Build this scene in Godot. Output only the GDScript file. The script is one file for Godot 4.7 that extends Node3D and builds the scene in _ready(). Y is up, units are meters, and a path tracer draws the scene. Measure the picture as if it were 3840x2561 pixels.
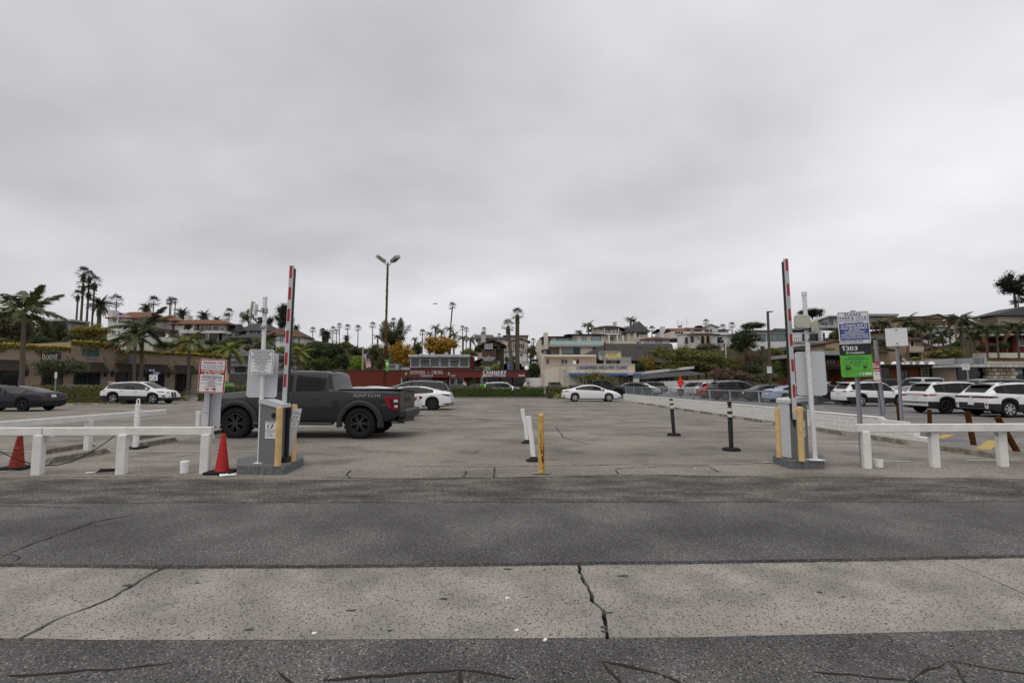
extends Node3D

const H := 1.66
var M := {}
var taken := {}
var meshes := {}
var rng := RandomNumberGenerator.new()

class Sh:
	var v := PackedVector3Array()
	var n := PackedVector3Array()
	var c := PackedColorArray()
	var col := Color(1,1,1)
	var tint := false
	func t3(a: Vector3,b: Vector3,d: Vector3,na: Vector3,nb: Vector3,nd: Vector3) -> void:
		v.append(a); v.append(d); v.append(b)
		n.append(na); n.append(nd); n.append(nb)
		if tint:
			c.append(col); c.append(col); c.append(col)
	func tri(a: Vector3,b: Vector3,d: Vector3) -> void:
		var m := (b - a).cross(d - a).normalized()
		t3(a,b,d,m,m,m)
	func quad(a: Vector3,b: Vector3,d: Vector3,e: Vector3) -> void:
		var m := (d - a).cross(e - b).normalized()
		t3(a,b,d,m,m,m)
		t3(a,d,e,m,m,m)
	func box(o: Vector3,s: Vector3,k := Basis()) -> void:
		var h := s * 0.5
		var p := []
		for i in 8:
			p.append(o+k * Vector3(h.x if i & 1 else -h.x,h.y if i & 2 else -h.y,h.z if i & 4 else -h.z))
		quad(p[4],p[5],p[7],p[6]); quad(p[1],p[0],p[2],p[3]); quad(p[5],p[1],p[3],p[7])
		quad(p[0],p[4],p[6],p[2]); quad(p[6],p[7],p[3],p[2]); quad(p[0],p[1],p[5],p[4])
	func span(a: Vector3,b: Vector3) -> void:
		box((a+b) * 0.5,(b - a).abs())
	func cbox(o: Vector3,s: Vector3,e: float,k := Basis()) -> void:
		# a box with chamfered edges
		var h := s * 0.5
		var f := func(x,y,z,w):
			var q := Vector3(x * (h.x - (0.0 if w == 0 else e)),y * (h.y - (0.0 if w == 1 else e)),z * (h.z - (0.0 if w == 2 else e)))
			return o+k * q
		for w in 3:
			for g in [-1.0,1.0]:
				var ps := []
				for u in [[-1,-1],[1,-1],[1,1],[-1,1]]:
					var d := [0.0,0.0,0.0]
					d[w] = g; d[(w+1) % 3] = u[0]; d[(w+2) % 3] = u[1]
					ps.append(f.call(d[0],d[1],d[2],w))
				if g > 0: quad(ps[0],ps[1],ps[2],ps[3])
				else: quad(ps[3],ps[2],ps[1],ps[0])
		for w in 3:
			var u := (w+1) % 3
			var t := (w+2) % 3
			for g in [-1.0,1.0]:
				for q in [-1.0,1.0]:
					var d := [0.0,0.0,0.0]
					d[u] = g; d[t] = q
					d[w] = -1.0
					var a: Vector3 = f.call(d[0],d[1],d[2],u)
					var a2: Vector3 = f.call(d[0],d[1],d[2],t)
					d[w] = 1.0
					var b: Vector3 = f.call(d[0],d[1],d[2],u)
					var b2: Vector3 = f.call(d[0],d[1],d[2],t)
					if g * q > 0: quad(a,a2,b2,b)
					else: quad(a2,a,b,b2)
		for x in [-1.0,1.0]:
			for y in [-1.0,1.0]:
				for z in [-1.0,1.0]:
					var a: Vector3 = f.call(x,y,z,0)
					var b: Vector3 = f.call(x,y,z,1)
					var d: Vector3 = f.call(x,y,z,2)
					if x * y * z > 0: tri(a,b,d)
					else: tri(a,d,b)
	func tube(path: Array,rad: Array,sides := 8,cap := true) -> void:
		var rings := []
		var norms := []
		var up := Vector3(0.013,0.21,0.97).normalized()
		for i in path.size():
			var d: Vector3 = (path[mini(i+1,path.size() - 1)] - path[maxi(i - 1,0)]).normalized()
			var x := up.cross(d)
			if x.length() < 0.05: x = Vector3(1,0.1,0).cross(d)
			x = x.normalized()
			var y := d.cross(x)
			var ring := []
			var nn := []
			for j in sides:
				var a := TAU * j / sides
				var m := x * cos(a)+y * sin(a)
				ring.append(path[i]+m * rad[i]); nn.append(m)
			rings.append(ring); norms.append(nn)
		for i in path.size() - 1:
			for j in sides:
				var q := (j+1) % sides
				t3(rings[i][j],rings[i][q],rings[i+1][q],norms[i][j],norms[i][q],norms[i+1][q])
				t3(rings[i][j],rings[i+1][q],rings[i+1][j],norms[i][j],norms[i+1][q],norms[i+1][j])
		if cap:
			for j in sides:
				var q := (j+1) % sides
				tri(path[0],rings[0][q],rings[0][j])
				tri(path[-1],rings[-1][j],rings[-1][q])
	func cyl(a: Vector3,b: Vector3,ra: float,rb := -1.0,sides := 12) -> void:
		tube([a,b],[ra,ra if rb < 0 else rb],sides)
	func lathe(prof: Array,sides := 20,o := Vector3.ZERO,k := Basis()) -> void:
		# prof: Vector2(radius,height),listed upwards for an outer surface; axis is k.y
		for i in prof.size() - 1:
			var p: Vector2 = prof[i]
			var q: Vector2 = prof[i+1]
			var e := (q - p)
			var m := Vector2(e.y,-e.x).normalized()
			for j in sides:
				var a := TAU * j / sides
				var b := TAU * (j+1) / sides
				var ca := Vector3(cos(a),0,-sin(a))
				var cb := Vector3(cos(b),0,-sin(b))
				var na := k * (ca * m.x+Vector3.UP * m.y)
				var nb := k * (cb * m.x+Vector3.UP * m.y)
				var pa := o+k * (ca * p.x+Vector3.UP * p.y)
				var pb := o+k * (cb * p.x+Vector3.UP * p.y)
				var qa := o+k * (ca * q.x+Vector3.UP * q.y)
				var qb := o+k * (cb * q.x+Vector3.UP * q.y)
				if p.x > 1e-5: t3(pa,pb,qb,na,nb,nb)
				if q.x > 1e-5: t3(pa,qb,qa,na,nb,na)
	func prism(poly: Array,z0: float,z1: float,xf := Transform3D()) -> void:
		# poly: Vector2 outline in the xy plane,pushed from z0 to z1
		var pp := PackedVector2Array(poly)
		if Geometry2D.is_polygon_clockwise(pp): pp.reverse()
		var idx := Geometry2D.triangulate_polygon(pp)
		var lo := minf(z0,z1)
		var hi := maxf(z0,z1)
		for i in range(0,idx.size(),3):
			var a := pp[idx[i]]
			var b := pp[idx[i+1]]
			var d := pp[idx[i+2]]
			if (b - a).cross(d - a) < 0:
				var w := b
				b = d
				d = w
			tri(xf * Vector3(a.x,a.y,hi),xf * Vector3(b.x,b.y,hi),xf * Vector3(d.x,d.y,hi))
			tri(xf * Vector3(a.x,a.y,lo),xf * Vector3(d.x,d.y,lo),xf * Vector3(b.x,b.y,lo))
		for i in pp.size():
			var a := pp[i]
			var b := pp[(i+1) % pp.size()]
			quad(xf * Vector3(a.x,a.y,lo),xf * Vector3(b.x,b.y,lo),xf * Vector3(b.x,b.y,hi),xf * Vector3(a.x,a.y,hi))
	func flat(poly: Array,y: float) -> void:
		# poly: Vector2(x,z) outline of a level sheet that faces up
		var pp := PackedVector2Array(poly)
		var idx := Geometry2D.triangulate_polygon(pp)
		for i in range(0,idx.size(),3):
			var a := pp[idx[i]]
			var b := pp[idx[i+1]]
			var d := pp[idx[i+2]]
			if (b - a).cross(d - a) > 0:
				var w := b
				b = d
				d = w
			tri(Vector3(a.x,y,a.y),Vector3(b.x,y,b.y),Vector3(d.x,y,d.y))
	func skin(g: Array) -> void:
		# rows of points; rows run upwards,columns counterclockwise seen from outside; smooth
		var nr := g.size()
		var nc: int = g[0].size()
		var ns := []
		for i in nr:
			var row := []
			for j in nc:
				var du: Vector3 = g[i][mini(j+1,nc - 1)] - g[i][maxi(j - 1,0)]
				var dv: Vector3 = g[mini(i+1,nr - 1)][j] - g[maxi(i - 1,0)][j]
				row.append(du.cross(dv).normalized())
			ns.append(row)
		for i in nr - 1:
			for j in nc - 1:
				t3(g[i][j],g[i][j+1],g[i+1][j+1],ns[i][j],ns[i][j+1],ns[i+1][j+1])
				t3(g[i][j],g[i+1][j+1],g[i+1][j],ns[i][j],ns[i+1][j+1],ns[i+1][j])
	func mesh() -> ArrayMesh:
		var a := []
		a.resize(Mesh.ARRAY_MAX)
		a[Mesh.ARRAY_VERTEX] = v
		a[Mesh.ARRAY_NORMAL] = n
		if tint: a[Mesh.ARRAY_COLOR] = c
		var m := ArrayMesh.new()
		if v.size() > 0: m.add_surface_from_arrays(Mesh.PRIMITIVE_TRIANGLES,a)
		return m

func V3(x: float,y: float,z: float) -> Vector3:
	return Vector3(x,y,z)

func numbered(called: String) -> String:
	var k: int = taken.get(called,0)
	taken[called] = k+1
	return called if k == 0 else "%s_%03d" % [called,k]

func thing(called: String,label: String,category: String,at := Vector3.ZERO,turn := 0.0,group := "") -> Node3D:
	var o := Node3D.new()
	o.name = numbered(called)
	add_child(o)
	o.position = at
	o.rotation.y = turn
	o.set_meta("label",label)
	o.set_meta("category",category)
	if group != "": o.set_meta("group",group)
	return o

func inst(called: String,m: Mesh,material: Material,parent: Node = null,xf := Transform3D()) -> MeshInstance3D:
	var o := MeshInstance3D.new()
	o.mesh = m
	o.material_override = material
	o.name = numbered(called) if parent == null else called
	o.transform = xf
	if parent == null: add_child(o)
	else: parent.add_child(o,true)
	return o

func part(called: String,s: Sh,material: Material,parent: Node = null,xf := Transform3D()) -> MeshInstance3D:
	return inst(called,s.mesh(),material,parent,xf)

# a part whose shape is given in world coordinates,under a thing that is not turned
func partw(called: String,s: Sh,material: Material,t: Node3D) -> MeshInstance3D:
	var o: Vector3 = t.position if t.get_parent() == self else (t.position+t.get_parent().position)
	return inst(called,s.mesh(),material,t,Transform3D(Basis(),-o))

func struct(called: String,s: Sh,material: Material) -> MeshInstance3D:
	var o := part(called,s,material)
	o.set_meta("kind","structure")
	return o

func solo(called: String,s: Sh,material: Material,label: String,category: String,group := "") -> MeshInstance3D:
	var o := part(called,s,material)
	o.set_meta("label",label)
	o.set_meta("category",category)
	if group != "": o.set_meta("group",group)
	return o

func ry(deg: float) -> Basis:
	return Basis(Vector3.UP,deg_to_rad(deg))

# lettering that fills a box w wide and h high,centred on the origin of xf,facing its +z
func letters(s: String,w: float,h: float,xf: Transform3D,material: Material,parent: Node,font := "sans",deep := 0.002) -> MeshInstance3D:
	var key := s+font
	var tm: TextMesh
	if meshes.has(key):
		tm = meshes[key]
	else:
		tm = TextMesh.new()
		var f := SystemFont.new()
		f.font_names = PackedStringArray(["Droid Serif" if font.begins_with("serif") else "Droid Sans"])
		if font.ends_with("bold"): f.font_weight = 700
		tm.font = f
		tm.text = s
		tm.font_size = 32
		tm.pixel_size = 0.01
		tm.depth = 0.02
		tm.curve_step = 2.0
		meshes[key] = tm
	var bb := tm.get_aabb()
	var sc := Vector3(w / maxf(bb.size.x,0.001),h / maxf(bb.size.y,0.001),deep / 0.02)
	var mid := bb.get_center()
	var k := xf.basis * Basis.from_scale(sc)
	var o := inst("lettering",tm,material,parent,Transform3D(k,xf.origin - k * Vector3(mid.x,mid.y,0)))
	return o

func mat(key: String,lin: Color,rough := 0.8,metal := 0.0,spec := 0.5) -> StandardMaterial3D:
	var m := StandardMaterial3D.new()
	m.resource_name = key
	m.albedo_color = lin.linear_to_srgb()
	m.roughness = rough
	m.metallic = metal
	m.metallic_specular = spec
	M[key] = m
	return m

func grain(m: StandardMaterial3D,tex: Texture2D,scale: Vector3,tex2: Texture2D = null,scale2 := Vector3.ONE) -> void:
	m.albedo_texture = tex
	m.uv1_triplanar = true
	m.uv1_world_triplanar = true
	m.uv1_scale = scale
	if tex2:
		m.detail_enabled = true
		m.detail_albedo = tex2
		m.detail_blend_mode = BaseMaterial3D.BLEND_MODE_MUL
		m.detail_uv_layer = BaseMaterial3D.DETAIL_UV_2
		m.uv2_triplanar = true
		m.uv2_world_triplanar = true
		m.uv2_scale = scale2

func bumps(m: StandardMaterial3D,tex: Texture2D,deep: float) -> void:
	m.heightmap_enabled = true
	m.heightmap_texture = tex
	m.heightmap_scale = deep
	m.heightmap_deep_parallax = false

func noise_tex(size: int,freq: float,oct: int,lo: float,hi: float,sd: int,kind := FastNoiseLite.TYPE_SIMPLEX_SMOOTH,warm := Color(1,1,1)) -> ImageTexture:
	var f := FastNoiseLite.new()
	f.seed = sd
	f.noise_type = kind
	f.frequency = freq
	f.fractal_octaves = oct
	var im := f.get_seamless_image(size,size)
	var d := im.get_data()
	var o := PackedByteArray()
	o.resize(size * size * 3)
	var step := d.size() / (size * size)
	for i in size * size:
		var t := lerpf(lo,hi,d[i * step] / 255.0)
		o[i * 3] = int(clampf(t * warm.r,0,1) * 255)
		o[i * 3+1] = int(clampf(t * warm.g,0,1) * 255)
		o[i * 3+2] = int(clampf(t * warm.b,0,1) * 255)
	return ImageTexture.create_from_image(Image.create_from_data(size,size,false,Image.FORMAT_RGB8,o))

# crushed stone set in binder: a base tone with pale and dark chips
func speckle_tex(size: int,sd: int,base: float,chips: int,dark: int,big: float) -> ImageTexture:
	var g := RandomNumberGenerator.new()
	g.seed = sd
	var a := PackedFloat32Array()
	a.resize(size * size)
	for i in size * size:
		a[i] = base+g.randf_range(-0.07,0.07)
	for k in chips+dark:
		var x := g.randi() % size
		var y := g.randi() % size
		var rr := g.randf_range(0.5,big)
		var tone := g.randf_range(0.62,1.0) if k < chips else g.randf_range(0.25,0.5) * base * 1.4
		var r := int(ceil(rr))
		for dx in range(-r,r+1):
			for dy in range(-r,r+1):
				if dx * dx+dy * dy <= rr * rr:
					a[posmod(x+dx,size)+posmod(y+dy,size) * size] = tone
	var o := PackedByteArray()
	o.resize(size * size * 3)
	for i in size * size:
		var t := int(clampf(a[i],0,1) * 255)
		o[i * 3] = t; o[i * 3+1] = t; o[i * 3+2] = t
	return ImageTexture.create_from_image(Image.create_from_data(size,size,false,Image.FORMAT_RGB8,o))


func _ready() -> void:
	rng.seed = 7
	# camera
	var cam := Camera3D.new()
	cam.name = "camera"
	cam.position = Vector3(0,H,0)
	cam.rotation_degrees = Vector3(4.559,0,0)
	cam.fov = 67.956
	cam.near = 0.05
	cam.far = 2000.0
	add_child(cam)
	# sky,exposure
	var we := WorldEnvironment.new()
	we.name = "world"
	var env := Environment.new()
	env.background_mode = Environment.BG_SKY
	var sky := Sky.new()
	var pm := PanoramaSkyMaterial.new()
	pm.panorama = cloud_sky()
	sky.sky_material = pm
	env.sky = sky
	env.background_energy_multiplier = 1.0
	env.tonemap_mode = Environment.TONE_MAPPER_LINEAR
	env.tonemap_exposure = 1.0
	env.sdfgi_enabled = true
	env.ssao_enabled = true
	env.ssil_enabled = true
	we.environment = env
	add_child(we)
	# sun behind the overcast
	var sun := DirectionalLight3D.new()
	sun.name = "sun"
	sun.light_energy = 0.42
	sun.light_angular_distance = 60.0
	sun.light_color = Color(1.0,0.97,0.93)
	sun.shadow_enabled = true
	sun.rotation_degrees = Vector3(-62,-38,0)
	add_child(sun)

	materials()
	setting()
	buildings_street()
	buildings_hill()
	vegetation()
	vehicles()
	street_things()

# an even overcast: layers of grey cloud,the same all round,a little brighter overhead
func cloud_sky() -> ImageTexture:
	var w := 1024
	var h := 512
	var f := FastNoiseLite.new()
	f.seed = 11
	f.noise_type = FastNoiseLite.TYPE_SIMPLEX_SMOOTH
	f.frequency = 0.62
	f.fractal_octaves = 6
	f.fractal_gain = 0.5
	var f2 := FastNoiseLite.new()
	f2.seed = 29
	f2.frequency = 0.22
	f2.fractal_octaves = 2
	var px := PackedFloat32Array()
	px.resize(w * h * 3)
	for y in h:
		var el := (0.5 - (y+0.5) / h) * PI
		for x in w:
			var az := (x+0.5) / w * TAU
			var d := Vector3(cos(el) * cos(az),sin(el),cos(el) * sin(az))
			var t := 0.56
			if d.y > -0.02:
				# cloud base seen in perspective: features shrink towards the horizon
				var k := 1.0 / (maxf(d.y,0.0)+0.22)
				var p := Vector3(d.x * k * 1.2,d.y * 0.6,d.z * k)
				var a := f.get_noise_3d(p.x * 1.1,p.y,p.z * 1.1)
				var b := f2.get_noise_3d(p.x+7.0,p.y,p.z - 3.0)
				t = 0.66+0.24 * a * smoothstep(-0.02,0.22,d.y)+0.22 * b * smoothstep(-0.05,0.3,d.y)+0.10 * d.y
			else:
				t = 0.25
			px[(y * w+x) * 3] = t * 0.985
			px[(y * w+x) * 3+1] = t * 0.99
			px[(y * w+x) * 3+2] = t * 1.025
	return ImageTexture.create_from_image(Image.create_from_data(w,h,false,Image.FORMAT_RGBF,px.to_byte_array()))

# old paint: even tone,thin hair cracks and a few chips down to grey wood
func chip_tex() -> ImageTexture:
	var w := 512
	var f := FastNoiseLite.new()
	f.seed = 63
	f.frequency = 0.03
	f.fractal_octaves = 5
	var a := f.get_seamless_image(w,w).get_data()
	f.seed = 64
	f.frequency = 0.008
	var b := f.get_seamless_image(w,w).get_data()
	var o := PackedByteArray()
	o.resize(w * w * 3)
	for i in w * w:
		var t := lerpf(0.94,1.02,b[i] / 255.0)
		if a[i] > 222: t *= 0.7
		elif absf(a[i] - 120.0) < 1.2: t *= 0.93
		for k in 3: o[i * 3+k] = int(clampf(t,0,1) * 255)
	return ImageTexture.create_from_image(Image.create_from_data(w,w,false,Image.FORMAT_RGB8,o))

# worn asphalt: broad uneven tone and darker scuffs drawn out along x
func scuff_tex() -> ImageTexture:
	var w := 512
	var f := FastNoiseLite.new()
	f.seed = 46
	f.frequency = 0.012
	f.fractal_octaves = 6
	var a := f.get_seamless_image(w,w).get_data()
	f.seed = 52
	f.frequency = 0.03
	f.fractal_octaves = 4
	var b := f.get_seamless_image(w,w).get_data()
	var o := PackedByteArray()
	o.resize(w * w * 3)
	for y in w:
		for x in w:
			var p := a[y * w+x] / 255.0
			var q := b[y * w+x] / 255.0
			var t := lerpf(0.80,1.05,p) * (1.0 - 0.14 * smoothstep(0.5,0.8,q))
			for k in 3: o[(y * w+x) * 3+k] = int(clampf(t,0,1) * 255)
	return ImageTexture.create_from_image(Image.create_from_data(w,w,false,Image.FORMAT_RGB8,o))

func materials() -> void:
	var sp1 := speckle_tex(1024,3,0.56,30000,22000,1.9)
	var sp2 := speckle_tex(1024,5,0.80,3000,15000,2.6)
	var sp3 := speckle_tex(1024,8,0.72,20000,20000,2.0)
	var cloud := noise_tex(512,0.008,5,0.72,1.06,21)
	var cloud2 := noise_tex(512,0.012,6,0.60,1.12,33,FastNoiseLite.TYPE_SIMPLEX_SMOOTH,Color(1,0.985,0.96))
	var fine := noise_tex(512,0.06,4,0.80,1.05,44)
	var mid := noise_tex(512,0.02,4,0.78,1.06,45)
	var streak := scuff_tex()
	M["tex_fine"] = fine
	M["tex_mid"] = mid
	var m := mat("street",Color(0.43,0.42,0.41),0.95,0,0.3)
	grain(m,sp1,Vector3.ONE * 0.30,cloud,Vector3.ONE * 0.21)
	bumps(m,sp1,0.35)
	m = mat("apron",Color(0.45,0.44,0.43),0.95,0,0.3)
	grain(m,sp1,Vector3.ONE * 0.36,cloud,Vector3.ONE * 0.13)
	bumps(m,sp1,0.25)
	m = mat("apron_worn",Color(0.50,0.48,0.455),0.95,0,0.3)
	grain(m,sp1,Vector3.ONE * 0.22,cloud2,Vector3(0.13,0.2,0.3))
	bumps(m,sp1,0.2)
	m = mat("gutter",Color(0.54,0.50,0.45),0.9,0,0.35)
	grain(m,sp2,Vector3.ONE * 0.40,mid,Vector3.ONE * 0.12)
	bumps(m,sp2,0.15)
	m = mat("lot",Color(0.56,0.51,0.445),0.95,0,0.3)
	grain(m,sp3,Vector3.ONE * 0.2,streak,Vector3(0.030,0.1,0.045))
	bumps(m,sp3,0.2)
	m = mat("lot_grey",Color(0.45,0.44,0.43),0.95,0,0.3)
	grain(m,sp3,Vector3.ONE * 0.2,streak,Vector3(0.04,0.1,0.06))
	m = mat("road",Color(0.26,0.26,0.26),0.95,0,0.3)
	grain(m,sp3,Vector3.ONE * 0.6,cloud,Vector3.ONE * 0.1)
	m = mat("island",Color(0.30,0.305,0.31),0.9,0,0.35)
	grain(m,sp2,Vector3.ONE * 1.3,mid,Vector3.ONE * 1.1)
	m = mat("concrete",Color(0.52,0.485,0.42),0.9,0,0.35)
	grain(m,sp2,Vector3.ONE * 1.1,mid,Vector3.ONE * 0.6)
	m = mat("stop_concrete",Color(0.49,0.45,0.39),0.9,0,0.35)
	grain(m,sp2,Vector3.ONE * 1.2,cloud2,Vector3.ONE * 0.7)
	mat("soil",Color(0.045,0.04,0.034),1.0,0,0.2)
	mat("crack",Color(0.035,0.032,0.03),1.0,0,0.1)  # dirt fill, with the shade of the gap put into the colour
	mat("ramp",Color(0.07,0.07,0.075),0.95,0,0.3)
	mat("tar",Color(0.06,0.06,0.06),0.8,0,0.3)
	m = mat("line_paint",Color(0.62,0.62,0.60),0.8,0,0.4)
	grain(m,noise_tex(512,0.05,5,0.55,1.05,61),Vector3.ONE * 0.9)
	m = mat("line_yellow",Color(0.60,0.42,0.13),0.8,0,0.4)
	grain(m,noise_tex(512,0.05,5,0.6,1.05,62),Vector3.ONE * 0.9)
	m = mat("white_wood",Color(0.74,0.73,0.70),0.75,0,0.4)
	grain(m,chip_tex(),Vector3.ONE * 0.8)
	bumps(m,fine,0.12)
	m = mat("white_block",Color(0.76,0.755,0.73),0.85,0,0.3)
	grain(m,noise_tex(512,0.02,4,0.9,1.02,60),Vector3.ONE * 0.5)
	bumps(m,fine,0.25)
	m = mat("white_paint",Color(0.74,0.75,0.76),0.45,0,0.5)
	grain(m,noise_tex(512,0.01,4,0.93,1.02,64),Vector3.ONE * 0.9)
	mat("white_plastic",Color(0.78,0.78,0.77),0.5)
	mat("sign_white",Color(0.70,0.705,0.715),0.5)
	mat("sign_back",Color(0.56,0.575,0.60),0.5,0.15)
	mat("sign_red",Color(0.36,0.012,0.016),0.5)
	mat("sign_ink",Color(0.012,0.012,0.014),0.6)
	mat("sign_blue",Color(0.012,0.045,0.24),0.5)
	mat("sign_navy",Color(0.03,0.04,0.20),0.5)
	mat("sign_green",Color(0.10,0.42,0.04),0.5)
	mat("sign_dark_green",Color(0.01,0.12,0.05),0.5)
	mat("sign_orange",Color(0.80,0.045,0.012),0.6)
	mat("sign_yellow",Color(0.62,0.53,0.18),0.6)
	mat("sign_gold",Color(0.60,0.30,0.03),0.5)
	mat("teal",Color(0.02,0.11,0.14),0.5)
	mat("steel",Color(0.36,0.37,0.39),0.45,0.75)
	mat("galvanised",Color(0.30,0.315,0.345),0.55,0.35)
	mat("cabinet_grey",Color(0.155,0.16,0.17),0.45)
	mat("cabinet_light",Color(0.50,0.51,0.53),0.45)
	mat("black_plastic",Color(0.012,0.012,0.012),0.55)
	mat("rubber",Color(0.016,0.016,0.016),0.85,0,0.3)
	mat("arm_red",Color(0.40,0.006,0.010),0.4)
	mat("reflective",Color(0.60,0.60,0.52),0.4)
	m = mat("cone_red",Color(0.50,0.012,0.012),0.6)
	grain(m,mid,Vector3.ONE * 2.0)
	m = mat("cone_old",Color(0.42,0.035,0.012),0.7)
	grain(m,noise_tex(512,0.02,5,0.3,1.2,65),Vector3.ONE * 1.5)
	m = mat("bollard_cream",Color(0.68,0.46,0.20),0.6)
	grain(m,noise_tex(512,0.01,4,0.88,1.04,66),Vector3.ONE * 1.0)
	m = mat("bollard_yellow",Color(0.66,0.40,0.11),0.6)
	grain(m,mid,Vector3.ONE * 1.2)
	mat("worn_yellow",Color(0.60,0.30,0.005),0.6)
	m = mat("rust",Color(0.105,0.052,0.026),0.95,0,0.2)
	grain(m,noise_tex(512,0.03,5,0.25,1.35,67,FastNoiseLite.TYPE_SIMPLEX,Color(1,0.9,0.75)),Vector3.ONE * 1.6)
	m = mat("rust_pole",Color(0.15,0.115,0.068),0.9,0,0.2)
	grain(m,noise_tex(512,0.02,5,0.35,1.25,68,FastNoiseLite.TYPE_SIMPLEX,Color(1,0.95,0.8)),Vector3(1.6,0.3,1.6))
	mat("dark_rust",Color(0.05,0.016,0.008),0.9)
	mat("cream_plastic",Color(0.46,0.47,0.38),0.5)
	mat("tyre",Color(0.013,0.013,0.014),0.85,0,0.3)
	mat("rim_silver",Color(0.55,0.56,0.58),0.3,0.85)
	mat("rim_black",Color(0.015,0.015,0.016),0.35)
	mat("rim_grey",Color(0.05,0.05,0.053),0.4,0.4)
	mat("underbody",Color(0.008,0.008,0.008),0.9,0,0.2)
	mat("car_trim",Color(0.014,0.014,0.015),0.5)
	mat("car_trim_grey",Color(0.03,0.03,0.032),0.6,0,0.35)
	mat("chrome",Color(0.72,0.72,0.74),0.12,1.0)
	mat("seam",Color(0.01,0.01,0.01),0.9,0,0.1)
	m = mat("car_glass",Color(0.006,0.007,0.008),0.05,0,0.36)
	m = mat("car_glass_light",Color(0.05,0.065,0.065),0.04,0,0.6)
	mat("lamp_red",Color(0.26,0.006,0.008),0.12)
	mat("lamp_dark",Color(0.07,0.008,0.012),0.12)
	mat("lamp_clear",Color(0.50,0.52,0.55),0.1)
	mat("plate",Color(0.60,0.61,0.64),0.5)
	for p in [["paint_white",Color(0.72,0.73,0.74)],["paint_pearl",Color(0.66,0.67,0.68)],["paint_black",Color(0.008,0.008,0.009)],["paint_graphite",Color(0.020,0.0202,0.0215)],["paint_navy",Color(0.006,0.0065,0.013)],["paint_silver",Color(0.42,0.43,0.45)],["paint_grey",Color(0.15,0.155,0.165)],["paint_blue",Color(0.34,0.40,0.52)],["paint_red",Color(0.32,0.012,0.014)],["paint_green",Color(0.018,0.028,0.028)],["paint_charcoal",Color(0.028,0.028,0.028)]]:
		m = mat(p[0],p[1],0.5,0.0,0.25)
		m.clearcoat_enabled = true
		m.clearcoat = 0.5
		m.clearcoat_roughness = 0.04
	# buildings
	var rough := noise_tex(512,0.05,4,0.86,1.04,71)
	var course := noise_tex(512,0.09,3,0.62,1.1,72)
	for p in [["stucco_white",Color(0.66,0.65,0.62)],["stucco_cream",Color(0.66,0.61,0.52)],["stucco_beige",Color(0.50,0.42,0.33)],["stucco_tan",Color(0.42,0.33,0.23)],["stucco_pink",Color(0.55,0.47,0.40)],["stucco_bright",Color(0.74,0.74,0.74)],["siding_grey",Color(0.33,0.33,0.33)],["wood_brown",Color(0.105,0.082,0.062)],["red_panel",Color(0.155,0.042,0.036)],["concrete_wall",Color(0.40,0.38,0.35)]]:
		m = mat(p[0],p[1],0.9,0,0.3)
		grain(m,rough,Vector3.ONE * 0.35)
	for p in [["brick_tan",Color(0.46,0.36,0.28),1.6,9.0],["brick_red",Color(0.20,0.050,0.038),1.4,7.0],["brick_orange",Color(0.30,0.10,0.055),1.6,9.0],["siding_beige",Color(0.70,0.64,0.54),0.05,3.0]]:
		m = mat(p[0],p[1],0.95,0,0.2)
		grain(m,course,Vector3(p[2] * 0.4,p[3] * 0.4,p[2] * 0.4))
		bumps(m,course,1.5)
	for p in [["roof_tile",Color(0.25,0.125,0.085)],["roof_brown",Color(0.17,0.10,0.075)],["roof_grey",Color(0.10,0.10,0.10)],["roof_shake",Color(0.075,0.068,0.066)],["roof_slate",Color(0.14,0.14,0.14)],["roof_dark",Color(0.022,0.022,0.024)],["roof_maroon",Color(0.10,0.05,0.05)],["awning_brown",Color(0.055,0.045,0.038)]]:
		m = mat(p[0],p[1],0.9,0,0.25)
		grain(m,course,Vector3(0.8,1.2,0.8))
		bumps(m,course,3.0)
	mat("trim_white",Color(0.72,0.72,0.70),0.6)
	mat("trim_dark",Color(0.02,0.02,0.022),0.6)
	mat("trim_brown",Color(0.07,0.05,0.038),0.7)
	mat("slab_white",Color(0.58,0.58,0.57),0.7)
	grain(M.slab_white,noise_tex(512,0.015,5,0.7,1.05,73),Vector3(0.4,0.15,0.4))
	mat("awning_blue",Color(0.06,0.15,0.38),0.7)
	mat("glass_dark",Color(0.016,0.018,0.02),0.08,0,0.5)
	mat("glass_grey",Color(0.07,0.075,0.085),0.1,0,0.5)
	mat("glass_teal",Color(0.16,0.23,0.23),0.1,0,0.5)
	mat("glass_blue",Color(0.13,0.17,0.20),0.1,0,0.5)
	m = mat("glass_rail",Color(0.45,0.62,0.62,1.0),0.2)
	m.albedo_color.a = 0.75
	m.transparency = BaseMaterial3D.TRANSPARENCY_ALPHA
	mat("flag_red",Color(0.32,0.02,0.03),0.9)
	mat("flag_blue",Color(0.02,0.03,0.14),0.9)
	mat("flag_white",Color(0.62,0.62,0.64),0.9)
	# plants
	for p in [["leaf_deep",Color(0.030,0.042,0.016)],["leaf_green",Color(0.050,0.068,0.020)],["leaf_olive",Color(0.085,0.082,0.024)],["leaf_yellow",Color(0.14,0.115,0.022)],["leaf_bright",Color(0.13,0.20,0.028)],["leaf_gold",Color(0.25,0.145,0.018)],["leaf_grey",Color(0.075,0.080,0.048)],["leaf_brown",Color(0.085,0.055,0.042)],["leaf_euca",Color(0.062,0.060,0.030)],["leaf_black",Color(0.022,0.024,0.018)],["leaf_lime",Color(0.15,0.17,0.035)],["frond",Color(0.060,0.070,0.030)],["frond_dark",Color(0.035,0.042,0.022)],["frond_light",Color(0.11,0.125,0.035)],["frond_dry",Color(0.16,0.105,0.06)],["flower_yellow",Color(0.55,0.36,0.02)]]:
		m = mat(p[0],p[1] * 1.6,0.75,0,0.3)
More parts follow.
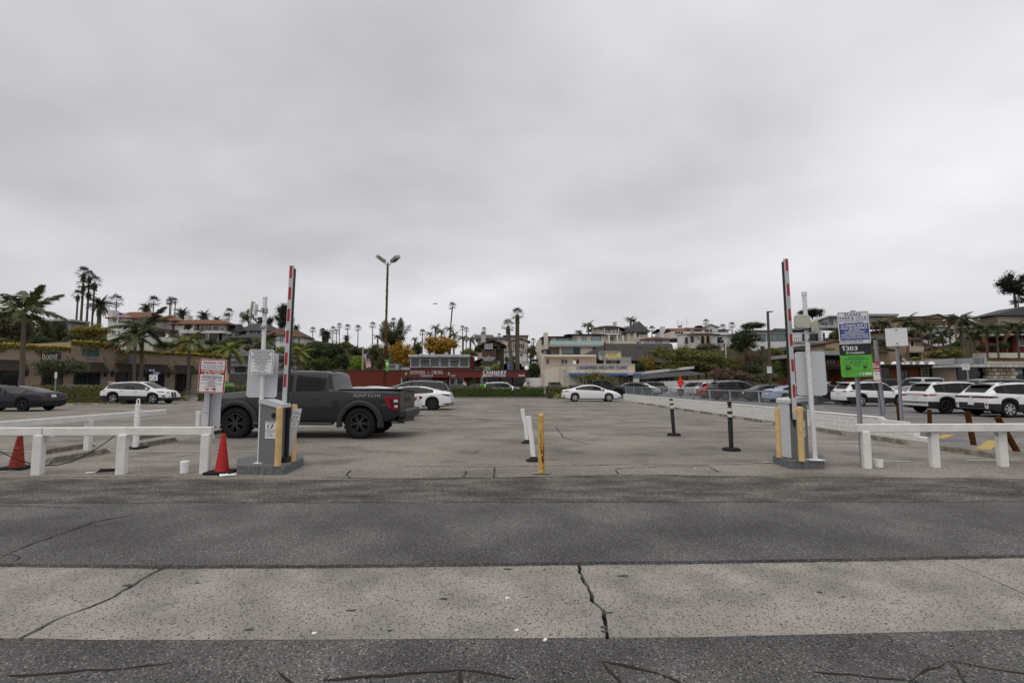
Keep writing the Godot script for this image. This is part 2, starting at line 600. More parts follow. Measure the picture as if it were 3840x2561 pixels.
		m.vertex_color_use_as_albedo = true
		m.backlight_enabled = true
		m.backlight = (p[1] * 0.8).linear_to_srgb()
	m = mat("bark",Color(0.13,0.105,0.085),0.95,0,0.2)
	grain(m,mid,Vector3(0.6,0.2,0.6))
	m = mat("palm_bark",Color(0.17,0.14,0.115),0.95,0,0.2)
	grain(m,course,Vector3(0.3,1.2,0.3))
	m = mat("palm_green",Color(0.14,0.14,0.07),0.8,0,0.3)
	m = mat("hill_earth",Color(0.075,0.070,0.036),1.0,0,0.2)
	grain(m,noise_tex(512,0.04,5,0.5,1.15,81),Vector3.ONE * 0.12)
	# people
	mat("skin",Color(0.42,0.26,0.19),0.6)
	mat("hair_blond",Color(0.35,0.22,0.10),0.7)
	mat("cloth_white",Color(0.58,0.56,0.53),0.9)
	mat("cloth_dark",Color(0.03,0.03,0.035),0.9)
	mat("cloth_tan",Color(0.40,0.31,0.22),0.9)


# a level slab with an outline in x and z,its sides going down to y0
func slab(s: Sh,poly: Array,y0: float,y1: float) -> void:
	s.flat(poly,y1)
	var pp := PackedVector2Array(poly)
	var cw := Geometry2D.is_polygon_clockwise(pp)
	for i in pp.size():
		var a := pp[i]
		var b := pp[(i+1) % pp.size()]
		if not cw:
			var w := a
			a = b
			b = w
		s.quad(V3(a.x,y0,a.y),V3(b.x,y0,b.y),V3(b.x,y1,b.y),V3(a.x,y1,a.y))

# the points of a broken edge between given points
func jag(pts: Array,step: float,amp: float) -> Array:
	var o := []
	for i in pts.size() - 1:
		var a: Vector2 = pts[i]
		var b: Vector2 = pts[i+1]
		var k := maxi(1,int(a.distance_to(b) / step))
		for j in k:
			var q := a.lerp(b,float(j) / k)
			if i+j > 0: q += Vector2(rng.randf_range(-amp,amp),rng.randf_range(-amp,amp))
			o.append(q)
	o.append(pts[-1])
	return o

func crack(s: Sh,pts: Array,wide: float,y: float,amp := 0.02) -> void:
	var p := jag(pts,0.09,amp)
	var l := []
	var r := []
	for i in p.size():
		var d: Vector2 = (p[mini(i+1,p.size() - 1)] - p[maxi(i - 1,0)]).normalized()
		var m := Vector2(-d.y,d.x)
		var w := wide * rng.randf_range(0.35,1.2) * (0.3 if i == 0 or i == p.size() - 1 else 1.0)
		l.append(V3(p[i].x+m.x * w * 0.5,y,p[i].y+m.y * w * 0.5))
		r.append(V3(p[i].x - m.x * w * 0.5,y,p[i].y - m.y * w * 0.5))
	for i in p.size() - 1:
		var up: float = (l[i+1] - l[i]).cross(r[i] - l[i]).y
		if up > 0: s.quad(l[i],l[i+1],r[i+1],r[i])
		else: s.quad(l[i],r[i],r[i+1],l[i+1])

func stripe(s: Sh,a: Vector2,b: Vector2,wide: float,y: float) -> void:
	var d := (b - a).normalized()
	var m := Vector2(-d.y,d.x) * wide * 0.5
	s.flat([a+m,b+m,b - m,a - m],y)

func paint(t: Node,a: Vector2,b: Vector2,wide := 0.09,m := "line_paint",y := 0.004) -> void:
	var s := Sh.new()
	stripe(s,a,b,wide,y)
	var o := part("line",s,M[m],t)

# height of the hill behind the street
func hill(x: float,z: float) -> float:
	var d := -z
	var xs := [-140.0,-60.0,-38.0,-14.0,8.0,30.0,60.0,90.0,160.0]
	var hs := [14.0,14.0,10.0,5.0,6.5,8.5,10.5,12.0,12.0]
	var d0s := [86.0,86.0,86.0,90.0,88.0,80.0,66.0,60.0,60.0]
	var i := 0
	while i < 7 and x > xs[i+1]: i += 1
	var t := clampf((x - xs[i]) / (xs[i+1] - xs[i]),0,1)
	var hh := lerpf(hs[i],hs[i+1],t)
	var d0 := lerpf(d0s[i],d0s[i+1],t)
	return hh * smoothstep(d0,d0+34.0,d)

func setting() -> void:
	# earth under everything
	var s := Sh.new()
	s.flat([Vector2(-900,60),Vector2(900,60),Vector2(900,-80),Vector2(-900,-80)],-0.10)
	s.flat([Vector2(-900,-80),Vector2(900,-80),Vector2(900,-900),Vector2(-900,-900)],-0.10)
	struct("ground",s,M.soil)
	# the street nearest the camera,broken asphalt
	s = Sh.new()
	var near := jag([Vector2(-26,-3.02),Vector2(-3.336,-3.446),Vector2(-1.252,-3.449),Vector2(1.124,-3.48),Vector2(3.479,-3.588),Vector2(26,-3.6)],0.12,0.012)
	slab(s,[Vector2(-26,14)]+near+[Vector2(26,14)],-0.09,-0.02)
	var street := struct("street",s,M.street)
	# cracks in a web of uneven cells: dirt and recess shade painted as one
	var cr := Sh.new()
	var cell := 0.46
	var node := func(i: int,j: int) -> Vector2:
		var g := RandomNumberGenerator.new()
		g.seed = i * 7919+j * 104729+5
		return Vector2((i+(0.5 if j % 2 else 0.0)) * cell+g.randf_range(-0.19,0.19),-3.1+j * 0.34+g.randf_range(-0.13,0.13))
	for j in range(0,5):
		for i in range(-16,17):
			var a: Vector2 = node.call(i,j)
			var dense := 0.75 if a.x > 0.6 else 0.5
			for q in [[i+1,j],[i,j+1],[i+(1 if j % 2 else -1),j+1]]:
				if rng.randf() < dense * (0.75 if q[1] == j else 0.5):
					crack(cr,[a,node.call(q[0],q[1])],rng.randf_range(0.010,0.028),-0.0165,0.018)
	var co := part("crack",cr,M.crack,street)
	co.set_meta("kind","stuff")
	# concrete gutter in four slabs
	var y := -0.03
	var c1 := jag([Vector2(-3.198,-4.851),Vector2(-3.196,-4.555),Vector2(-3.156,-4.146),Vector2(-3.212,-3.937),Vector2(-3.284,-3.738),Vector2(-3.272,-3.499)],0.08,0.012)
	var c2 := jag([Vector2(0.6,-4.891),Vector2(0.588,-4.667),Vector2(0.615,-4.265),Vector2(0.608,-4.062),Vector2(0.669,-3.903),Vector2(0.644,-3.71),Vector2(0.619,-3.505)],0.07,0.012)
	var c3 := [Vector2(4.134,-5.042),Vector2(4.093,-4.198),Vector2(4.086,-3.623)]
	var fl := Vector2(-4.78,-4.88)
	var nl := Vector2(-3.366,-3.476)
	var nm := Vector2(1.133,-3.508)
	var gap := func(c: Array,w: float) -> Array:
		var o := []
		for i in c.size(): o.append(c[i]+Vector2(w * (0.6+0.8 * absf(sin(i * 2.3))),0))
		return o
	var rev := func(c: Array) -> Array:
		var o := c.duplicate()
		o.reverse()
		return o
	var g1: Array = gap.call(c1,0.03)
	var g2: Array = gap.call(c2,0.026)
	var g3: Array = gap.call(c3,0.016)
	for poly in [[Vector2(-26,-4.45),fl]+c1+[Vector2(nl.x * 1.3,nl.y - 0.005),Vector2(-26,-3.05)],g1+[nl+Vector2(0.6,0),Vector2(-1.264,-3.48)]+rev.call(c2)+[Vector2(-1.777,-4.838)],g2+[nm]+[Vector2(3.508,-3.617)]+rev.call(c3)+[Vector2(1.61,-4.929)],g3+[Vector2(26,-3.62),Vector2(26,-5.0)]]:
		s = Sh.new()
		slab(s,poly,-0.09,y)
		struct("gutter",s,M.gutter)
	# stains and chewing gum pressed into the concrete
	var spots := Sh.new()
	for p in [Vector2(-2.658,-4.416),Vector2(-1.796,-3.609),Vector2(-0.037,-4.731),Vector2(0.98,-4.57),Vector2(-0.834,-3.595),Vector2(0.632,-3.643),Vector2(0.629,-3.588),Vector2(-1.186,-3.903),Vector2(-3.198,-4.363),Vector2(-0.538,-4.104),Vector2(0.719,-3.863),Vector2(2.481,-4.227)]:
		var poly := []
		var rr := rng.randf_range(0.012,0.03)
		for k in 9: poly.append(p+Vector2(cos(-k * TAU / 9) * rr * rng.randf_range(0.9,2.2),sin(-k * TAU / 9) * rr * rng.randf_range(0.6,1.1)))
		spots.flat(poly,-0.027)
	var st := struct("gutter_stains",spots,M.tar)
	# asphalt apron between the gutter and the lot
	s = Sh.new()
	var edge := jag([Vector2(-26,-4.5),Vector2(-4.702,-4.8),Vector2(-3.195,-4.746),Vector2(-1.748,-4.759),Vector2(-0.049,-4.814),Vector2(1.588,-4.863),Vector2(3.225,-4.934),Vector2(4.934,-5.031),Vector2(26,-5.1)],0.10,0.010)
	slab(s,edge+[Vector2(26,-7.3),Vector2(7,-7.2),Vector2(0,-7.15),Vector2(-26,-7.1)],-0.09,0.0)
	var apron := struct("apron",s,M.apron)
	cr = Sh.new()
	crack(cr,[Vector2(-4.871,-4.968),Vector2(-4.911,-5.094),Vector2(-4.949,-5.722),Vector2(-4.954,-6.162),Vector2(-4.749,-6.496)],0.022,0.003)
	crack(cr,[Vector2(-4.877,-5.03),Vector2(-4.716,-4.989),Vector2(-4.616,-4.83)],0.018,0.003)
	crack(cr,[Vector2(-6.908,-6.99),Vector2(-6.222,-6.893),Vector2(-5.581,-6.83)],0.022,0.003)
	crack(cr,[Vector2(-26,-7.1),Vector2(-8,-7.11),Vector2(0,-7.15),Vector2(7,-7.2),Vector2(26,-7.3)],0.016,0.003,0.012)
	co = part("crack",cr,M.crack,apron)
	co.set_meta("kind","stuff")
	s = Sh.new()
	slab(s,[Vector2(-26,-7.1),Vector2(0,-7.15),Vector2(7,-7.2),Vector2(26,-7.3)]+jag([Vector2(26,-8.75),Vector2(8.808,-8.876),Vector2(3.045,-9.201),Vector2(0,-9.048),Vector2(-3.276,-8.805),Vector2(-6.039,-8.852),Vector2(-8.832,-8.9),Vector2(-26,-8.4)],0.3,0.03),-0.09,0.0)
	var worn := struct("apron_edge",s,M.apron_worn)
	# parking lots
	s = Sh.new()
	slab(s,[Vector2(-60,-8.0),Vector2(-26,-8.0),Vector2(26,-8.0),Vector2(60,-8.0),Vector2(60,-13.6),Vector2(11.75,-13.6),Vector2(10.3,-46),Vector2(10.3,-54.5),Vector2(-60,-54.5)],-0.1,-0.004)
	var lot := struct("parking_lot",s,M.lot)
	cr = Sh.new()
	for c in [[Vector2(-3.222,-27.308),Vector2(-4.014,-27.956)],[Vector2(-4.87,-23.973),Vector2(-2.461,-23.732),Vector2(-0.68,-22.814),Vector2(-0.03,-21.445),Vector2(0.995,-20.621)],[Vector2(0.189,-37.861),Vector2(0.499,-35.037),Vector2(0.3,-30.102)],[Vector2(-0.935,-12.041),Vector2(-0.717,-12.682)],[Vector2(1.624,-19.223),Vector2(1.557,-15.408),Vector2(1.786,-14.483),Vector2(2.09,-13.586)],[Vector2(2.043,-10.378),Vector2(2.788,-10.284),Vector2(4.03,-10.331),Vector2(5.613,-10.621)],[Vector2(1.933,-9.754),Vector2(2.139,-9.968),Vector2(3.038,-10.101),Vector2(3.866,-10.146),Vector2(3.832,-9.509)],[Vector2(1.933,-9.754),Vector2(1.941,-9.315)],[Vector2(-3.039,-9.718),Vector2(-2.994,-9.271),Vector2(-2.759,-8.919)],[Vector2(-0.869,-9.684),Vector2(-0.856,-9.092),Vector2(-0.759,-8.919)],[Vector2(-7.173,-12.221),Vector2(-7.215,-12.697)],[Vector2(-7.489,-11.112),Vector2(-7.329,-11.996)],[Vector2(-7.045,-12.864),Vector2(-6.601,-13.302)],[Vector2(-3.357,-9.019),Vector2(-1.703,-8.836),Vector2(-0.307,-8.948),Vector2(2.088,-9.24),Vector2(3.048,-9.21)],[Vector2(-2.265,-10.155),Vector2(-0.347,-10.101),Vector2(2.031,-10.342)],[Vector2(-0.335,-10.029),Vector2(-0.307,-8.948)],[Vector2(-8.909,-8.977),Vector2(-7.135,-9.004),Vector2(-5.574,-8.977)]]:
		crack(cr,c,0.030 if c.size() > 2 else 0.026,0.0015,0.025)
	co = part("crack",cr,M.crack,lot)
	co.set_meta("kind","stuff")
	for k in range(-2,11):
		var d := 19.0+2.42 * k
		if k >= 0: paint(lot,Vector2(4.97,-d),Vector2(9.3,-d))
		else: paint(lot,Vector2(7.9+0.3 * k,-d),Vector2(9.6,-d))
	for k in range(0,14):
		var d := 15.05+2.5 * k
		paint(lot,Vector2(-9.2,-d),Vector2(-4.2,-d))
		paint(lot,Vector2(-17.3,-d - 0.7),Vector2(-12.3,-d - 0.7))
	paint(lot,Vector2(-13.9,-12.3),Vector2(-5.4,-12.25))
	paint(lot,Vector2(-17.3,-13.0),Vector2(-12.2,-12.9))
	paint(lot,Vector2(5.194,-10.651),Vector2(5.423,-10.651))
	paint(lot,Vector2(7.59,-10.722),Vector2(8.331,-10.752))
	paint(lot,Vector2(9.609,-10.876),Vector2(10.831,-10.981))
	for u in [Vector2(-5.599,-48.693),Vector2(-3.169,-48.693),Vector2(-0.806,-48.486),Vector2(1.685,-48.486)]:
		paint(lot,u,u+Vector2(0.25,-1.6),0.1)
	# the lot beyond the white wall
	s = Sh.new()
	slab(s,[Vector2(11.75,-13.6),Vector2(60,-13.6),Vector2(90,-56),Vector2(90,-78),Vector2(10.3,-78),Vector2(10.3,-46)],-0.1,-0.004)
	var lot2 := struct("parking_lot",s,M.lot_grey)
	for a in [[Vector2(12.545,-15.09),Vector2(13.842,-16.175)],[Vector2(11.599,-12.637),Vector2(13.679,-14.507)]]:
		paint(lot2,a[0],a[1],0.28,"line_yellow")
	for k in 9:
		paint(lot2,Vector2(21.5,-22.4 - 2.65 * k),Vector2(26.5,-22.4 - 2.65 * k))
	# street at the far end,its kerb and pavement
	s = Sh.new()
	slab(s,[Vector2(-120,-54.5),Vector2(10.3,-54.5),Vector2(10.3,-69),Vector2(-120,-69)],-0.12,-0.03)
	struct("road",s,M.road)
	s = Sh.new()
	slab(s,[Vector2(-120,-69),Vector2(10.3,-69),Vector2(10.3,-90),Vector2(-120,-90)],-0.12,0.08)
	struct("pavement",s,M.concrete)
	s = Sh.new()
	s.span(V3(-22,-0.1,-51.4),V3(10.2,0.13,-51.2))
	s.span(V3(-22,-0.1,-54.4),V3(10.2,0.13,-54.2))
	struct("kerb",s,M.concrete)
	s = Sh.new()
	s.flat([Vector2(-22,-51.4),Vector2(10.2,-51.4),Vector2(10.2,-54.2),Vector2(-22,-54.2)],0.06)
	struct("planting_bed",s,M.hill_earth)
	# concrete walk between the two rows of stalls
	s = Sh.new()
	slab(s,[Vector2(-11.5,-9.6),Vector2(-9.35,-9.3),Vector2(-9.35,-50),Vector2(-11.5,-50)],-0.05,0.006)
	struct("concrete_walk",s,M.concrete)
	# hill
	s = Sh.new()
	var g := []
	for j in 30:
		var row := []
		var z := -58.0 - j * 4.6 - (0.0 if j < 18 else (j - 18) * 14.0)
		for i in 61:
			var x := -240.0+i * 8.0
			var bump := 0.0 if j > 24 else 0.35 * sin(x * 0.31+z * 0.2) * clampf(hill(x,z) / 4.0,0,1)
			row.append(V3(x,-0.2+hill(x,z)+bump - (0.0 if j < 22 else (j - 22) * 1.6),z))
		g.append(row)
	s.skin(g)
	struct("hill",s,M.hill_earth)
	# ramp that climbs behind the second lot,on a white retaining wall
	s = Sh.new()
	var a0 := V3(17.44,2.34,-71)
	var a1 := V3(27.08,3.09,-71)
	s.quad(a0+V3(0,-0.35,0),a1+V3(0,-0.35,0),a1+V3(0,0.25,-6),a0+V3(0,0.25,-6))
	struct("driveway",s,M.ramp)
	s = Sh.new()
	s.prism([Vector2(a0.x,-0.05),Vector2(a1.x+1.0,-0.05),Vector2(a1.x+1.0,a1.y - 1.1),Vector2(a0.x,a0.y - 0.75)],-70.7,-70.95)
	solo("retaining_wall",s,M.stucco_white,"low white retaining wall under the sloping dark driveway","wall")
	s = Sh.new()
	s.prism([Vector2(a0.x,a0.y+0.2),Vector2(a1.x+1.0,a1.y+0.6),Vector2(a1.x+1.0,a1.y+1.0),Vector2(a0.x,a0.y+0.62)],-78.0,-78.4)
	solo("retaining_wall",s,M.stucco_white,"thin white kerb wall above the sloping dark driveway under the long hedge","wall")


# height of a polyline profile at x,its corners eased
func prof(p: Array,x: float,ease_by := 0.05) -> float:
	var t := 0.0
	for k in [-1.0,-0.5,0.0,0.5,1.0]:
		var q: float = x+k * ease_by
		var i := 0
		while i < p.size() - 2 and q > p[i+1][0]: i += 1
		var f := clampf((q - p[i][0]) / maxf(p[i+1][0] - p[i][0],1e-4),0,1)
		t += lerpf(p[i][1],p[i+1][1],f)
	return t / 5.0

# one vehicle body,front towards +x,wheels on y = 0; the spec gives its measures
class Car:
	var sp: Dictionary
	var host: Node
	var half: float
	func ring(x: float) -> Array:
		var L: float = sp.L
		var hl := L * 0.5
		var top: float = host.prof(sp.top,x,sp.get("ease",0.05))
		var belt: float = minf(host.prof(sp.belt,x,0.08),top - 0.015)
		var er := x+hl
		var ef := hl - x
		var w := half
		var rc: float = sp.get("rcr",0.45)
		if er < rc: w *= 1.0 - sp.get("kr",0.11) * pow(1.0 - er / rc,2.4)
		rc = sp.get("rcf",0.75)
		if ef < rc: w *= 1.0 - sp.get("kf",0.20) * pow(1.0 - ef / rc,2.2)
		var bot: float = sp.bot
		if er < 0.55: bot += sp.get("liftr",0.10) * pow(1.0 - er / 0.55,1.5)
		if ef < 0.6: bot += sp.get("liftf",0.04) * pow(1.0 - ef / 0.6,1.5)
		for xw in [sp.xr,sp.xf]:
			var dx: float = absf(x - xw)
			var ra: float = sp.R * sp.get("arch",1.13)
			if dx <= ra+1e-4: bot = maxf(bot,sp.R+sqrt(maxf(0.0,ra * ra - dx * dx)))
		bot = minf(bot,belt - 0.06)
		var ht := belt - bot
		var gh := clampf((top - belt - 0.03) / 0.28,0,1)
		var rw: float = half * sp.get("roof",0.72)
		var te := top - lerpf(0.02,0.055,gh)
		var p := []
		p.append(Vector2(w * 0.93,bot))
		p.append(Vector2(w * 0.985,bot+minf(0.07,ht * 0.2)))
		p.append(Vector2(w,bot+ht * 0.46))
		p.append(Vector2(w * 0.985,bot+ht * 0.78))
		p.append(Vector2(w * 0.955,belt))
		var gw := lerpf(w * 0.945,w * 0.925,gh)
		var low := belt+minf(0.025,(te - belt) * 0.2)
		var hi := te - minf(0.035,(te - belt) * 0.2)
		var rr := lerpf(w * 0.80,minf(rw,w * 0.93),gh)
		p.append(Vector2(gw,low))
		p.append(Vector2(lerpf(gw,rr,0.47)+0.018 * gh,lerpf(low,hi,0.55)))
		p.append(Vector2(lerpf(gw,rr,0.9),hi))
		p.append(Vector2(rr,te))
		p.append(Vector2(rr * lerpf(0.7,0.88,gh),top - lerpf(0.006,0.02,gh)))
		p.append(Vector2(rr * 0.45,top - 0.004))
		p.append(Vector2(0,top))
		return p
	func shift(x: float,y: float) -> float:
		var hl: float = sp.L * 0.5
		var er := x+hl
		var ef := hl - x
		if er < 0.4 and sp.has("rs"): return host.prof(sp.rs,y,0.02) * pow(1.0 - er / 0.4,1.3)
		if ef < 0.4 and sp.has("fs"): return host.prof(sp.fs,y,0.02) * pow(1.0 - ef / 0.4,1.3)
		return 0.0
	func pt(x: float,v: float,side: float,off := 0.0) -> Vector3:
		var p := ring(x)
		var i := clampi(int(v),0,p.size() - 2)
		var a: Vector2 = p[i]
		var b: Vector2 = p[i+1]
		var q := a.lerp(b,v - i)
		var e := (b - a).normalized()
		var m := Vector2(e.y,-e.x)
		q += m * off
		return Vector3(x+shift(x,q.y),q.y,q.x * side)
	# v at which the side reaches height y
	func at_height(x: float,y: float) -> float:
		var p := ring(x)
		for i in p.size() - 1:
			if y <= p[i+1].y: return i+clampf((y - p[i].y) / maxf(p[i+1].y - p[i].y,1e-4),0,1)
		return p.size() - 1.0
	# a strip of the side surface between two heights,lifted off a little
	func side_patch(s,x0: float,x1: float,ya: Array,yb: Array,side: float,off: float,nx := 6) -> void:
		for k in nx:
			var q := []
			for t in [[k,ya],[k+1,ya],[k+1,yb],[k,yb]]:
				var f := float(t[0]) / nx
				var x := lerpf(x0,x1,f)
				q.append(pt(x,at_height(x,lerpf(t[1][0],t[1][1],f)),side,off))
			if side > 0: s.quad(q[0],q[1],q[2],q[3])
			else: s.quad(q[3],q[2],q[1],q[0])
	# a patch on the front (end = 1) or rear (end = -1) face
	func end_patch(s,end: float,z0: float,z1: float,y0: float,y1: float,off: float) -> void:
		var hl: float = sp.L * 0.5 * end
		var ny := 3
		for k in ny:
			var a := lerpf(y0,y1,float(k) / ny)
			var b := lerpf(y0,y1,float(k+1) / ny)
			var pa := [Vector3(hl+shift(hl,a)+off * end,a,z0),Vector3(hl+shift(hl,a)+off * end,a,z1),Vector3(hl+shift(hl,b)+off * end,b,z1),Vector3(hl+shift(hl,b)+off * end,b,z0)]
			if end < 0: s.quad(pa[0],pa[1],pa[2],pa[3])
			else: s.quad(pa[3],pa[2],pa[1],pa[0])

func wheel_mesh(R: float,wide: float) -> ArrayMesh:
	var key := "tyre%.3f%.3f" % [R,wide]
	if not meshes.has(key):
		var s := Sh.new()
		var k := Basis(Vector3(1,0,0),PI / 2)
		var h := wide * 0.5
		var ri := R * 0.66
		s.lathe([Vector2(ri,-h * 0.85),Vector2(R * 0.80,-h),Vector2(R * 0.94,-h * 0.93),Vector2(R,-h * 0.6),Vector2(R,h * 0.6),Vector2(R * 0.94,h * 0.93),Vector2(R * 0.80,h),Vector2(ri,h * 0.85),Vector2(ri,-h * 0.85)],28,Vector3.ZERO,k)
		meshes[key] = s.mesh()
	return meshes[key]

func rim_mesh(R: float,wide: float,spokes: int,style: String) -> ArrayMesh:
	var key := "rim%.3f%.3f%d%s" % [R,wide,spokes,style]
	if not meshes.has(key):
		var s := Sh.new()
		var k := Basis(Vector3(1,0,0),PI / 2)
		var h := wide * 0.5
		var ri := R * 0.67
		s.lathe([Vector2(ri * 0.90,h * 0.45),Vector2(ri,h * 0.80),Vector2(ri * 1.02,h * 0.92),Vector2(ri * 0.96,h * 0.93),Vector2(ri * 0.90,h * 0.45)],28,Vector3.ZERO,k)
		s.lathe([Vector2(ri * 0.24,h * 0.5),Vector2(ri * 0.22,h * 0.86),Vector2(0.001,h * 0.88)],14,Vector3.ZERO,k)
		for i in spokes:
			var a := TAU * i / spokes
			for tw in ([-0.16,0.16] if style == "twin" else [0.0]):
				var bas := Basis(Vector3(0,0,1),a+tw)
				var wd: float = ri * {"fan": 0.30,"twin": 0.10,"disc": 0.52,"thin": 0.13}.get(style,0.22)
				var sk := Basis(Vector3(0,0,1),0.35 if style == "fan" else 0.0)
				var z1 := h * 0.86
				var z0 := h * 0.62
				var pts := [Vector3(ri * 0.15,-wd * 0.42,z1),Vector3(ri * 0.93,-wd * 0.5,z1),Vector3(ri * 0.93,wd * 0.5,z1),Vector3(ri * 0.15,wd * 0.42,z1)]
				var lo := []
				for q in 4:
					if q == 1 or q == 2: pts[q] = sk * pts[q]
					pts[q] = bas * pts[q]
					lo.append(pts[q] - Vector3(0,0,z1 - z0))
				s.quad(pts[0],pts[1],pts[2],pts[3])
				for q in 4: s.quad(lo[q],lo[(q+1) % 4],pts[(q+1) % 4],pts[q])
		meshes[key] = s.mesh()
	return meshes[key]

func add_wheels(t: Node3D,sp: Dictionary) -> void:
	var wd: float = sp.get("tw",0.24)
	for xw in [sp.xr,sp.xf]:
		for side in [-1.0,1.0]:
			var w := Node3D.new()
			w.name = "wheel"
			w.position = Vector3(xw,sp.R,side * (sp.W * 0.5 - wd * 0.5+sp.get("poke",-0.015)))
			if side < 0: w.rotation.y = PI
			t.add_child(w,true)
			inst("tyre",wheel_mesh(sp.R,wd),M.tyre,w)
			inst("rim",rim_mesh(sp.R * sp.get("rimk",1.0),wd,sp.get("spokes",5),sp.get("rimstyle","plain")),M[sp.get("rim","rim_silver")],w)
			var s := Sh.new()
			s.lathe([Vector2(sp.R * 0.64,0.0),Vector2(0.001,0.0)],20,Vector3.ZERO,Basis(Vector3(1,0,0),PI / 2))
			inst("brake_disc",s.mesh(),M.underbody,w,Transform3D(Basis(),Vector3(0,0,wd * 0.08)))

func build_car(called: String,label: String,category: String,sp: Dictionary,at: Vector3,turn_deg: float,group: String) -> Node3D:
	var t := thing(called,label,category,at,deg_to_rad(turn_deg),group)
	var car := Car.new()
	car.sp = sp
	car.host = self
	car.half = sp.W * 0.5
	var hl: float = sp.L * 0.5
	var ra: float = sp.R * sp.get("arch",1.13)
	# stations along the body
	var xs := []
	var nn := int(sp.L / 0.13)
	for i in nn+1: xs.append(-hl+sp.L * i / nn)
	for e in [0.02,0.05,0.10,0.18,0.27]:
		xs.append(-hl+e); xs.append(hl - e)
	for xw in [sp.xr,sp.xf]:
		for a in 13: xs.append(xw+ra * cos(PI * a / 12.0))
		xs.append(xw - ra - 0.006); xs.append(xw+ra+0.006)
	var keys := [sp.bb,sp.bt,sp.wt,sp.wb]
	for k in sp.pillars: keys.append(k[0]); keys.append(k[1])
	for k in sp.side: keys.append(k)
	for k in keys: xs.append(k)
	xs.sort()
	var st := []
	for x in xs:
		if st.is_empty() or x - st[-1] > 0.004: st.append(x)
		elif keys.has(x): st[-1] = x
	# points,smooth normals
	var np := 12
	var pos := []
	for x in st:
		var r := car.ring(x)
		var row := []
		for q in r: row.append(Vector3(x+car.shift(x,q.y),q.y,q.x))
		pos.append(row)
	var nor := []
	for i in st.size():
		var row := []
		for j in np:
			var du: Vector3 = pos[mini(i+1,st.size() - 1)][j] - pos[maxi(i - 1,0)][j]
			var dv: Vector3 = pos[i][mini(j+1,np - 1)] - pos[i][maxi(j - 1,0)]
			var m := du.cross(dv).normalized()
			if m.length() < 0.5: m = Vector3(0,1,0)
			if j == np - 1: m = Vector3(m.x,m.y,0).normalized()
			row.append(m)
		nor.append(row)
	var bucket := {}
	var body := Sh.new()
	var clad := Sh.new()
	var mir := Vector3(1,1,-1)
	for i in st.size() - 1:
		var xm: float = (st[i]+st[i+1]) * 0.5
		for j in np - 1:
			var where := "body"
			if (j == 5 or j == 6) and xm > sp.side[0] and xm < sp.side[1]:
				where = "pillar"
				var on := true
				var pane := 0
				for k in sp.pillars:
					if xm > k[0] and xm < k[1]: on = false
					if xm > k[1]: pane += 1
				if on: where = "side%d" % pane
			if (j == 9 or j == 10) and xm > sp.wt and xm < sp.wb: where = "windshield"
			if (j == 9 or j == 10) and xm > sp.bb and xm < sp.bt: where = "rear"
			if j >= 8 and xm > sp.bt and xm < sp.wt and sp.get("glassroof",false): where = "roof"
			if j < 1 or (j < 2 and sp.get("clad",false)): where = "clad"
			for side in [1.0,-1.0]:
				var key := where
				if where.begins_with("side"): key = where+("a" if side > 0 else "b")
				var s: Sh
				if where == "body": s = body
				elif where == "clad" or where == "pillar": s = clad
				else:
					if not bucket.has(key): bucket[key] = Sh.new()
					s = bucket[key]
				var a: Vector3 = pos[i][j]
				var b: Vector3 = pos[i+1][j]
				var c: Vector3 = pos[i+1][j+1]
				var d: Vector3 = pos[i][j+1]
				var na: Vector3 = nor[i][j]
				var nb: Vector3 = nor[i+1][j]
				var nc: Vector3 = nor[i+1][j+1]
				var nd: Vector3 = nor[i][j+1]
				if side > 0:
					s.t3(a,b,c,na,nb,nc); s.t3(a,c,d,na,nc,nd)
				else:
					s.t3(b * mir,a * mir,d * mir,nb * mir,na * mir,nd * mir); s.t3(b * mir,d * mir,c * mir,nb * mir,nd * mir,nc * mir)
	# end faces
	for e in [0,st.size() - 1]:
		for j in np - 1:
			var a: Vector3 = pos[e][j]
			var d: Vector3 = pos[e][j+1]
			var s := clad if (d.y < sp.get("skirt",0.45) and sp.get("clad",false)) else body
			if e == 0: s.quad(a * mir,a,d,d * mir)
			else: s.quad(a,a * mir,d * mir,d)
	part("body",body,M[sp.paint],t)
	part("trim",clad,M[sp.get("cladmat","car_trim")],t)
	for key in bucket:
		var called_as: String = {"windshield": "windshield","rear": "rear_window","roof": "glass_roof"}.get(key,"side_window")
		part(called_as,bucket[key],M[sp.get("glass","car_glass")],t)
	# underside and wheel housings
	var u := Sh.new()
	u.span(Vector3(-hl+0.45,sp.bot+0.02,-car.half * 0.86),Vector3(sp.xr - ra,sp.bot+0.4,car.half * 0.86))
	u.span(Vector3(sp.xr+ra,sp.bot+0.02,-car.half * 0.86),Vector3(sp.xf - ra,sp.bot+0.4,car.half * 0.86))
	u.span(Vector3(sp.xf+ra,sp.bot+0.02,-car.half * 0.82),Vector3(hl - 0.35,sp.bot+0.35,car.half * 0.82))
	u.span(Vector3(sp.xr - ra,sp.bot+0.05,-car.half * 0.6),Vector3(sp.xr+ra,sp.R * 2+0.1,car.half * 0.6))
	u.span(Vector3(sp.xf - ra,sp.bot+0.05,-car.half * 0.6),Vector3(sp.xf+ra,sp.R * 2+0.1,car.half * 0.6))
	for xw in [sp.xr,sp.xf]:
		for side in [-1.0,1.0]:
			for k in 12:
				var a0 := PI * k / 12.0
				var a1 := PI * (k+1) / 12.0
				var p0 := Vector3(xw+cos(a0) * ra,sp.R+sin(a0) * ra,0)
				var p1 := Vector3(xw+cos(a1) * ra,sp.R+sin(a1) * ra,0)
				var zo := Vector3(0,0,side * car.half * 0.93)
				var zi := Vector3(0,0,side * car.half * 0.58)
				u.quad(p0+zo,p1+zo,p1+zi,p0+zi)
	part("underbody",u,M.underbody,t)
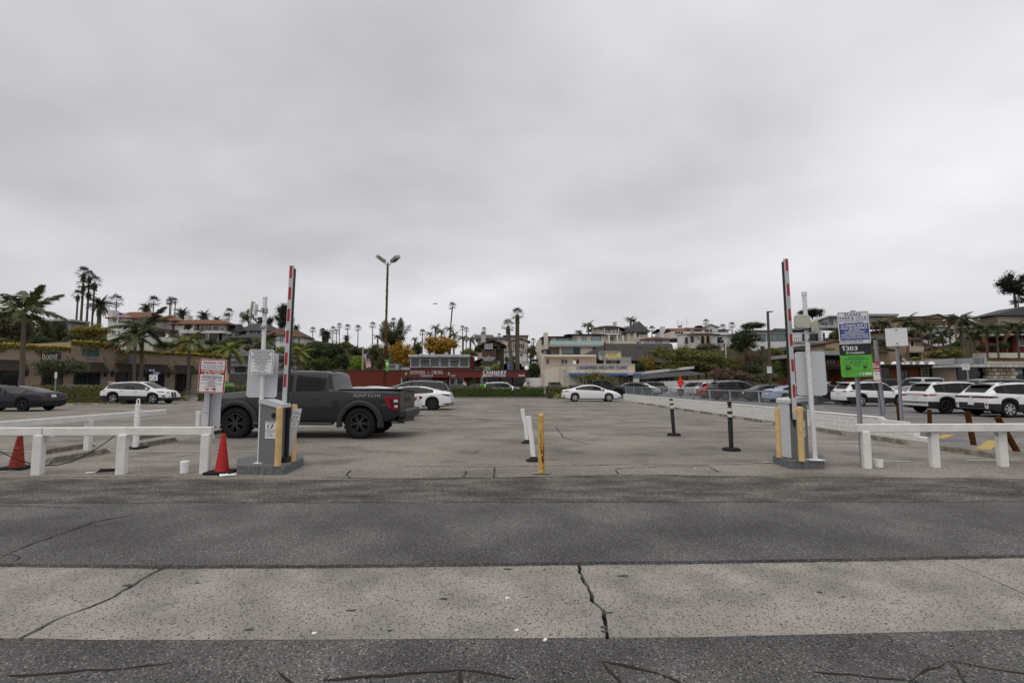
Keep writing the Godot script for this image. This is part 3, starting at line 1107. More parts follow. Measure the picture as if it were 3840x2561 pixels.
	add_wheels(t,sp)
	# shut lines,handles,mirrors,lamps,plate
	var sm := Sh.new()
	for x in sp.get("seams",[]):
		for side in [-1.0,1.0]:
			var yb := host_y(car,x)
			car.side_patch(sm,x - 0.006,x+0.006,[sp.bot+0.12,sp.bot+0.12] if absf(x - sp.xr) > ra and absf(x - sp.xf) > ra else [sp.R+ra+0.02,sp.R+ra+0.02],[yb,yb],side,0.003,1)
	if not sp.get("seams",[]).is_empty():
		part("seam",sm,M.seam,t)
	for h in sp.get("handles",[]):
		for side in [-1.0,1.0]:
			var s := Sh.new()
			var yb: float = prof(sp.belt,h,0.05) - sp.get("hy",0.12)
			var q := car.pt(h,car.at_height(h,yb),side,0.012)
			s.cbox(q,Vector3(0.20,0.03,0.03),0.01)
			part("handle",s,M[sp.get("handlemat",sp.paint)],t)
	for side in [-1.0,1.0]:
		if sp.has("mirror"):
			var s := Sh.new()
			var xm: float = sp.mirror
			var q := car.pt(xm,5.0,side,0.10)+Vector3(0,0.05,0)
			s.cbox(q,Vector3(0.14,0.15,0.20),0.045)
			part("mirror",s,M[sp.get("mirrormat",sp.paint)],t)
		for l in sp.get("lamps",[]):
			# [part name,material,kind,numbers]
			var s := Sh.new()
			if l[2] == "side": car.side_patch(s,l[3],l[4],l[5],l[6],side,0.006)
			elif side > 0 and l[2] == "bar": car.end_patch(s,l[3],l[4] if l[3] < 0 else l[4],l[5],l[6],l[7],0.008)
			elif l[2] == "end":
				car.end_patch(s,l[3],minf(l[4] * side,l[5] * side),maxf(l[4] * side,l[5] * side),l[6],l[7],0.008)
			if s.v.size() > 0: part(l[0],s,M[l[1]],t)
	for pl in sp.get("plates",[]):
		var s := Sh.new()
		car.end_patch(s,pl[0],-0.16,0.16,pl[1],pl[1]+0.16,0.02)
		part("licence_plate",s,M.plate,t)
	if sp.has("rails"):
		for side in [-1.0,1.0]:
			var s := Sh.new()
			var path := []
			var rad := []
			for k in 8:
				var x: float = lerpf(sp.rails[0],sp.rails[1],k / 7.0)
				path.append(Vector3(x,prof(sp.top,x)+(0.02 if k > 0 and k < 7 else -0.03),side * car.half * sp.get("roof",0.72) * 0.93))
				rad.append(0.018)
			s.tube(path,rad,6)
			part("roof_rail",s,M[sp.get("railmat","car_trim")],t)
	if sp.has("wing"):
		var s := Sh.new()
		s.cbox(Vector3(sp.wing[0],sp.wing[1],0),Vector3(0.26,0.035,sp.W * 0.66),0.012)
		part("spoiler",s,M[sp.get("wingmat",sp.paint)],t)
	if sp.has("chrome"):
		# bright moulding along the top of the side windows
		for side in [-1.0,1.0]:
			var s := Sh.new()
			var path := []
			var rad := []
			for k in 24:
				var x: float = lerpf(sp.side[0],sp.side[1],k / 23.0)
				path.append(car.pt(x,7.25,side,0.006)); rad.append(0.014)
			s.tube(path,rad,5)
			part("moulding",s,M.chrome,t)
	return t

func host_y(car: Car,x: float) -> float:
	return prof(car.sp.belt,x,0.05)

func sedan() -> Dictionary:
	return {"L": 4.75,"W": 1.84,"R": 0.335,"xr": -1.42,"xf": 1.42,"bot": 0.20,"roof": 0.68,
		"top": [[-2.375,0.98],[-2.2,1.03],[-1.72,1.07],[-0.98,1.38],[-0.4,1.445],[0.1,1.45],[0.5,1.39],[1.28,1.03],[1.7,0.95],[2.15,0.83],[2.375,0.68]],
		"belt": [[-2.375,0.90],[-1.8,0.98],[-0.9,0.96],[0.9,0.90],[1.3,0.88],[2.375,0.62]],
		"bb": -1.70,"bt": -1.02,"wt": 0.48,"wb": 1.24,"side": [-1.45,1.0],"pillars": [[-0.32,-0.22],[-1.15,-1.10]],
		"seams": [-0.27,0.95,-1.12],"handles": [-0.85,0.15],"mirror": 0.82,"spokes": 9,"rimstyle": "thin",
		"rs": [[0.2,0.06],[0.4,-0.06],[0.6,-0.05],[0.95,0.02],[1.1,0.06]],"fs": [[0.2,-0.03],[0.45,0.06],[0.7,-0.02]],
		"lamps": [["tail_light","lamp_red","side",-2.36,-2.0,[0.80,0.86],[0.94,0.92]],["tail_light","lamp_red","end",-1.0,0.42,0.80,0.80,0.94],["headlight","lamp_clear","side",1.85,2.33,[0.70,0.60],[0.76,0.68]],["headlight","lamp_clear","end",1.0,0.42,0.70,0.56,0.66]],
		"plates": [[-1.0,0.66]],"paint": "paint_silver"}

func fastback() -> Dictionary:
	var s := sedan()
	s.merge({"L": 4.72,"W": 1.85,"top": [[-2.36,1.02],[-2.22,1.08],[-1.95,1.12],[-1.0,1.37],[-0.35,1.44],[0.15,1.435],[0.55,1.36],[1.4,0.98],[1.75,0.90],[2.2,0.74],[2.36,0.60]],
		"belt": [[-2.36,0.94],[-1.6,1.0],[-0.9,0.95],[0.9,0.86],[1.4,0.84],[2.36,0.55]],"bb": -1.93,"bt": -0.55,"wt": 0.40,"wb": 1.38,"side": [-1.55,1.15],"pillars": [[-0.22,-0.12]],"glassroof": true,"rim": "rim_black","spokes": 6,"rimstyle": "fan","seams": [-0.17,1.0,-1.0]},true)
	return s

func suv() -> Dictionary:
	return {"L": 4.6,"W": 1.87,"R": 0.365,"xr": -1.36,"xf": 1.36,"bot": 0.24,"roof": 0.70,"clad": true,"skirt": 0.52,
		"top": [[-2.3,1.08],[-2.22,1.14],[-1.86,1.58],[-1.6,1.63],[-0.6,1.69],[0.1,1.68],[0.5,1.61],[1.22,1.16],[1.5,1.10],[2.0,1.00],[2.2,0.90],[2.3,0.72]],
		"belt": [[-2.3,1.0],[-1.9,1.10],[-1.0,1.06],[0.9,1.0],[1.2,0.98],[2.3,0.68]],
		"bb": -2.2,"bt": -1.86,"wt": 0.47,"wb": 1.18,"side": [-1.9,1.0],"pillars": [[-0.42,-0.32],[-1.42,-1.34]],
		"seams": [-0.37,0.92,-1.36],"handles": [-0.95,0.05],"mirror": 0.86,"spokes": 5,"rimstyle": "twin","rails": [-1.6,0.3],"wing": [-1.92,1.63],
		"rs": [[0.2,0.10],[0.5,-0.05],[0.7,-0.03],[1.0,0.0],[1.2,0.04]],"fs": [[0.2,-0.04],[0.5,0.05],[0.9,-0.05]],
		"lamps": [["tail_light","lamp_red","side",-2.28,-1.85,[0.88,0.95],[1.02,1.0]],["tail_light","lamp_red","end",-1.0,0.45,0.82,0.90,1.0],["headlight","lamp_clear","side",1.8,2.27,[0.86,0.76],[0.95,0.86]],["headlight","lamp_clear","end",1.0,0.4,0.74,0.74,0.84],["bumper_lamp","lamp_dark","end",-1.0,0.5,0.78,0.56,0.62]],
		"plates": [[-1.0,0.72]],"paint": "paint_white","kr": 0.10}

func pickup() -> Dictionary:
	return {"L": 5.9,"W": 2.08,"R": 0.445,"xr": -1.78,"xf": 1.92,"bot": 0.47,"roof": 0.78,"arch": 1.19,"tw": 0.31,"poke": 0.06,"rimk": 0.94,"ease": 0.03,
		"top": [[-2.95,1.40],[-2.6,1.42],[-1.0,1.43],[-0.90,1.44],[-0.81,1.92],[-0.62,1.985],[0.4,2.02],[0.95,1.95],[1.6,1.45],[1.8,1.40],[2.5,1.33],[2.82,1.24],[2.95,1.0]],
		"belt": [[-2.95,1.33],[-1.0,1.37],[0.9,1.34],[1.5,1.27],[2.6,1.16],[2.95,0.9]],
		"bb": -0.90,"bt": -0.80,"wt": 0.92,"wb": 1.54,"side": [-0.68,1.3],"pillars": [[0.20,0.31]],
		"seams": [-0.74,0.25,1.32,-0.95],"handles": [-0.42,0.52],"hy": 0.20,"handlemat": "car_trim","mirror": 1.02,"mirrormat": "car_trim","spokes": 6,"rimstyle": "twin","rim": "rim_grey",
		"rcr": 0.25,"kr": 0.04,"liftr": 0.22,"liftf": 0.15,"rcf": 0.5,"kf": 0.13,
		"rs": [[0.5,0.02],[0.8,0.02],[1.35,0.0]],"paint": "paint_graphite"}

func mix(a: Dictionary,b: Dictionary) -> Dictionary:
	a.merge(b,true)
	return a

func vehicles() -> void:
	# dark pickup beside the barrier; front to -x
	var sp := pickup()
	var near := 15.05
	var truck := build_car("pickup_truck","dark grey lifted crew-cab pickup with flared arches and big off-road tyres","truck",sp,Vector3(-6.22,0,-near - 1.04),178.6,"")
	truck_extras(truck,sp)
	# silver saloon mostly hidden by the pickup
	sp = mix(sedan(),{"L": 4.6,"paint": "paint_silver","seams": []})
	build_car("sedan","silver sedan with red tail lights tucked behind the dark pickup","car",sp,Vector3(-6.75,0,-22.4),180,"")
	sp = mix(sedan(),{"L": 4.55,"paint": "paint_white","seams": []})
	build_car("sedan","white car with only its roof showing above the pickup bed","car",sp,Vector3(-6.9,0,-25.0),180,"")
	# white electric liftback
	sp = mix(fastback(),{"L": 4.98,"W": 1.96,"R": 0.36,"xr": -1.46,"xf": 1.5,"paint": "paint_white","glassroof": true,"glass": "car_glass",
		"top": [[-2.49,0.98],[-2.36,1.06],[-2.05,1.12],[-1.0,1.38],[-0.4,1.44],[0.15,1.435],[0.6,1.35],[1.45,0.97],[1.8,0.88],[2.3,0.72],[2.49,0.58]],
		"belt": [[-2.49,0.92],[-1.7,1.0],[-0.9,0.95],[0.9,0.88],[1.4,0.85],[2.49,0.55]],"bb": -2.02,"bt": -0.7,"side": [-1.5,1.2],"pillars": [[-0.28,-0.18],[-0.98,-0.94]],"spokes": 7,"rimstyle": "disc","rim": "rim_black","tw": 0.27,"chrome": true,
		"lamps": [["tail_light","lamp_dark","side",-2.46,-2.0,[0.80,0.90],[0.93,0.95]],["tail_light","lamp_dark","end",-1.0,0.4,0.84,0.80,0.93],["bumper_insert","car_trim","end",-1.0,0.0,0.78,0.30,0.42],["bumper_insert","car_trim","side",-2.46,-2.05,[0.32,0.36],[0.42,0.38]]],"plates": [[-1.0,0.60]]})
	build_car("electric_sedan","white four-door liftback with black wheel covers and smoked tail lamps","car",sp,Vector3(-6.15,0,-30.85),180.0,"")
	# black minivan
	sp = mix(suv(),{"L": 5.17,"W": 2.0,"paint": "paint_charcoal","chrome": true,"xr": -1.5,"xf": 1.58,
		"top": [[-2.58,1.10],[-2.5,1.16],[-2.22,1.64],[-1.9,1.72],[-0.6,1.79],[0.3,1.76],[0.8,1.64],[1.9,1.12],[2.2,1.0],[2.5,0.85],[2.58,0.70]],
		"belt": [[-2.58,1.0],[-1.9,1.16],[-1.0,1.12],[0.9,1.05],[1.6,1.0],[2.58,0.66]],"bb": -2.46,"bt": -2.2,"wt": 0.75,"wb": 1.85,"side": [-2.15,1.6],"pillars": [[-0.05,0.05],[-1.25,-1.15]],"wing": [-2.22,1.72],"clad": false,"seams": [0.0,-1.2],"handles": [-0.5,0.3],"mirror": 1.3})
	build_car("minivan","black minivan with chrome window moulding beyond the white liftback","van",sp,Vector3(-7.05,0,-37.2),180,"")
	sp = mix(sedan(),{"paint": "paint_charcoal","seams": []})
	build_car("sedan","dark sedan with only its roof showing past the black minivan","car",sp,Vector3(-8.9,0,-40.6),180,"")
	# far row: dark blue liftback,white crossover
	sp = mix(fastback(),{"L": 4.72,"paint": "paint_navy","plates": [[-1.0,0.78]],"lamps": [["tail_light","lamp_dark","side",-2.34,-1.9,[0.86,0.93],[0.97,0.98]],["tail_light","lamp_dark","end",-1.0,0.45,0.82,0.86,0.98],["bumper_insert","car_trim","end",-1.0,0.0,0.75,0.30,0.40]],"R": 0.345,"spokes": 5})
	build_car("electric_sedan","dark blue liftback with black wheels beside the trimmed hedge","car",sp,Vector3(-28.9,0,-29.45),180,"")
	sp = mix(suv(),{"L": 4.95,"W": 1.97,"R": 0.385,"xr": -1.46,"xf": 1.54,"paint": "paint_pearl","wing": [-2.05,1.63],
		"top": [[-2.475,1.06],[-2.36,1.14],[-1.98,1.56],[-1.6,1.62],[-0.5,1.69],[0.1,1.68],[0.55,1.60],[1.45,1.14],[1.8,1.08],[2.25,0.99],[2.4,0.88],[2.475,0.70]],
		"belt": [[-2.475,0.98],[-1.9,1.14],[-1.0,1.08],[0.9,1.02],[1.4,1.0],[2.475,0.68]],"bb": -2.33,"bt": -1.98,"wt": 0.5,"wb": 1.42,"side": [-2.0,1.2],"pillars": [[-0.30,-0.18]],"seams": [-0.24,1.05,-1.3],"handlemat": "car_trim","handles": [-0.8,0.25],"mirror": 1.05,"spokes": 5,"rimstyle": "plain",
		"lamps": [["tail_light","lamp_dark","side",-2.45,-2.05,[0.98,1.02],[1.03,1.05]],["headlight","car_trim","side",1.8,2.44,[0.90,0.82],[0.96,0.90]],["headlight","car_trim","end",1.0,0.45,0.78,0.82,0.88],["grille","car_trim","end",1.0,0.03,0.27,0.44,0.88],["air_intake","car_trim","side",2.12,2.46,[0.62,0.42],[0.64,0.70]],["air_intake","car_trim","end",1.0,0.0,0.66,0.34,0.42]],"plates": []})
	build_car("crossover","white crossover with tall twin grille and five-spoke wheels by the hedge","car",sp,Vector3(-28.55,0,-39.2),0,"")
	sp = mix(sedan(),{"paint": "paint_charcoal","seams": []})
	build_car("sedan","dark car with a lit red lamp by the brick shopfront at the frame edge","car",sp,Vector3(-42.0,0,-41.0),175,"")
	sp = mix(sedan(),{"paint": "paint_black","seams": []})
	build_car("sedan","black car with rounded roof peeking past the dark blue liftback","car",sp,Vector3(-36.0,0,-41.5),182,"")
	# far street
	sp = mix(suv(),{"paint": "paint_white","L": 4.65,"clad": false})
	build_car("crossover","white crossover behind the clipped hedge in front of the shops","car",sp,Vector3(-1.05,-0.03,-57.5),0,"")
	sp = mix(sedan(),{"paint": "paint_charcoal","seams": []})
	build_car("sedan","charcoal hatchback behind the hedge near the shop doors","car",sp,Vector3(-6.9,-0.03,-61.5),180,"")
	sp = mix(sedan(),{"paint": "paint_black","seams": []})
	build_car("sedan","black sedan nosed against the white crossover behind the hedge","car",sp,Vector3(-4.0,-0.03,-64.0),0,"")
	sp = mix(suv(),{"paint": "paint_charcoal","seams": []})
	build_car("crossover","dark hatchback behind the black pickup by the white gate","car",sp,Vector3(5.2,-0.03,-63.0),90,"")
	sp = mix(pickup(),{"paint": "paint_black","W": 1.98,"R": 0.40,"bot": 0.40,"arch": 1.13,"poke": -0.01,"tw": 0.27,"top": [[-2.95,1.33],[-2.6,1.34],[-0.9,1.35],[-0.82,1.38],[-0.66,1.82],[-0.45,1.88],[0.4,1.91],[0.95,1.82],[1.6,1.34],[1.8,1.28],[2.5,1.22],[2.82,1.12],[2.95,0.9]],"belt": [[-2.95,1.26],[-1.0,1.27],[0.9,1.24],[1.5,1.2],[2.6,1.08],[2.95,0.8]],"bb": -0.82,"bt": -0.64,"lamps": [["tail_light","lamp_red","side",-2.93,-2.76,[0.92,0.92],[1.18,1.18]]],"plates": []})
	var ram := build_car("pickup_truck","black crew-cab pickup with a hand truck standing in its bed","truck",sp,Vector3(9.0,0.0,-53.2),0,"")
	var s := Sh.new()
	for q in [-1.55,-1.25]:
		s.tube([Vector3(q,1.3,0.3),Vector3(q,1.75,0.3),Vector3(q+0.06,1.85,0.2),Vector3(q,1.9,0.05),Vector3(q - 0.04,1.8,-0.1),Vector3(q,1.3,-0.1)],[0.02,0.02,0.02,0.02,0.02,0.02],6)
	part("hand_truck_frame",s,M.galvanised,ram)
	s = Sh.new()
	s.span(Vector3(-0.98,1.3,-0.8),Vector3(-0.90,1.98,-0.74))
	s.span(Vector3(-0.98,1.3,0.74),Vector3(-0.90,1.98,0.8))
	s.span(Vector3(-0.98,1.6,-0.8),Vector3(-0.92,1.66,0.8))
	part("headache_rack",s,M.car_trim,ram)
	# white coupe
	sp = mix(sedan(),{"L": 4.83,"W": 1.86,"paint": "paint_white","glass": "car_glass",
		"top": [[-2.415,0.96],[-2.25,1.01],[-1.85,1.05],[-0.85,1.36],[-0.3,1.425],[0.1,1.42],[0.5,1.35],[1.35,1.0],[1.8,0.92],[2.25,0.76],[2.415,0.60]],
		"belt": [[-2.415,0.90],[-1.8,0.97],[-0.9,0.96],[0.9,0.88],[1.3,0.86],[2.415,0.58]],"bb": -1.8,"bt": -0.9,"wb": 1.32,"side": [-1.35,1.08],"pillars": [[-0.55,-0.45]],"seams": [-0.50,0.98],"handles": [-0.30],"spokes": 7,"rimstyle": "fan",
		"lamps": [["tail_light","lamp_dark","side",-2.39,-1.92,[0.80,0.88],[0.93,0.92]],["tail_light","lamp_dark","end",-1.0,0.42,0.82,0.80,0.93],["vent","car_trim","side",-2.36,-2.27,[0.36,0.36],[0.40,0.64]],["headlight","lamp_clear","side",1.95,2.38,[0.68,0.58],[0.74,0.67]],["air_intake","car_trim","side",2.20,2.40,[0.36,0.36],[0.38,0.46]]]})
	build_car("coupe","white two-door coupe with swirling alloy wheels facing the white block wall","car",sp,Vector3(6.72,0,-43.5),-1.0,"")
	# second lot,noses towards +x
	sp = mix(suv(),{"L": 4.58,"paint": "paint_white","W": 1.87,"R": 0.375,"glass": "car_glass","rim": "rim_silver","spokes": 7,"rimstyle": "fan","top": [[-2.29,1.02],[-2.22,1.12],[-1.75,1.53],[-1.4,1.60],[-0.5,1.645],[0.1,1.635],[0.6,1.55],[1.35,1.12],[1.7,1.05],[2.1,0.93],[2.29,0.70]],"bb": -2.18,"bt": -1.76,"wing": [-1.82,1.56],"wingmat": "car_trim","cladmat": "car_trim","rails": [-1.5,0.2],
		"lamps": [["tail_light","lamp_dark","bar",-1.0,-0.85,0.85,0.90,0.99],["tail_light","lamp_dark","side",-2.27,-1.88,[0.88,0.92],[1.0,0.97]],["reflector","lamp_red","end",-1.0,0.72,0.80,0.56,0.66],["lower_bumper","car_trim","bar",-1.0,-0.66,0.66,0.42,0.68]],"plates": [[-1.0,0.56]]})
	var v := build_car("crossover","white electric crossover with dark full-width tail lamp and round tailgate badge","car",sp,Vector3(24.55,0,-24.7),1.5,"")
	s = Sh.new()
	s.lathe([Vector2(0.075,0),Vector2(0.075,0.012),Vector2(0.06,0.016),Vector2(0.055,0.010),Vector2(0.001,0.010)],20,Vector3(-2.31,0.945,0),Basis(Vector3(0,0,1),PI / 2))
	for q in [[-0.03,0.04,-0.012,-0.045],[-0.012,-0.045,0.0,0.0],[0.0,0.0,0.012,-0.045],[0.012,-0.045,0.03,0.04]]:
		s.tube([Vector3(-2.325,0.945+q[1],q[0]),Vector3(-2.325,0.945+q[3],q[2])],[0.006,0.006],5)
	part("badge",s,M.chrome,v)
	sp = mix(suv(),{"L": 4.59,"paint": "paint_pearl","W": 1.87,"R": 0.37,"rim": "rim_grey","spokes": 5,"rimstyle": "plain","clad": true,"skirt": 0.42,"lamps": [["tail_light","lamp_red","bar",-1.0,-0.84,0.84,0.97,1.01],["tail_light","lamp_red","side",-2.28,-1.9,[0.93,0.95],[1.03,1.0]],["tail_light","lamp_red","end",-1.0,0.55,0.84,0.92,0.97],["bumper_insert","car_trim","bar",-1.0,-0.8,0.8,0.56,0.62]],"plates": [[-1.0,0.78]]})
	build_car("crossover","white crossover with thin red light bar and dark five-spoke wheels","car",sp,Vector3(23.9,0,-27.35),1.5,"")
	sp = mix(suv(),{"L": 4.6,"paint": "paint_white","spokes": 10,"rimstyle": "thin","lamps": [["tail_light","lamp_red","side",-2.28,-1.8,[0.98,1.0],[1.08,1.04]],["tail_light","lamp_red","end",-1.0,0.42,0.82,0.97,1.05]],"plates": [[-1.0,0.78]]})
	build_car("crossover","white crossover with black cladding and slanted red lamps behind the green sign","car",sp,Vector3(25.1,0,-35.55),1.5,"")
	sp = mix(sedan(),{"paint": "paint_black","rim": "rim_silver","wing": [-2.25,1.12],"seams": []})
	build_car("sedan","black sedan with trunk spoiler behind the chain link fence","car",sp,Vector3(23.6,0,-38.3),1.5,"")
	sp = mix(fastback(),{"paint": "paint_blue","L": 4.8,"seams": [],"lamps": [["tail_light","lamp_dark","bar",-1.0,-0.8,0.8,0.90,0.96]]})
	build_car("electric_sedan","pale blue fastback with black roof behind the chain link fence","car",sp,Vector3(22.9,0,-40.9),1.5,"")
	sp = mix(sedan(),{"paint": "paint_green","rim": "rim_silver","L": 4.85})
	build_car("sedan","dark grey sedan with bright rear lamps behind the chain link fence","car",sp,Vector3(22.2,0,-43.5),1.5,"")
	sp = mix(suv(),{"L": 5.0,"W": 1.98,"paint": "paint_black","chrome": true,"clad": false,"railmat": "chrome","xr": -1.45,"xf": 1.5,"top": [[-2.5,1.12],[-2.42,1.18],[-2.12,1.62],[-1.8,1.70],[-0.6,1.76],[0.2,1.75],[0.65,1.66],[1.35,1.20],[1.7,1.14],[2.25,1.04],[2.42,0.92],[2.5,0.72]],"belt": [[-2.5,1.04],[-1.9,1.14],[-1.0,1.12],[0.9,1.06],[1.3,1.04],[2.5,0.70]],"bb": -2.4,"bt": -2.12,"side": [-2.05,1.15],"wb": 1.32,"wing": [-2.15,1.69],"rails": [-1.9,0.4],"rimstyle": "twin","spokes": 6})
	build_car("sport_utility","black three-row sport utility with chrome window line near the brown shrub","car",sp,Vector3(20.7,0,-46.9),1.5,"")
	sp = mix(suv(),{"paint": "paint_red","L": 4.2,"W": 1.78,"top": [[-2.1,0.95],[-2.02,1.05],[-1.6,1.42],[-0.6,1.5],[0.1,1.48],[0.6,1.38],[1.35,1.0],[1.7,0.93],[2.0,0.80],[2.1,0.62]],"belt": [[-2.1,0.88],[-1.5,1.0],[0.9,0.9],[2.1,0.6]],"bb": -2.0,"bt": -1.62,"xr": -1.3,"xf": 1.25,"R": 0.32,"bot": 0.2,"wing": [-1.68,1.42],"side": [-1.6,1.05],"wb": 1.3,"rcf": 0.5,"clad": false})
	sp.erase("rails")
	build_car("hatchback","red hatchback tucked behind the black sport utility","car",sp,Vector3(20.75,0,-50.6),1.5,"")
	sp = mix(suv(),{"paint": "paint_white"})
	build_car("crossover","white hatchback tucked behind the red hatchback","car",sp,Vector3(22.0,0,-54.2),2,"")
	# far side of the second lot
	sp = mix(suv(),{"paint": "paint_silver","L": 4.75,"clad": false})
	build_car("crossover","silver sport utility below the sloping driveway and its white wall","car",sp,Vector3(21.8,0,-62.0),172,"")
	sp = mix(suv(),{"paint": "paint_green","L": 4.85,"chrome": true,"clad": false,"spokes": 10,"rimstyle": "thin","top": [[-2.42,1.0],[-2.3,1.08],[-1.5,1.50],[-0.6,1.62],[0.1,1.62],[0.6,1.53],[1.35,1.10],[1.8,1.02],[2.2,0.92],[2.42,0.68]],"belt": [[-2.42,0.95],[-1.5,1.05],[0.9,0.98],[2.42,0.66]],"bb": -2.2,"bt": -1.5,"side": [-1.7,1.1]})
	sp.erase("wing")
	build_car("crossover","dark green coupe-roofed crossover side-on behind the green mesh screen","car",sp,Vector3(14.2,0,-61.5),180,"")
	sp = mix(sedan(),{"paint": "paint_white","L": 4.2,"top": [[-2.1,0.72],[-1.9,0.92],[-1.3,1.1],[-0.8,1.4],[-0.2,1.48],[0.2,1.44],[0.9,1.05],[1.6,0.92],[2.0,0.72],[2.1,0.6]],"belt": [[-2.1,0.66],[-1.6,0.92],[-0.8,0.98],[0.9,0.92],[2.1,0.55]],"bb": -1.25,"bt": -0.8,"wt": 0.2,"wb": 0.88,"side": [-1.0,0.7],"pillars": [[-0.3,-0.22]],"xr": -1.28,"xf": 1.25,"R": 0.33,"seams": [],"lamps": [["tail_light","lamp_red","side",-2.02,-1.75,[0.66,0.70],[0.80,0.80]],["tail_light","lamp_red","end",-1.0,0.5,0.72,0.60,0.70]],"plates": []})
	build_car("compact_car","rounded white compact car with dark soft top near the clinic","car",sp,Vector3(16.7,0,-65.0),150,"")
	sp = mix(pickup(),{"paint": "paint_white","W": 2.0,"R": 0.4,"poke": -0.01})
	build_car("pickup_truck","white pickup parked under the blue clinic awning","truck",sp,Vector3(14.9,0,-74.0),180,"")
	sp = mix(suv(),{"paint": "paint_grey","L": 4.7})
	build_car("crossover","grey sport utility beyond the clinic posts","car",sp,Vector3(18.4,0,-68.5),180,"")
	sp = mix(sedan(),{"paint": "paint_silver"})
	build_car("sedan","silver sedan facing the thin-light-bar crossover, windshield towards it","car",sp,Vector3(30.6,0,-33.0),182,"")
	sp = mix(suv(),{"paint": "paint_grey","L": 4.9,"W": 2.0,"top": [[-2.45,1.2],[-2.38,1.3],[-2.15,1.78],[-1.8,1.85],[-0.6,1.88],[0.3,1.86],[0.75,1.78],[1.4,1.28],[1.8,1.2],[2.3,1.1],[2.45,0.8]],"belt": [[-2.45,1.12],[0.9,1.14],[2.45,0.78]],"bb": -2.36,"bt": -2.14,"wt": 0.7,"wb": 1.36,"wing": [-2.2,1.82],"side": [-2.1,1.2]})
	build_car("sport_utility","grey boxy sport utility beyond the two white crossovers","car",sp,Vector3(32.0,0,-34.5),181,"")
	sp = mix(suv(),{"paint": "paint_black","L": 5.0,"top": [[-2.45,1.2],[-2.38,1.3],[-2.15,1.82],[-1.8,1.88],[0.3,1.9],[0.75,1.82],[1.4,1.28],[1.8,1.2],[2.3,1.1],[2.45,0.8]],"bb": -2.36,"bt": -2.14,"wing": [-2.2,1.84]})
	build_car("sport_utility","black tall sport utility in the shade of the brick restaurant roof","car",sp,Vector3(31.5,0,-44.0),180,"")
	sp = mix(suv(),{"paint": "paint_white","L": 4.7,"clad": false})
	build_car("crossover","pale crossover half hidden behind the raised striped arm","car",sp,Vector3(26.8,0,-46.5),181,"")
	sp = mix(pickup(),{"paint": "paint_silver","W": 1.98,"R": 0.39,"poke": -0.01,"bot": 0.4})
	build_car("pickup_truck","pale pickup cab beside the grey boxy sport utility","truck",sp,Vector3(31.4,0,-38.6),90,"")
	sp = mix(suv(),{"paint": "paint_charcoal"})
	build_car("sport_utility","dark sport utility in front of the stone-piered storefront","car",sp,Vector3(36.9,0,-37.5),181,"")

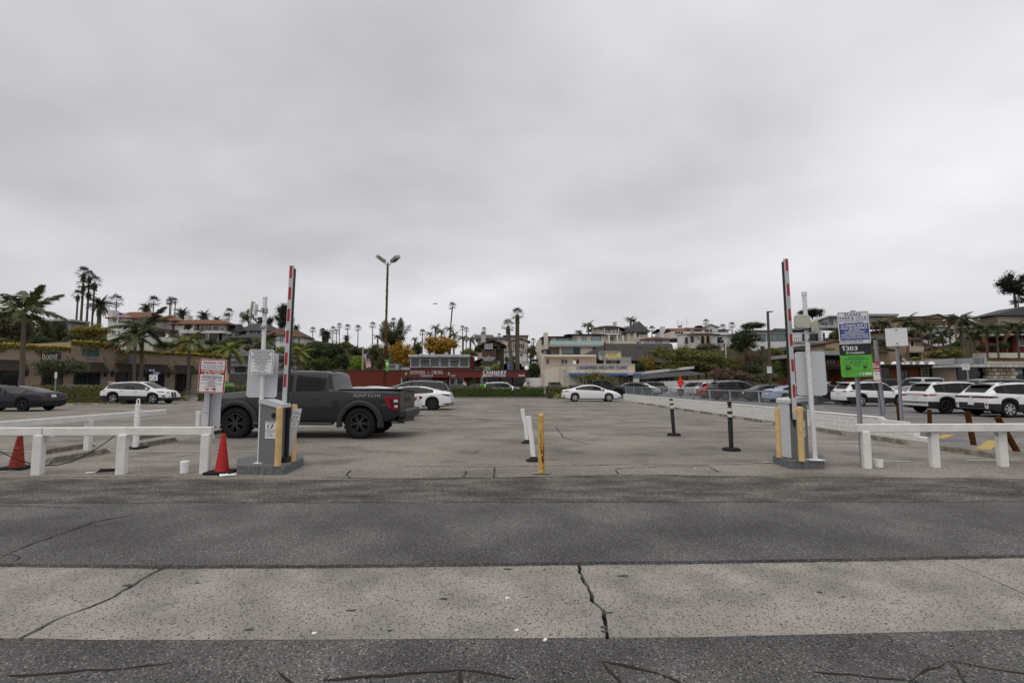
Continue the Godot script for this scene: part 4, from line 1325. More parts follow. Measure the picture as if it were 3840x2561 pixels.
func truck_extras(t: Node3D,sp: Dictionary) -> void:
	var hw: float = sp.W * 0.5
	var ra: float = sp.R * sp.arch
	for xw in [sp.xr,sp.xf]:
		for side in [-1.0,1.0]:
			var s := Sh.new()
			var n := 22
			var rows := []
			for i in n+1:
				var a := PI * (-0.06+1.12 * i / n)
				var cc := Vector3(xw,sp.R,0)
				var dir := Vector3(cos(a),sin(a),0)
				rows.append([cc+dir * ra+Vector3(0,0,side * (hw - 0.02)),cc+dir * (ra+0.01)+Vector3(0,0,side * (hw+0.075)),cc+dir * (ra+0.09)+Vector3(0,0,side * (hw+0.085)),cc+dir * (ra+0.155)+Vector3(0,0,side * (hw+0.045)),cc+dir * (ra+0.165)+Vector3(0,0,side * (hw - 0.06))])
			for i in n:
				for j in 4:
					if side > 0: s.quad(rows[i+1][j],rows[i][j],rows[i][j+1],rows[i+1][j+1])
					else: s.quad(rows[i][j],rows[i+1][j],rows[i+1][j+1],rows[i][j+1])
			part("fender_flare",s,M.car_trim_grey,t)
	# tyre tread blocks
	var tread := Sh.new()
	for i in 40:
		var a := TAU * i / 40.0
		for q in [-0.11,-0.035,0.04,0.115]:
			var b := Basis(Vector3(0,0,1),a+(0.04 if i % 2 else 0.0))
			tread.box(b * Vector3(sp.R+0.004,0,0)+Vector3(0,0,q),Vector3(0.022,0.05,0.058),b)
	var tm := tread.mesh()
	for w in t.get_children():
		if w.name.begins_with("wheel"): inst("tread",tm,M.tyre,w)
	# tail light,tailgate letters,bumper,running board,side lettering
	for side in [-1.0,1.0]:
		var s := Sh.new()
		var z: float = side * (hw+0.004)
		var put := func(sh: Sh,poly: Array,deep: float):
			var p3 := []
			for q in poly: p3.append(Vector2(q[0],q[1]))
			sh.prism(p3,z - side * 0.05,z+side * deep)
		put.call(s,[[-2.90,1.21],[-2.46,1.22],[-2.50,1.12],[-2.62,0.92],[-2.70,0.86],[-2.90,0.84]],0.006)
		part("tail_light",s,M.lamp_red,t)
		s = Sh.new()
		put.call(s,[[-2.89,1.15],[-2.62,1.16],[-2.70,0.92],[-2.89,0.90]],0.012)
		part("tail_light_lens",s,M.lamp_dark,t)
		s = Sh.new()
		put.call(s,[[-2.89,1.14],[-2.77,1.14],[-2.77,1.06],[-2.89,1.06]],0.016)
		put.call(s,[[-2.89,0.98],[-2.79,0.98],[-2.79,0.91],[-2.89,0.91]],0.016)
		part("reverse_light",s,M.lamp_clear,t)
		letters("RAPTOR",0.80,0.075,Transform3D(Basis(Vector3.UP,0.0 if side > 0 else PI),Vector3(-1.98,1.255,side * (hw - 0.008))),M.rim_silver,t,"sans",0.012)
		s = Sh.new()
		s.cbox(Vector3(0.18,0.44,side * (hw+0.02)),Vector3(2.35,0.07,0.22),0.02)
		part("running_board",s,M.car_trim,t)
		s = Sh.new()
		s.cyl(Vector3(-1.02,1.02,side * (hw - 0.01)),Vector3(-1.02,1.02,side * (hw+0.008)),0.10,0.10,20)
		part("fuel_door",s,M.paint_graphite,t)
	var s := Sh.new()
	s.cbox(Vector3(-3.0,0.72,0),Vector3(0.26,0.26,1.98),0.05)
	s.cbox(Vector3(-2.9,0.52,0),Vector3(0.2,0.16,1.5),0.03)
	part("rear_bumper",s,M.car_trim,t)
	s = Sh.new()
	s.cyl(Vector3(-2.6,0.46,0.62),Vector3(-3.02,0.46,0.62),0.05,0.05,10)
	s.cyl(Vector3(-2.6,0.46,-0.62),Vector3(-3.02,0.46,-0.62),0.05,0.05,10)
	part("exhaust_pipe",s,M.steel,t)
	s = Sh.new()
	s.cyl(Vector3(-2.0,0.46,-0.5),Vector3(-1.4,0.50,0.5),0.06,0.06,8)
	s.span(Vector3(-2.5,0.55,-0.5),Vector3(2.6,0.68,-0.4))
	s.span(Vector3(-2.5,0.55,0.4),Vector3(2.6,0.68,0.5))
	s.cyl(Vector3(-1.78,0.44,-0.8),Vector3(-1.78,0.44,0.8),0.07,0.07,8)
	part("chassis",s,M.underbody,t)
	letters("FORD",0.78,0.12,Transform3D(Basis(Vector3.UP,-PI / 2),Vector3(-2.955,1.12,0)),M.rim_grey,t,"sans-bold",0.012)
	s = Sh.new()
	s.cbox(Vector3(2.94,0.82,0),Vector3(0.22,0.34,1.72),0.06)
	part("front_bumper",s,M.car_trim,t)
	s = Sh.new()
	s.cbox(Vector3(-1.95,1.435,0),Vector3(1.9,0.03,1.55),0.01)
	part("bed_cover",s,M.car_trim,t)
	s = Sh.new()
	s.cbox(Vector3(-0.62,2.015,0),Vector3(0.2,0.045,0.12),0.02)
	part("roof_antenna",s,M.car_trim,t)


func leaf(s: Sh,p: Vector3,d: Vector3,size: float,g: RandomNumberGenerator) -> void:
	var a := d.cross(Vector3(g.randf_range(-1,1),g.randf_range(-1,1),g.randf_range(-1,1))).normalized()
	var b := d.cross(a).normalized()
	var w := size * g.randf_range(0.6,1.2)
	var t := g.randf_range(0.55,1.35)
	s.col = Color(t * g.randf_range(0.92,1.08),t,t * g.randf_range(0.85,1.05))
	var q := [p - a * w,p - b * w * 0.45+d * w * 0.15,p+a * w,p+b * w * 0.45 - d * w * 0.1]
	var n := d
	s.t3(q[0],q[1],q[2],n,n,n)
	s.t3(q[0],q[2],q[3],n,n,n)

# a crown of radius about one: clumps of leaf faces around a hidden branch frame
func crown(kind: String,sd: int,leaves: int,lsize: float) -> ArrayMesh:
	var key := "crown%s%d_%d_%.3f" % [kind,sd,leaves,lsize]
	if meshes.has(key): return meshes[key]
	var g := RandomNumberGenerator.new()
	g.seed = sd
	var s := Sh.new()
	s.tint = true
	var blobs := []
	var n: int = {"round": 38,"airy": 22,"wide": 40,"tall": 36,"mound": 40}.get(kind,36)
	for i in n:
		var d := Vector3(g.randfn(),g.randfn(),g.randfn()).normalized()
		var r := pow(g.randf(),0.4) * 0.70
		var p := d * r
		var br := g.randf_range(0.24,0.40)
		if kind == "mound": p.y = absf(p.y) * 0.9 - 0.25
		if kind == "airy": br = g.randf_range(0.17,0.30)
		if kind == "tall":
			p = Vector3(p.x * (0.9 - 0.35 * p.y),p.y,p.z * (0.9 - 0.35 * p.y))
		if kind == "wide": p.y *= 0.8
		blobs.append([p,br])
	var lo := Vector3.ONE * 9.0
	var hi := -lo
	for b in blobs:
		lo = lo.min(b[0] - Vector3.ONE * b[1])
		hi = hi.max(b[0]+Vector3.ONE * b[1])
	var total := 0.0
	for b in blobs: total += b[1] * b[1]
	for b in blobs:
		var cnt := int(leaves * b[1] * b[1] / total)
		for i in cnt:
			var d := Vector3(g.randfn(),g.randfn()+0.25,g.randfn()).normalized()
			var rr: float = b[1] * (0.25+0.80 * pow(g.randf(),0.6))
			var p: Vector3 = b[0]+d * rr
			var nd := (d+Vector3(g.randf_range(-0.9,0.9),g.randf_range(-0.5,0.9),g.randf_range(-0.9,0.9))).normalized()
			leaf(s,p,nd,lsize,g)
		if kind != "airy":
			for i in cnt / 5:
				var d := Vector3(g.randfn(),g.randfn(),g.randfn()).normalized()
				leaf(s,b[0]+d * b[1] * 0.62 * g.randf(),d,lsize * 2.6,g)
	var mid := (lo+hi) * 0.5
	var ext := (hi - lo) * 0.48
	for i in s.v.size(): s.v[i] = (s.v[i] - mid) / ext
	meshes[key] = s.mesh()
	return meshes[key]

# a clipped hedge: a box of leaf faces,size one in each direction,standing on y = 0
func hedge_mesh(sd: int,leaves: int,size: Vector3,lsize: float,rough: float) -> ArrayMesh:
	var g := RandomNumberGenerator.new()
	g.seed = sd
	var s := Sh.new()
	s.tint = true
	var f := FastNoiseLite.new()
	f.seed = sd
	f.frequency = 0.35
	for i in leaves:
		var u := g.randf_range(-0.5,0.5)
		var v := g.randf()
		var w := g.randf_range(-0.5,0.5)
		var d := Vector3.UP
		var pick := g.randf()
		if pick < 0.42: w = 0.5; d = Vector3(0,0,1)
		elif pick < 0.55: w = -0.5; d = Vector3(0,0,-1)
		elif pick < 0.88: v = 1.0
		elif pick < 0.94: u = 0.5; d = Vector3(1,0,0)
		else: u = -0.5; d = Vector3(-1,0,0)
		var p := Vector3(u * size.x,v * size.y,w * size.z)
		var b := f.get_noise_3d(p.x,p.y * 1.5,p.z * 1.5) * rough
		p += d * (b+g.randf_range(-0.08,0.05))+Vector3(0,b * 0.5 if v > 0.6 else 0.0,0)
		p.y = maxf(p.y,0.03)
		leaf(s,p,(d+Vector3(g.randf_range(-0.7,0.7),g.randf_range(-0.4,0.7),g.randf_range(-0.7,0.7))).normalized(),lsize,g)
	s.col = Color(0.6,0.6,0.6)
	s.box(Vector3(0,size.y * 0.46,0),Vector3(size.x - 0.2,size.y * 0.86,size.z - 0.2))
	return s.mesh()

func limb(s: Sh,a: Vector3,b: Vector3,r0: float,r1: float,sides := 7) -> void:
	var m := (a+b) * 0.5+Vector3(rng.randf_range(-1,1),0,rng.randf_range(-1,1)) * a.distance_to(b) * 0.06
	s.tube([a,m,b],[r0,(r0+r1) * 0.5,r1],sides,false)

# tree: crown centred at (x,y,z) with half sizes rx,ry; trunk from the ground below
func tree(called: String,label: String,category: String,x: float,y: float,z: float,rx: float,ry: float,leafmat: String,kind := "round",group := "",density := 1.0,sd := -1,ground := -1.0) -> Node3D:
	var base := hill(x,z) - 0.3 if ground < 0.0 else ground
	base = minf(base,y - ry * 0.8)
	var t := thing(called,label,category,Vector3(x,base,z),0.0,group)
	if sd < 0: sd = 1+int(absf(x * 13.7+z * 7.1)) % 5
	var px := rx * 506.0 / -z
	var cnt := int(clampf(px * 95.0,1600,7000) * density)
	cnt = 4200 if cnt < 2500 else (7500 if cnt < 5000 else 12000)
	var ls := clampf(1.75 / sqrt(cnt * 0.32),0.02,0.08) * (0.8 if kind == "airy" else 1.0)
	var turn := fmod(absf(x * 3.3+z),TAU)
	var s := Sh.new()
	var top := Vector3(0,y - base,0)
	var tr := clampf(rx * 0.09,0.08,0.4)
	s.tube([Vector3(0,-0.3,0),Vector3(tr * 0.6,(y - base) * 0.4,0),top+Vector3(0,-ry * 0.3,0)],[tr,tr * 0.85,tr * 0.5],8,false)
	for k in 5:
		var a := TAU * k / 5.0+turn
		limb(s,top+Vector3(0,-ry * 0.55,0),top+Vector3(cos(a) * rx * 0.6,ry * rng.randf_range(-0.1,0.5),sin(a) * rx * 0.6),tr * 0.5,tr * 0.15,6)
	part("trunk",s,M.bark,t)
	inst("crown",crown(kind,sd,cnt,ls),M[leafmat],t,Transform3D(Basis.from_scale(Vector3(rx,ry,rx * 0.85)) * Basis(Vector3.UP,turn),Vector3(0,y - base,0)))
	return t

func bush(called: String,label: String,x: float,y: float,z: float,rx: float,ry: float,leafmat: String,group := "",kind := "mound",ground := -1.0) -> void:
	tree(called,label,"shrub",x,y,z,rx,ry,leafmat,kind,group,1.0,-1,ground)

# one feather leaf,one metre long,growing along +x and arching down
func frond(droop: float,pairs: int,ll: float,sd: int) -> ArrayMesh:
	var key := "frond%.2f%d%.2f%d" % [droop,pairs,ll,sd]
	if meshes.has(key): return meshes[key]
	var g := RandomNumberGenerator.new()
	g.seed = sd
	var s := Sh.new()
	s.tint = true
	var path := []
	var rad := []
	for i in 9:
		var t := i / 8.0
		path.append(Vector3(t * (1.0 - 0.22 * droop * t),-droop * 0.62 * t * t,0))
		rad.append(lerpf(0.014,0.003,t))
	s.col = Color(1.0,1.0,0.8)
	s.tube(path,rad,4,false)
	for i in pairs:
		var t := lerpf(0.12,0.99,(i+0.5) / pairs)
		var f := t * 8.0
		var k := mini(int(f),7)
		var p: Vector3 = path[k].lerp(path[k+1],f - k)
		var d: Vector3 = (path[k+1] - path[k]).normalized()
		var l := ll * (0.45+0.75 * sin(PI * clampf(t * 0.9+0.12,0,1))) * g.randf_range(0.85,1.1)
		for side in [-1.0,1.0]:
			var o := (Vector3(0,0,side) * 0.86+d * 0.62+Vector3(0,g.randf_range(-0.75,0.10),0)).normalized()
			var e := p+o * l+Vector3(0,-l * 0.25,0)
			var tone := g.randf_range(0.7,1.2)
			s.col = Color(tone,tone,tone * 0.9)
			var w := d * 0.022
			var m := p+o * l * 0.55+Vector3(0,0.01,0)
			s.tri(p - w * 0.5,m+w,p+w * 0.5)
			s.tri(m+w,m - w,e)
			s.tri(p - w * 0.5,m - w,m+w)
	meshes[key] = s.mesh()
	return meshes[key]

# feather palm with a smooth trunk; each frond is a part
func feather_palm(label: String,base: Vector3,top: Vector3,reach: float,count: int,leafmat: String,group: String,droop := 1.0,trunk_r := 0.16,shaft := true,sd := 1) -> Node3D:
	var t := thing("feather_palm",label,"palm",base,0.0,group)
	var g := RandomNumberGenerator.new()
	g.seed = sd * 31+7
	var s := Sh.new()
	var e := top - base
	var neck := 0.86 if shaft else 1.0
	s.tube([Vector3(0,-0.3,0),e * 0.05,e * 0.3+Vector3(0.05,0,0),e * 0.6,e * neck],[trunk_r * 1.5,trunk_r * 1.25,trunk_r * 1.02,trunk_r * 0.92,trunk_r * 0.85],10,false)
	part("trunk",s,M.palm_bark,t)
	if shaft:
		s = Sh.new()
		s.tube([e * neck,e * 0.93,e],[trunk_r * 0.95,trunk_r * 0.9,trunk_r * 0.5],10,false)
		part("crownshaft",s,M.palm_green,t)
	for i in count:
		var a := TAU * i * 0.381966
		var lift := lerpf(1.3,-0.15,pow((i+0.5) / count,0.9))+g.randf_range(-0.12,0.12)
		var dr := droop * g.randf_range(0.75,1.25)
		var v := i % 3
		var m := frond([0.7,1.0,1.35][v] * droop,34,0.21,v+1)
		var l := reach * g.randf_range(0.82,1.1)
		var k := Basis(Vector3.UP,a) * Basis(Vector3(0,0,1),lift) * Basis(Vector3(1,0,0),g.randf_range(-0.5,0.5)) * Basis.from_scale(Vector3.ONE * l)
		inst("frond",m,M["frond_dry"] if (i == count - 1 and droop > 0.9) else M[leafmat],t,Transform3D(k,e))
	return t

# date palm: stout trunk and a full round head
func date_palm(label: String,base: Vector3,top: Vector3,reach: float,group: String,sd := 1) -> void:
	var t := thing("date_palm",label,"palm",base,0.0,group)
	var g := RandomNumberGenerator.new()
	g.seed = sd
	var e := top - base
	var s := Sh.new()
	s.tube([Vector3(0,-0.5,0),e * 0.6,e * 0.92,e],[0.42,0.40,0.5,0.25],10,false)
	part("trunk",s,M.palm_bark,t)
	for i in 46:
		var a := TAU * i * 0.381966
		var lift := lerpf(1.35,-0.75,(i+0.5) / 46.0)
		var m := frond([0.55,0.75,0.95][i % 3],22,0.13,4+i % 3)
		inst("frond",m,M.frond_dark,t,Transform3D(Basis(Vector3.UP,a) * Basis(Vector3(0,0,1),lift) * Basis.from_scale(Vector3.ONE * reach * g.randf_range(0.85,1.08)),e))

# head of a fan palm,radius about one
func fan_head(sd: int,skirt: bool) -> ArrayMesh:
	var key := "fan%d%s" % [sd,skirt]
	if meshes.has(key): return meshes[key]
	var g := RandomNumberGenerator.new()
	g.seed = sd
	var s := Sh.new()
	s.tint = true
	var n := 24
	for i in n:
		var a := TAU * i * 0.381966+g.randf_range(-0.2,0.2)
		var t := (i+0.5) / n
		var lift := lerpf(1.35,-0.75,t)+g.randf_range(-0.15,0.15)
		var dir := Vector3(cos(a) * cos(lift),sin(lift),sin(a) * cos(lift))
		var pet := dir * g.randf_range(0.42,0.58)
		var tone := g.randf_range(0.7,1.2)
		s.col = Color(tone,tone,tone * 0.9)
		var sidev := dir.cross(Vector3.UP).normalized()
		var up := sidev.cross(dir).normalized()
		s.tri(sidev * 0.012,pet,-sidev * 0.012)
		for k in 11:
			var b := lerpf(-1.7,1.7,k / 10.0)
			var d := (dir * cos(b)+sidev * sin(b)).normalized()
			var l := 0.46 * (0.72+0.28 * cos(b * 0.8)) * g.randf_range(0.9,1.1)
			var w := sidev * cos(b) - dir * sin(b)
			var m := pet+d * l * 0.6
			var e := pet+d * l+Vector3(0,-0.10 * l - 0.02,0)
			tone = g.randf_range(0.65,1.25)
			s.col = Color(tone,tone,tone * 0.85)
			s.tri(pet,m+w * 0.028,m - w * 0.028)
			s.tri(m - w * 0.028,m+w * 0.028,e)
	if skirt:
		for i in 70:
			var a := g.randf() * TAU
			var y := -g.randf_range(0.15,0.75)
			var o := Vector3(cos(a),0,sin(a))
			var tone := g.randf_range(0.8,1.3)
			s.col = Color(tone * 1.5,tone * 1.15,tone)
			var p := o * 0.16+Vector3(0,y+0.1,0)
			var q := Vector3(-sin(a),0,cos(a)) * 0.05
			s.tri(p - q,p+q,o * 0.30+Vector3(0,y - 0.35,0))
	meshes[key] = s.mesh()
	return meshes[key]

func fan_palm(label: String,x: float,ytop: float,z: float,r: float,group: String,lean := 0.0,trunk_r := 0.16,sd := 1,skirt := false,dark := "frond_dark",yb := -1.0) -> void:
	var b := hill(x,z) - 0.4 if yb < 0.0 else yb
	var base := Vector3(x+lean,b,z)
	var t := thing("fan_palm",label,"palm",base,0.0,group)
	var e := Vector3(-lean,ytop - r * 0.75 - b,0)
	var s := Sh.new()
	s.tube([Vector3(0,-0.3,0),e * 0.12,Vector3(e.x * 0.3,e.y * 0.5,0),e],[trunk_r * 1.4,trunk_r * 1.1,trunk_r * 0.95,trunk_r * 0.85],8,false)
	part("trunk",s,M.palm_bark,t)
	inst("crown",fan_head(sd % 4+1,skirt),M[dark],t,Transform3D(Basis.from_scale(Vector3.ONE * r) * ry(sd * 47.0),e))

# low palm or flax: a tuft of arching leaves from the ground
func tuft(called: String,label: String,at: Vector3,reach: float,count: int,leafmat: String,group := "") -> void:
	var t := thing(called,label,"plant",at,0.0,group)
	for i in count:
		var a := TAU * i * 0.381966
		var m := frond([0.7,1.0,1.35][i % 3],22,0.16,7+i % 3)
		inst("frond",m,M[leafmat],t,Transform3D(Basis(Vector3.UP,a) * Basis(Vector3(0,0,1),lerpf(1.3,0.15,(i+0.5) / count)) * Basis.from_scale(Vector3.ONE * reach * rng.randf_range(0.8,1.1)),Vector3(0,0.1,0)))

func hedge(called: String,label: String,a: Vector3,size: Vector3,turn: float,leafmat: String,n: int,ls: float,rough := 0.12,group := "") -> void:
	var t := thing(called,label,"hedge",a,deg_to_rad(turn),group)
	inst("foliage",hedge_mesh(int(absf(a.x * 17+a.z * 5))+3,n,size,ls,rough),M[leafmat],t)

func vegetation() -> void:
	# clipped hedge at the end of the lot,four plants
	hedge("hedge","clipped dark hedge clump ending beside the white liftback",Vector3(-5.9,0.05,-52.6),Vector3(7.4,1.02,1.4),0,"leaf_green",3600,0.075,0.2,"clipped hedge at the end of the lot")
	hedge("hedge","clipped dark hedge clump in front of the charcoal hatchback",Vector3(-0.35 - 1.0,0.05,-52.5),Vector3(2.7,1.0,1.4),0,"leaf_green",1700,0.075,0.22,"clipped hedge at the end of the lot")
	hedge("hedge","clipped dark hedge clump in front of the white crossover's wheel",Vector3(1.75,0.05,-52.6),Vector3(3.2,1.02,1.4),0,"leaf_green",1900,0.075,0.25,"clipped hedge at the end of the lot")
	hedge("hedge","clipped dark hedge clump ending beside the black pickup",Vector3(5.3,0.05,-52.5),Vector3(3.5,1.05,1.5),0,"leaf_green",2200,0.075,0.2,"clipped hedge at the end of the lot")
	# hedge by the far row
	hedge("hedge","long trimmed box hedge beside the dark blue liftback",Vector3(-34.0,0,-41.2),Vector3(9.5,1.35,1.3),0,"leaf_olive",5200,0.075,0.06)
	hedge("hedge","low hedge behind the white crossover's nose",Vector3(-24.3,0,-45.0),Vector3(6.5,1.25,1.2),0,"leaf_green",3200,0.08,0.15)
	tuft("cycad","low spiky palm tuft behind the white crossover",Vector3(-29.435,0,-44.837),1.9,16,"frond")
	tuft("cycad","low spiky palm tuft beside the white two-storey shops",Vector3(-31.34,0.77,-58) * Vector3(1,0,1),2.6,18,"frond_light")
	tuft("cycad","low spiky palm tuft in front of the clinic wall",Vector3(6.98,1.28,-56) * Vector3(1,0,1),2.3,14,"frond_light")
	tuft("grass_tuft","pale grass tuft behind the white coupe",Vector3(4.79,-0.01,-50) * Vector3(1,0,1),0.9,18,"leaf_lime")
	bush("shrub","small grey shrub in front of the black pickup wheel",3.72,0.44,-50,0.44,0.41,"leaf_grey","","mound",0.0)
	bush("shrub","rounded shrub behind the white coupe's tail",5.06,0.69,-52,0.5,0.46,"leaf_olive","","mound",0.0)
	# wide shrub before the clinic
	tree("shrub","wide dark shrub growing in front of the pet clinic wall","shrub",9.37,1.69,-55,2.19,1.3,"leaf_olive","wide","",1.0,3,0.0)
	tree("shrub","low dark shrub at the base of the wide clinic shrub","shrub",10.62,1.05,-54,1.2,0.72,"leaf_green","mound","",1.0,2,0.0)
	# street trees before the brick shops
	tree("street_tree","grey-green street tree hiding the brick shopfront doors","tree",-43.83,2.97,-49,2.68,1.05,"leaf_grey","wide","",1.0,2,0.0)
	# front-left palm and its companions
	feather_palm("tall feather palm with ragged green and dry fronds over the brick shops",Vector3(-42.51,0.6,-44) * Vector3(1,0,1),Vector3(-42.72,7.78,-44),3.2,13,"frond","",0.62,0.19,true,3)
	feather_palm("feather palm with sparse dark fronds before the white balcony house",Vector3(-45.36,2.77,-62) * Vector3(1,0,1),Vector3(-45.44,8.06,-62),3.8,13,"frond_dark","",0.8,0.2,true,5)
	feather_palm("slim feather palm with hanging yellow-green fronds at the brick shops",Vector3(-44.65,2.74,-60) * Vector3(1,0,1),Vector3(-44.84,6.64,-60),2.6,13,"frond","",1.3,0.18,true,6)
	feather_palm("slim feather palm leaning over the last brown awnings",Vector3(-42.12,1.11,-66) * Vector3(1,0,1),Vector3(-42.18,6.96,-66),2.6,16,"frond_light","",1.25,0.2,true,7)
	feather_palm("slim feather palm in front of the white two-storey shops",Vector3(-39.02,1.07,-70) * Vector3(1,0,1),Vector3(-39.14,6.1,-70),2.6,16,"frond_light","",1.25,0.18,true,8)
	feather_palm("feather palm above the white sign pole's notice",Vector3(-38.11,6.05,-78) * Vector3(1,0,1),Vector3(-38.18,7.67,-78),2.8,13,"frond","",1.2,0.2,true,9)
	feather_palm("feather palm with a hanging brown skirt beside the raised striped arm",Vector3(-32.06,3.7,-76) * Vector3(1,0,1),Vector3(-32.08,5.83,-76),2.7,15,"frond_light","",1.15,0.2,true,10)
	# fan palms on the ridge
	var fg := "fan palms along the ridge"
	var fl := "slim fan palm standing on the ridge against the sky"
	for p in [[-102.97,28.22,-120,1.51,1.33,2],[-103.24,27.55,-122,1.35,1.44,3],[-98.54,25.45,-118,1.57,1.57,1],[-101.97,24.57,-119,1.41,1.93,4],[-101.4,21.71,-117,1.21,1.73,2],[-102.32,23.49,-121,1.61,1.97,3]]:
		fan_palm("shaggy fan palm in the tall clump beside the date palm",p[0],p[1]+p[4] * 0.8,p[2],p[3] * 1.35,"tall clump of fan palms",0.0,0.2,p[5],true)
	for p in [[-98.59,22.33,-125,1.66,1.29,1],[-92.91,22.86,-130,1.54,1.25,2],[-92.12,22.97,-135,1,1.2,3],[-87.02,22.44,-128,1.23,1.13,4],[-88.65,22.89,-132,0.78,0.97,1],[-76.05,20.53,-135,1.2,1.1,2],[-74.89,18.73,-132,1.17,1.17,3],[-59.33,17.36,-150,1,0.78,4],[-57.17,17.11,-152,1.08,0.79,1],[-57.78,17.43,-154,0.96,0.73,2],[-53.31,17.58,-150,0.93,0.78,3],[-51.57,16.49,-148,0.87,0.76,4],[-51.38,18.48,-150,0.89,0.78,1],[-48.31,17.92,-148,1.01,0.79,2],[-44.62,17.48,-146,1.03,0.82,3],[-39.3,17.79,-142,1.05,0.94,4],[-32.91,18.92,-140,0.93,0.62,1],[-22.75,14.39,-128,0.95,0.76,2],[-13.74,16.73,-140,0.79,0.72,3],[-12.52,16.1,-138,0.77,0.65,4],[-7.71,16.31,-140,0.79,0.58,1],[-3.85,15.74,-150,0.78,0.4,2],[6.38,14.25,-150,0.89,0.49,3],[38.91,16.54,-140,1.03,0.79,4],[55.9,18.96,-145,1.03,0.9,2],[60.77,17.66,-145,1.03,0.77,3],[62.1,17.75,-142,1.01,0.84,1]]:
		fan_palm(fl,p[0],p[1]+p[4] * 0.8,p[2],p[3] * 1.35,fg,0.0,0.13,p[5])
	fan_palm("very tall solitary fan palm with a thin curved trunk above the gold trees",-13.286,19.422,-112,1.24,"",-0.9,0.17,3)
	fan_palm("tall thick fan palm with shaggy head beside the brown tower",0.854,13.419,-80,1.477,"",0.0,0.36,2,true,"frond",0.1)
	fan_palm("shorter shaggy fan palm leaning against the tallest one by the brown tower",-0.625,11.495,-79,1.458,"",0.7,0.3,4,true,"frond",0.1)
	# date palms on the ridge
	var dl := "full-headed date palm behind the tile roofs"
	for p in [[-95.29,19.45,-116,3.25,2.06,1],[-88.91,19.63,-122,1.98,1.44,2],[-81.45,18.44,-124,2.38,1.83,3],[-77.3,18.14,-126,2.23,1.12,4],[-75.24,17.25,-128,1.7,1.04,5],[-48.44,12.65,-130,1.73,0.96,6],[-51.53,13.41,-120,1.42,0.89,7],[-46.97,12.48,-128,1.89,0.95,8],[-41.36,11.56,-126,1.3,0.74,9]]:
		var hb := hill(p[0],p[2])
		date_palm(dl,Vector3(p[0],hb,p[2]),Vector3(p[0],maxf(p[1],hb+2.0),p[2]),p[3],"date palms behind the tile roofs",p[5])
	# feather palms of the hillside
	var ql := "feather palm growing between the hillside houses"
	for p in [[-29.29,11.45,-110,1.14,1.14,1],[-20.82,10.79,-108,0.96,0.8,2],[-17.06,13.63,-112,1.49,0.99,3],[-15.44,12.6,-110,1.3,0.97,5],[-17.56,11.91,-108,1.12,0.8,6],[-18.6,9.07,-100,1.18,1.03,8],[-13.24,12.88,-108,1.44,1.28,4],[-12.2,11.41,-106,1.41,1.25,5],[-9.72,10.26,-100,1.33,1.18,6],[-8.08,9.94,-98,1.59,1.3,7],[-18.22,8.63,-98,1.01,1.01,8],[18.97,15.6,-125,2.03,1.11,9],[16.23,13.63,-122,1.26,0.72,10],[30.1,17.47,-128,1.7,0.95,11],[30.71,16.96,-127,1.5,0.94,12],[28.29,14.93,-124,1.1,0.73,13],[50.05,18.16,-150,0.89,0.55,14]]:
		var hb := hill(p[0],p[2])
		feather_palm(ql,Vector3(p[0],hb,p[2]),Vector3(p[0],maxf(p[1],hb+1.5),p[2]),p[3] * 1.05,14,"frond","feather palms between the hillside houses",1.1,0.2,false,p[5])
	# palms before the houses beyond the flat roofs
	var rl := "stout feather palm in the row behind the flat-roofed shops"
	for p in [[51.69,9.87,-66,1.51,1.33,1],[56.91,9.7,-70,1.22,1.03,2],[59.86,10.03,-72,1.16,0.97,3],[57.25,9.97,-64,1.72,1.46,4],[62.32,9.22,-70,1.13,1.03,5],[60.9,8.63,-67,0.99,0.99,6],[62.34,8.45,-68,1,0.91,7],[59.26,8.72,-63,1.52,1.18,8],[63.5,8.97,-66,1.06,1.15,9],[62.18,8.78,-62,1.58,1.42,10],[54.74,10.56,-74,1.29,0.89,11],[56.43,11.04,-78,1.15,0.73,12],[61.53,8.85,-72,1.06,0.87,13],[49.94,7.61,-70,0.94,0.56,14],[65.16,11.39,-75,1.11,0.91,15],[68.6,7.33,-70,0.66,0.56,16]]:
		feather_palm(rl,Vector3(p[0],maxf(0.2,hill(p[0],p[2]) - 0.5),p[2]),Vector3(p[0],p[1] - 0.4,p[2]),p[3] * 1.25,18,"frond_dark" if p[5] % 3 else "frond","row of palms behind the flat roofs",1.15,0.13,true,p[5]+20)
	# trees
	tree("eucalyptus","tall brownish eucalyptus with gaps of sky behind the rusty lamp pole","tree",-22.87,12.62,-104,2.3,2.3,"leaf_euca","airy","",1.0,2)
	tree("eucalyptus","darker eucalyptus partly hidden by the rusty lamp pole","tree",-26.2,12.04,-106,2.03,2.66,"leaf_euca","airy","",1.0,4)
	tree("eucalyptus","spreading dark eucalyptus mass between the lamp pole and the gold trees","tree",-25.71,10.79,-108,3.03,2.07,"leaf_deep","round","",1.0,1)
	tree("flowering_tree","round gold-flowering tree beside the rooftop air unit","tree",-18.95,6.62,-88,2.47,2.47,"leaf_gold","round","",1.0,3)
	tree("flowering_tree","large gold-flowering tree above the red brick upper storey","tree",-13.02,8.21,-92,3.53,2.17,"leaf_gold","wide","",1.0,5)
	tree("maple","bright lime-green young tree beside the wooden flagpole","tree",-25.37,4.65,-84,1.86,1.43,"leaf_bright","round","",1.0,2)
	tree("ficus","huge dark green tree between the white shops and the flagpole","tree",-32.85,6.3,-92,3.26,2.72,"leaf_deep","round","",1.0,1)
	tree("ficus","dark olive tree behind the striped arm and feather palm","tree",-39.12,7.25,-92,1.77,1.77,"leaf_olive","round","",1.0,2)
	tree("ficus","dark tree spreading just behind the pickup roof","tree",-34.77,4.28,-84,1.98,1.36,"leaf_green","round","",1.0,4)
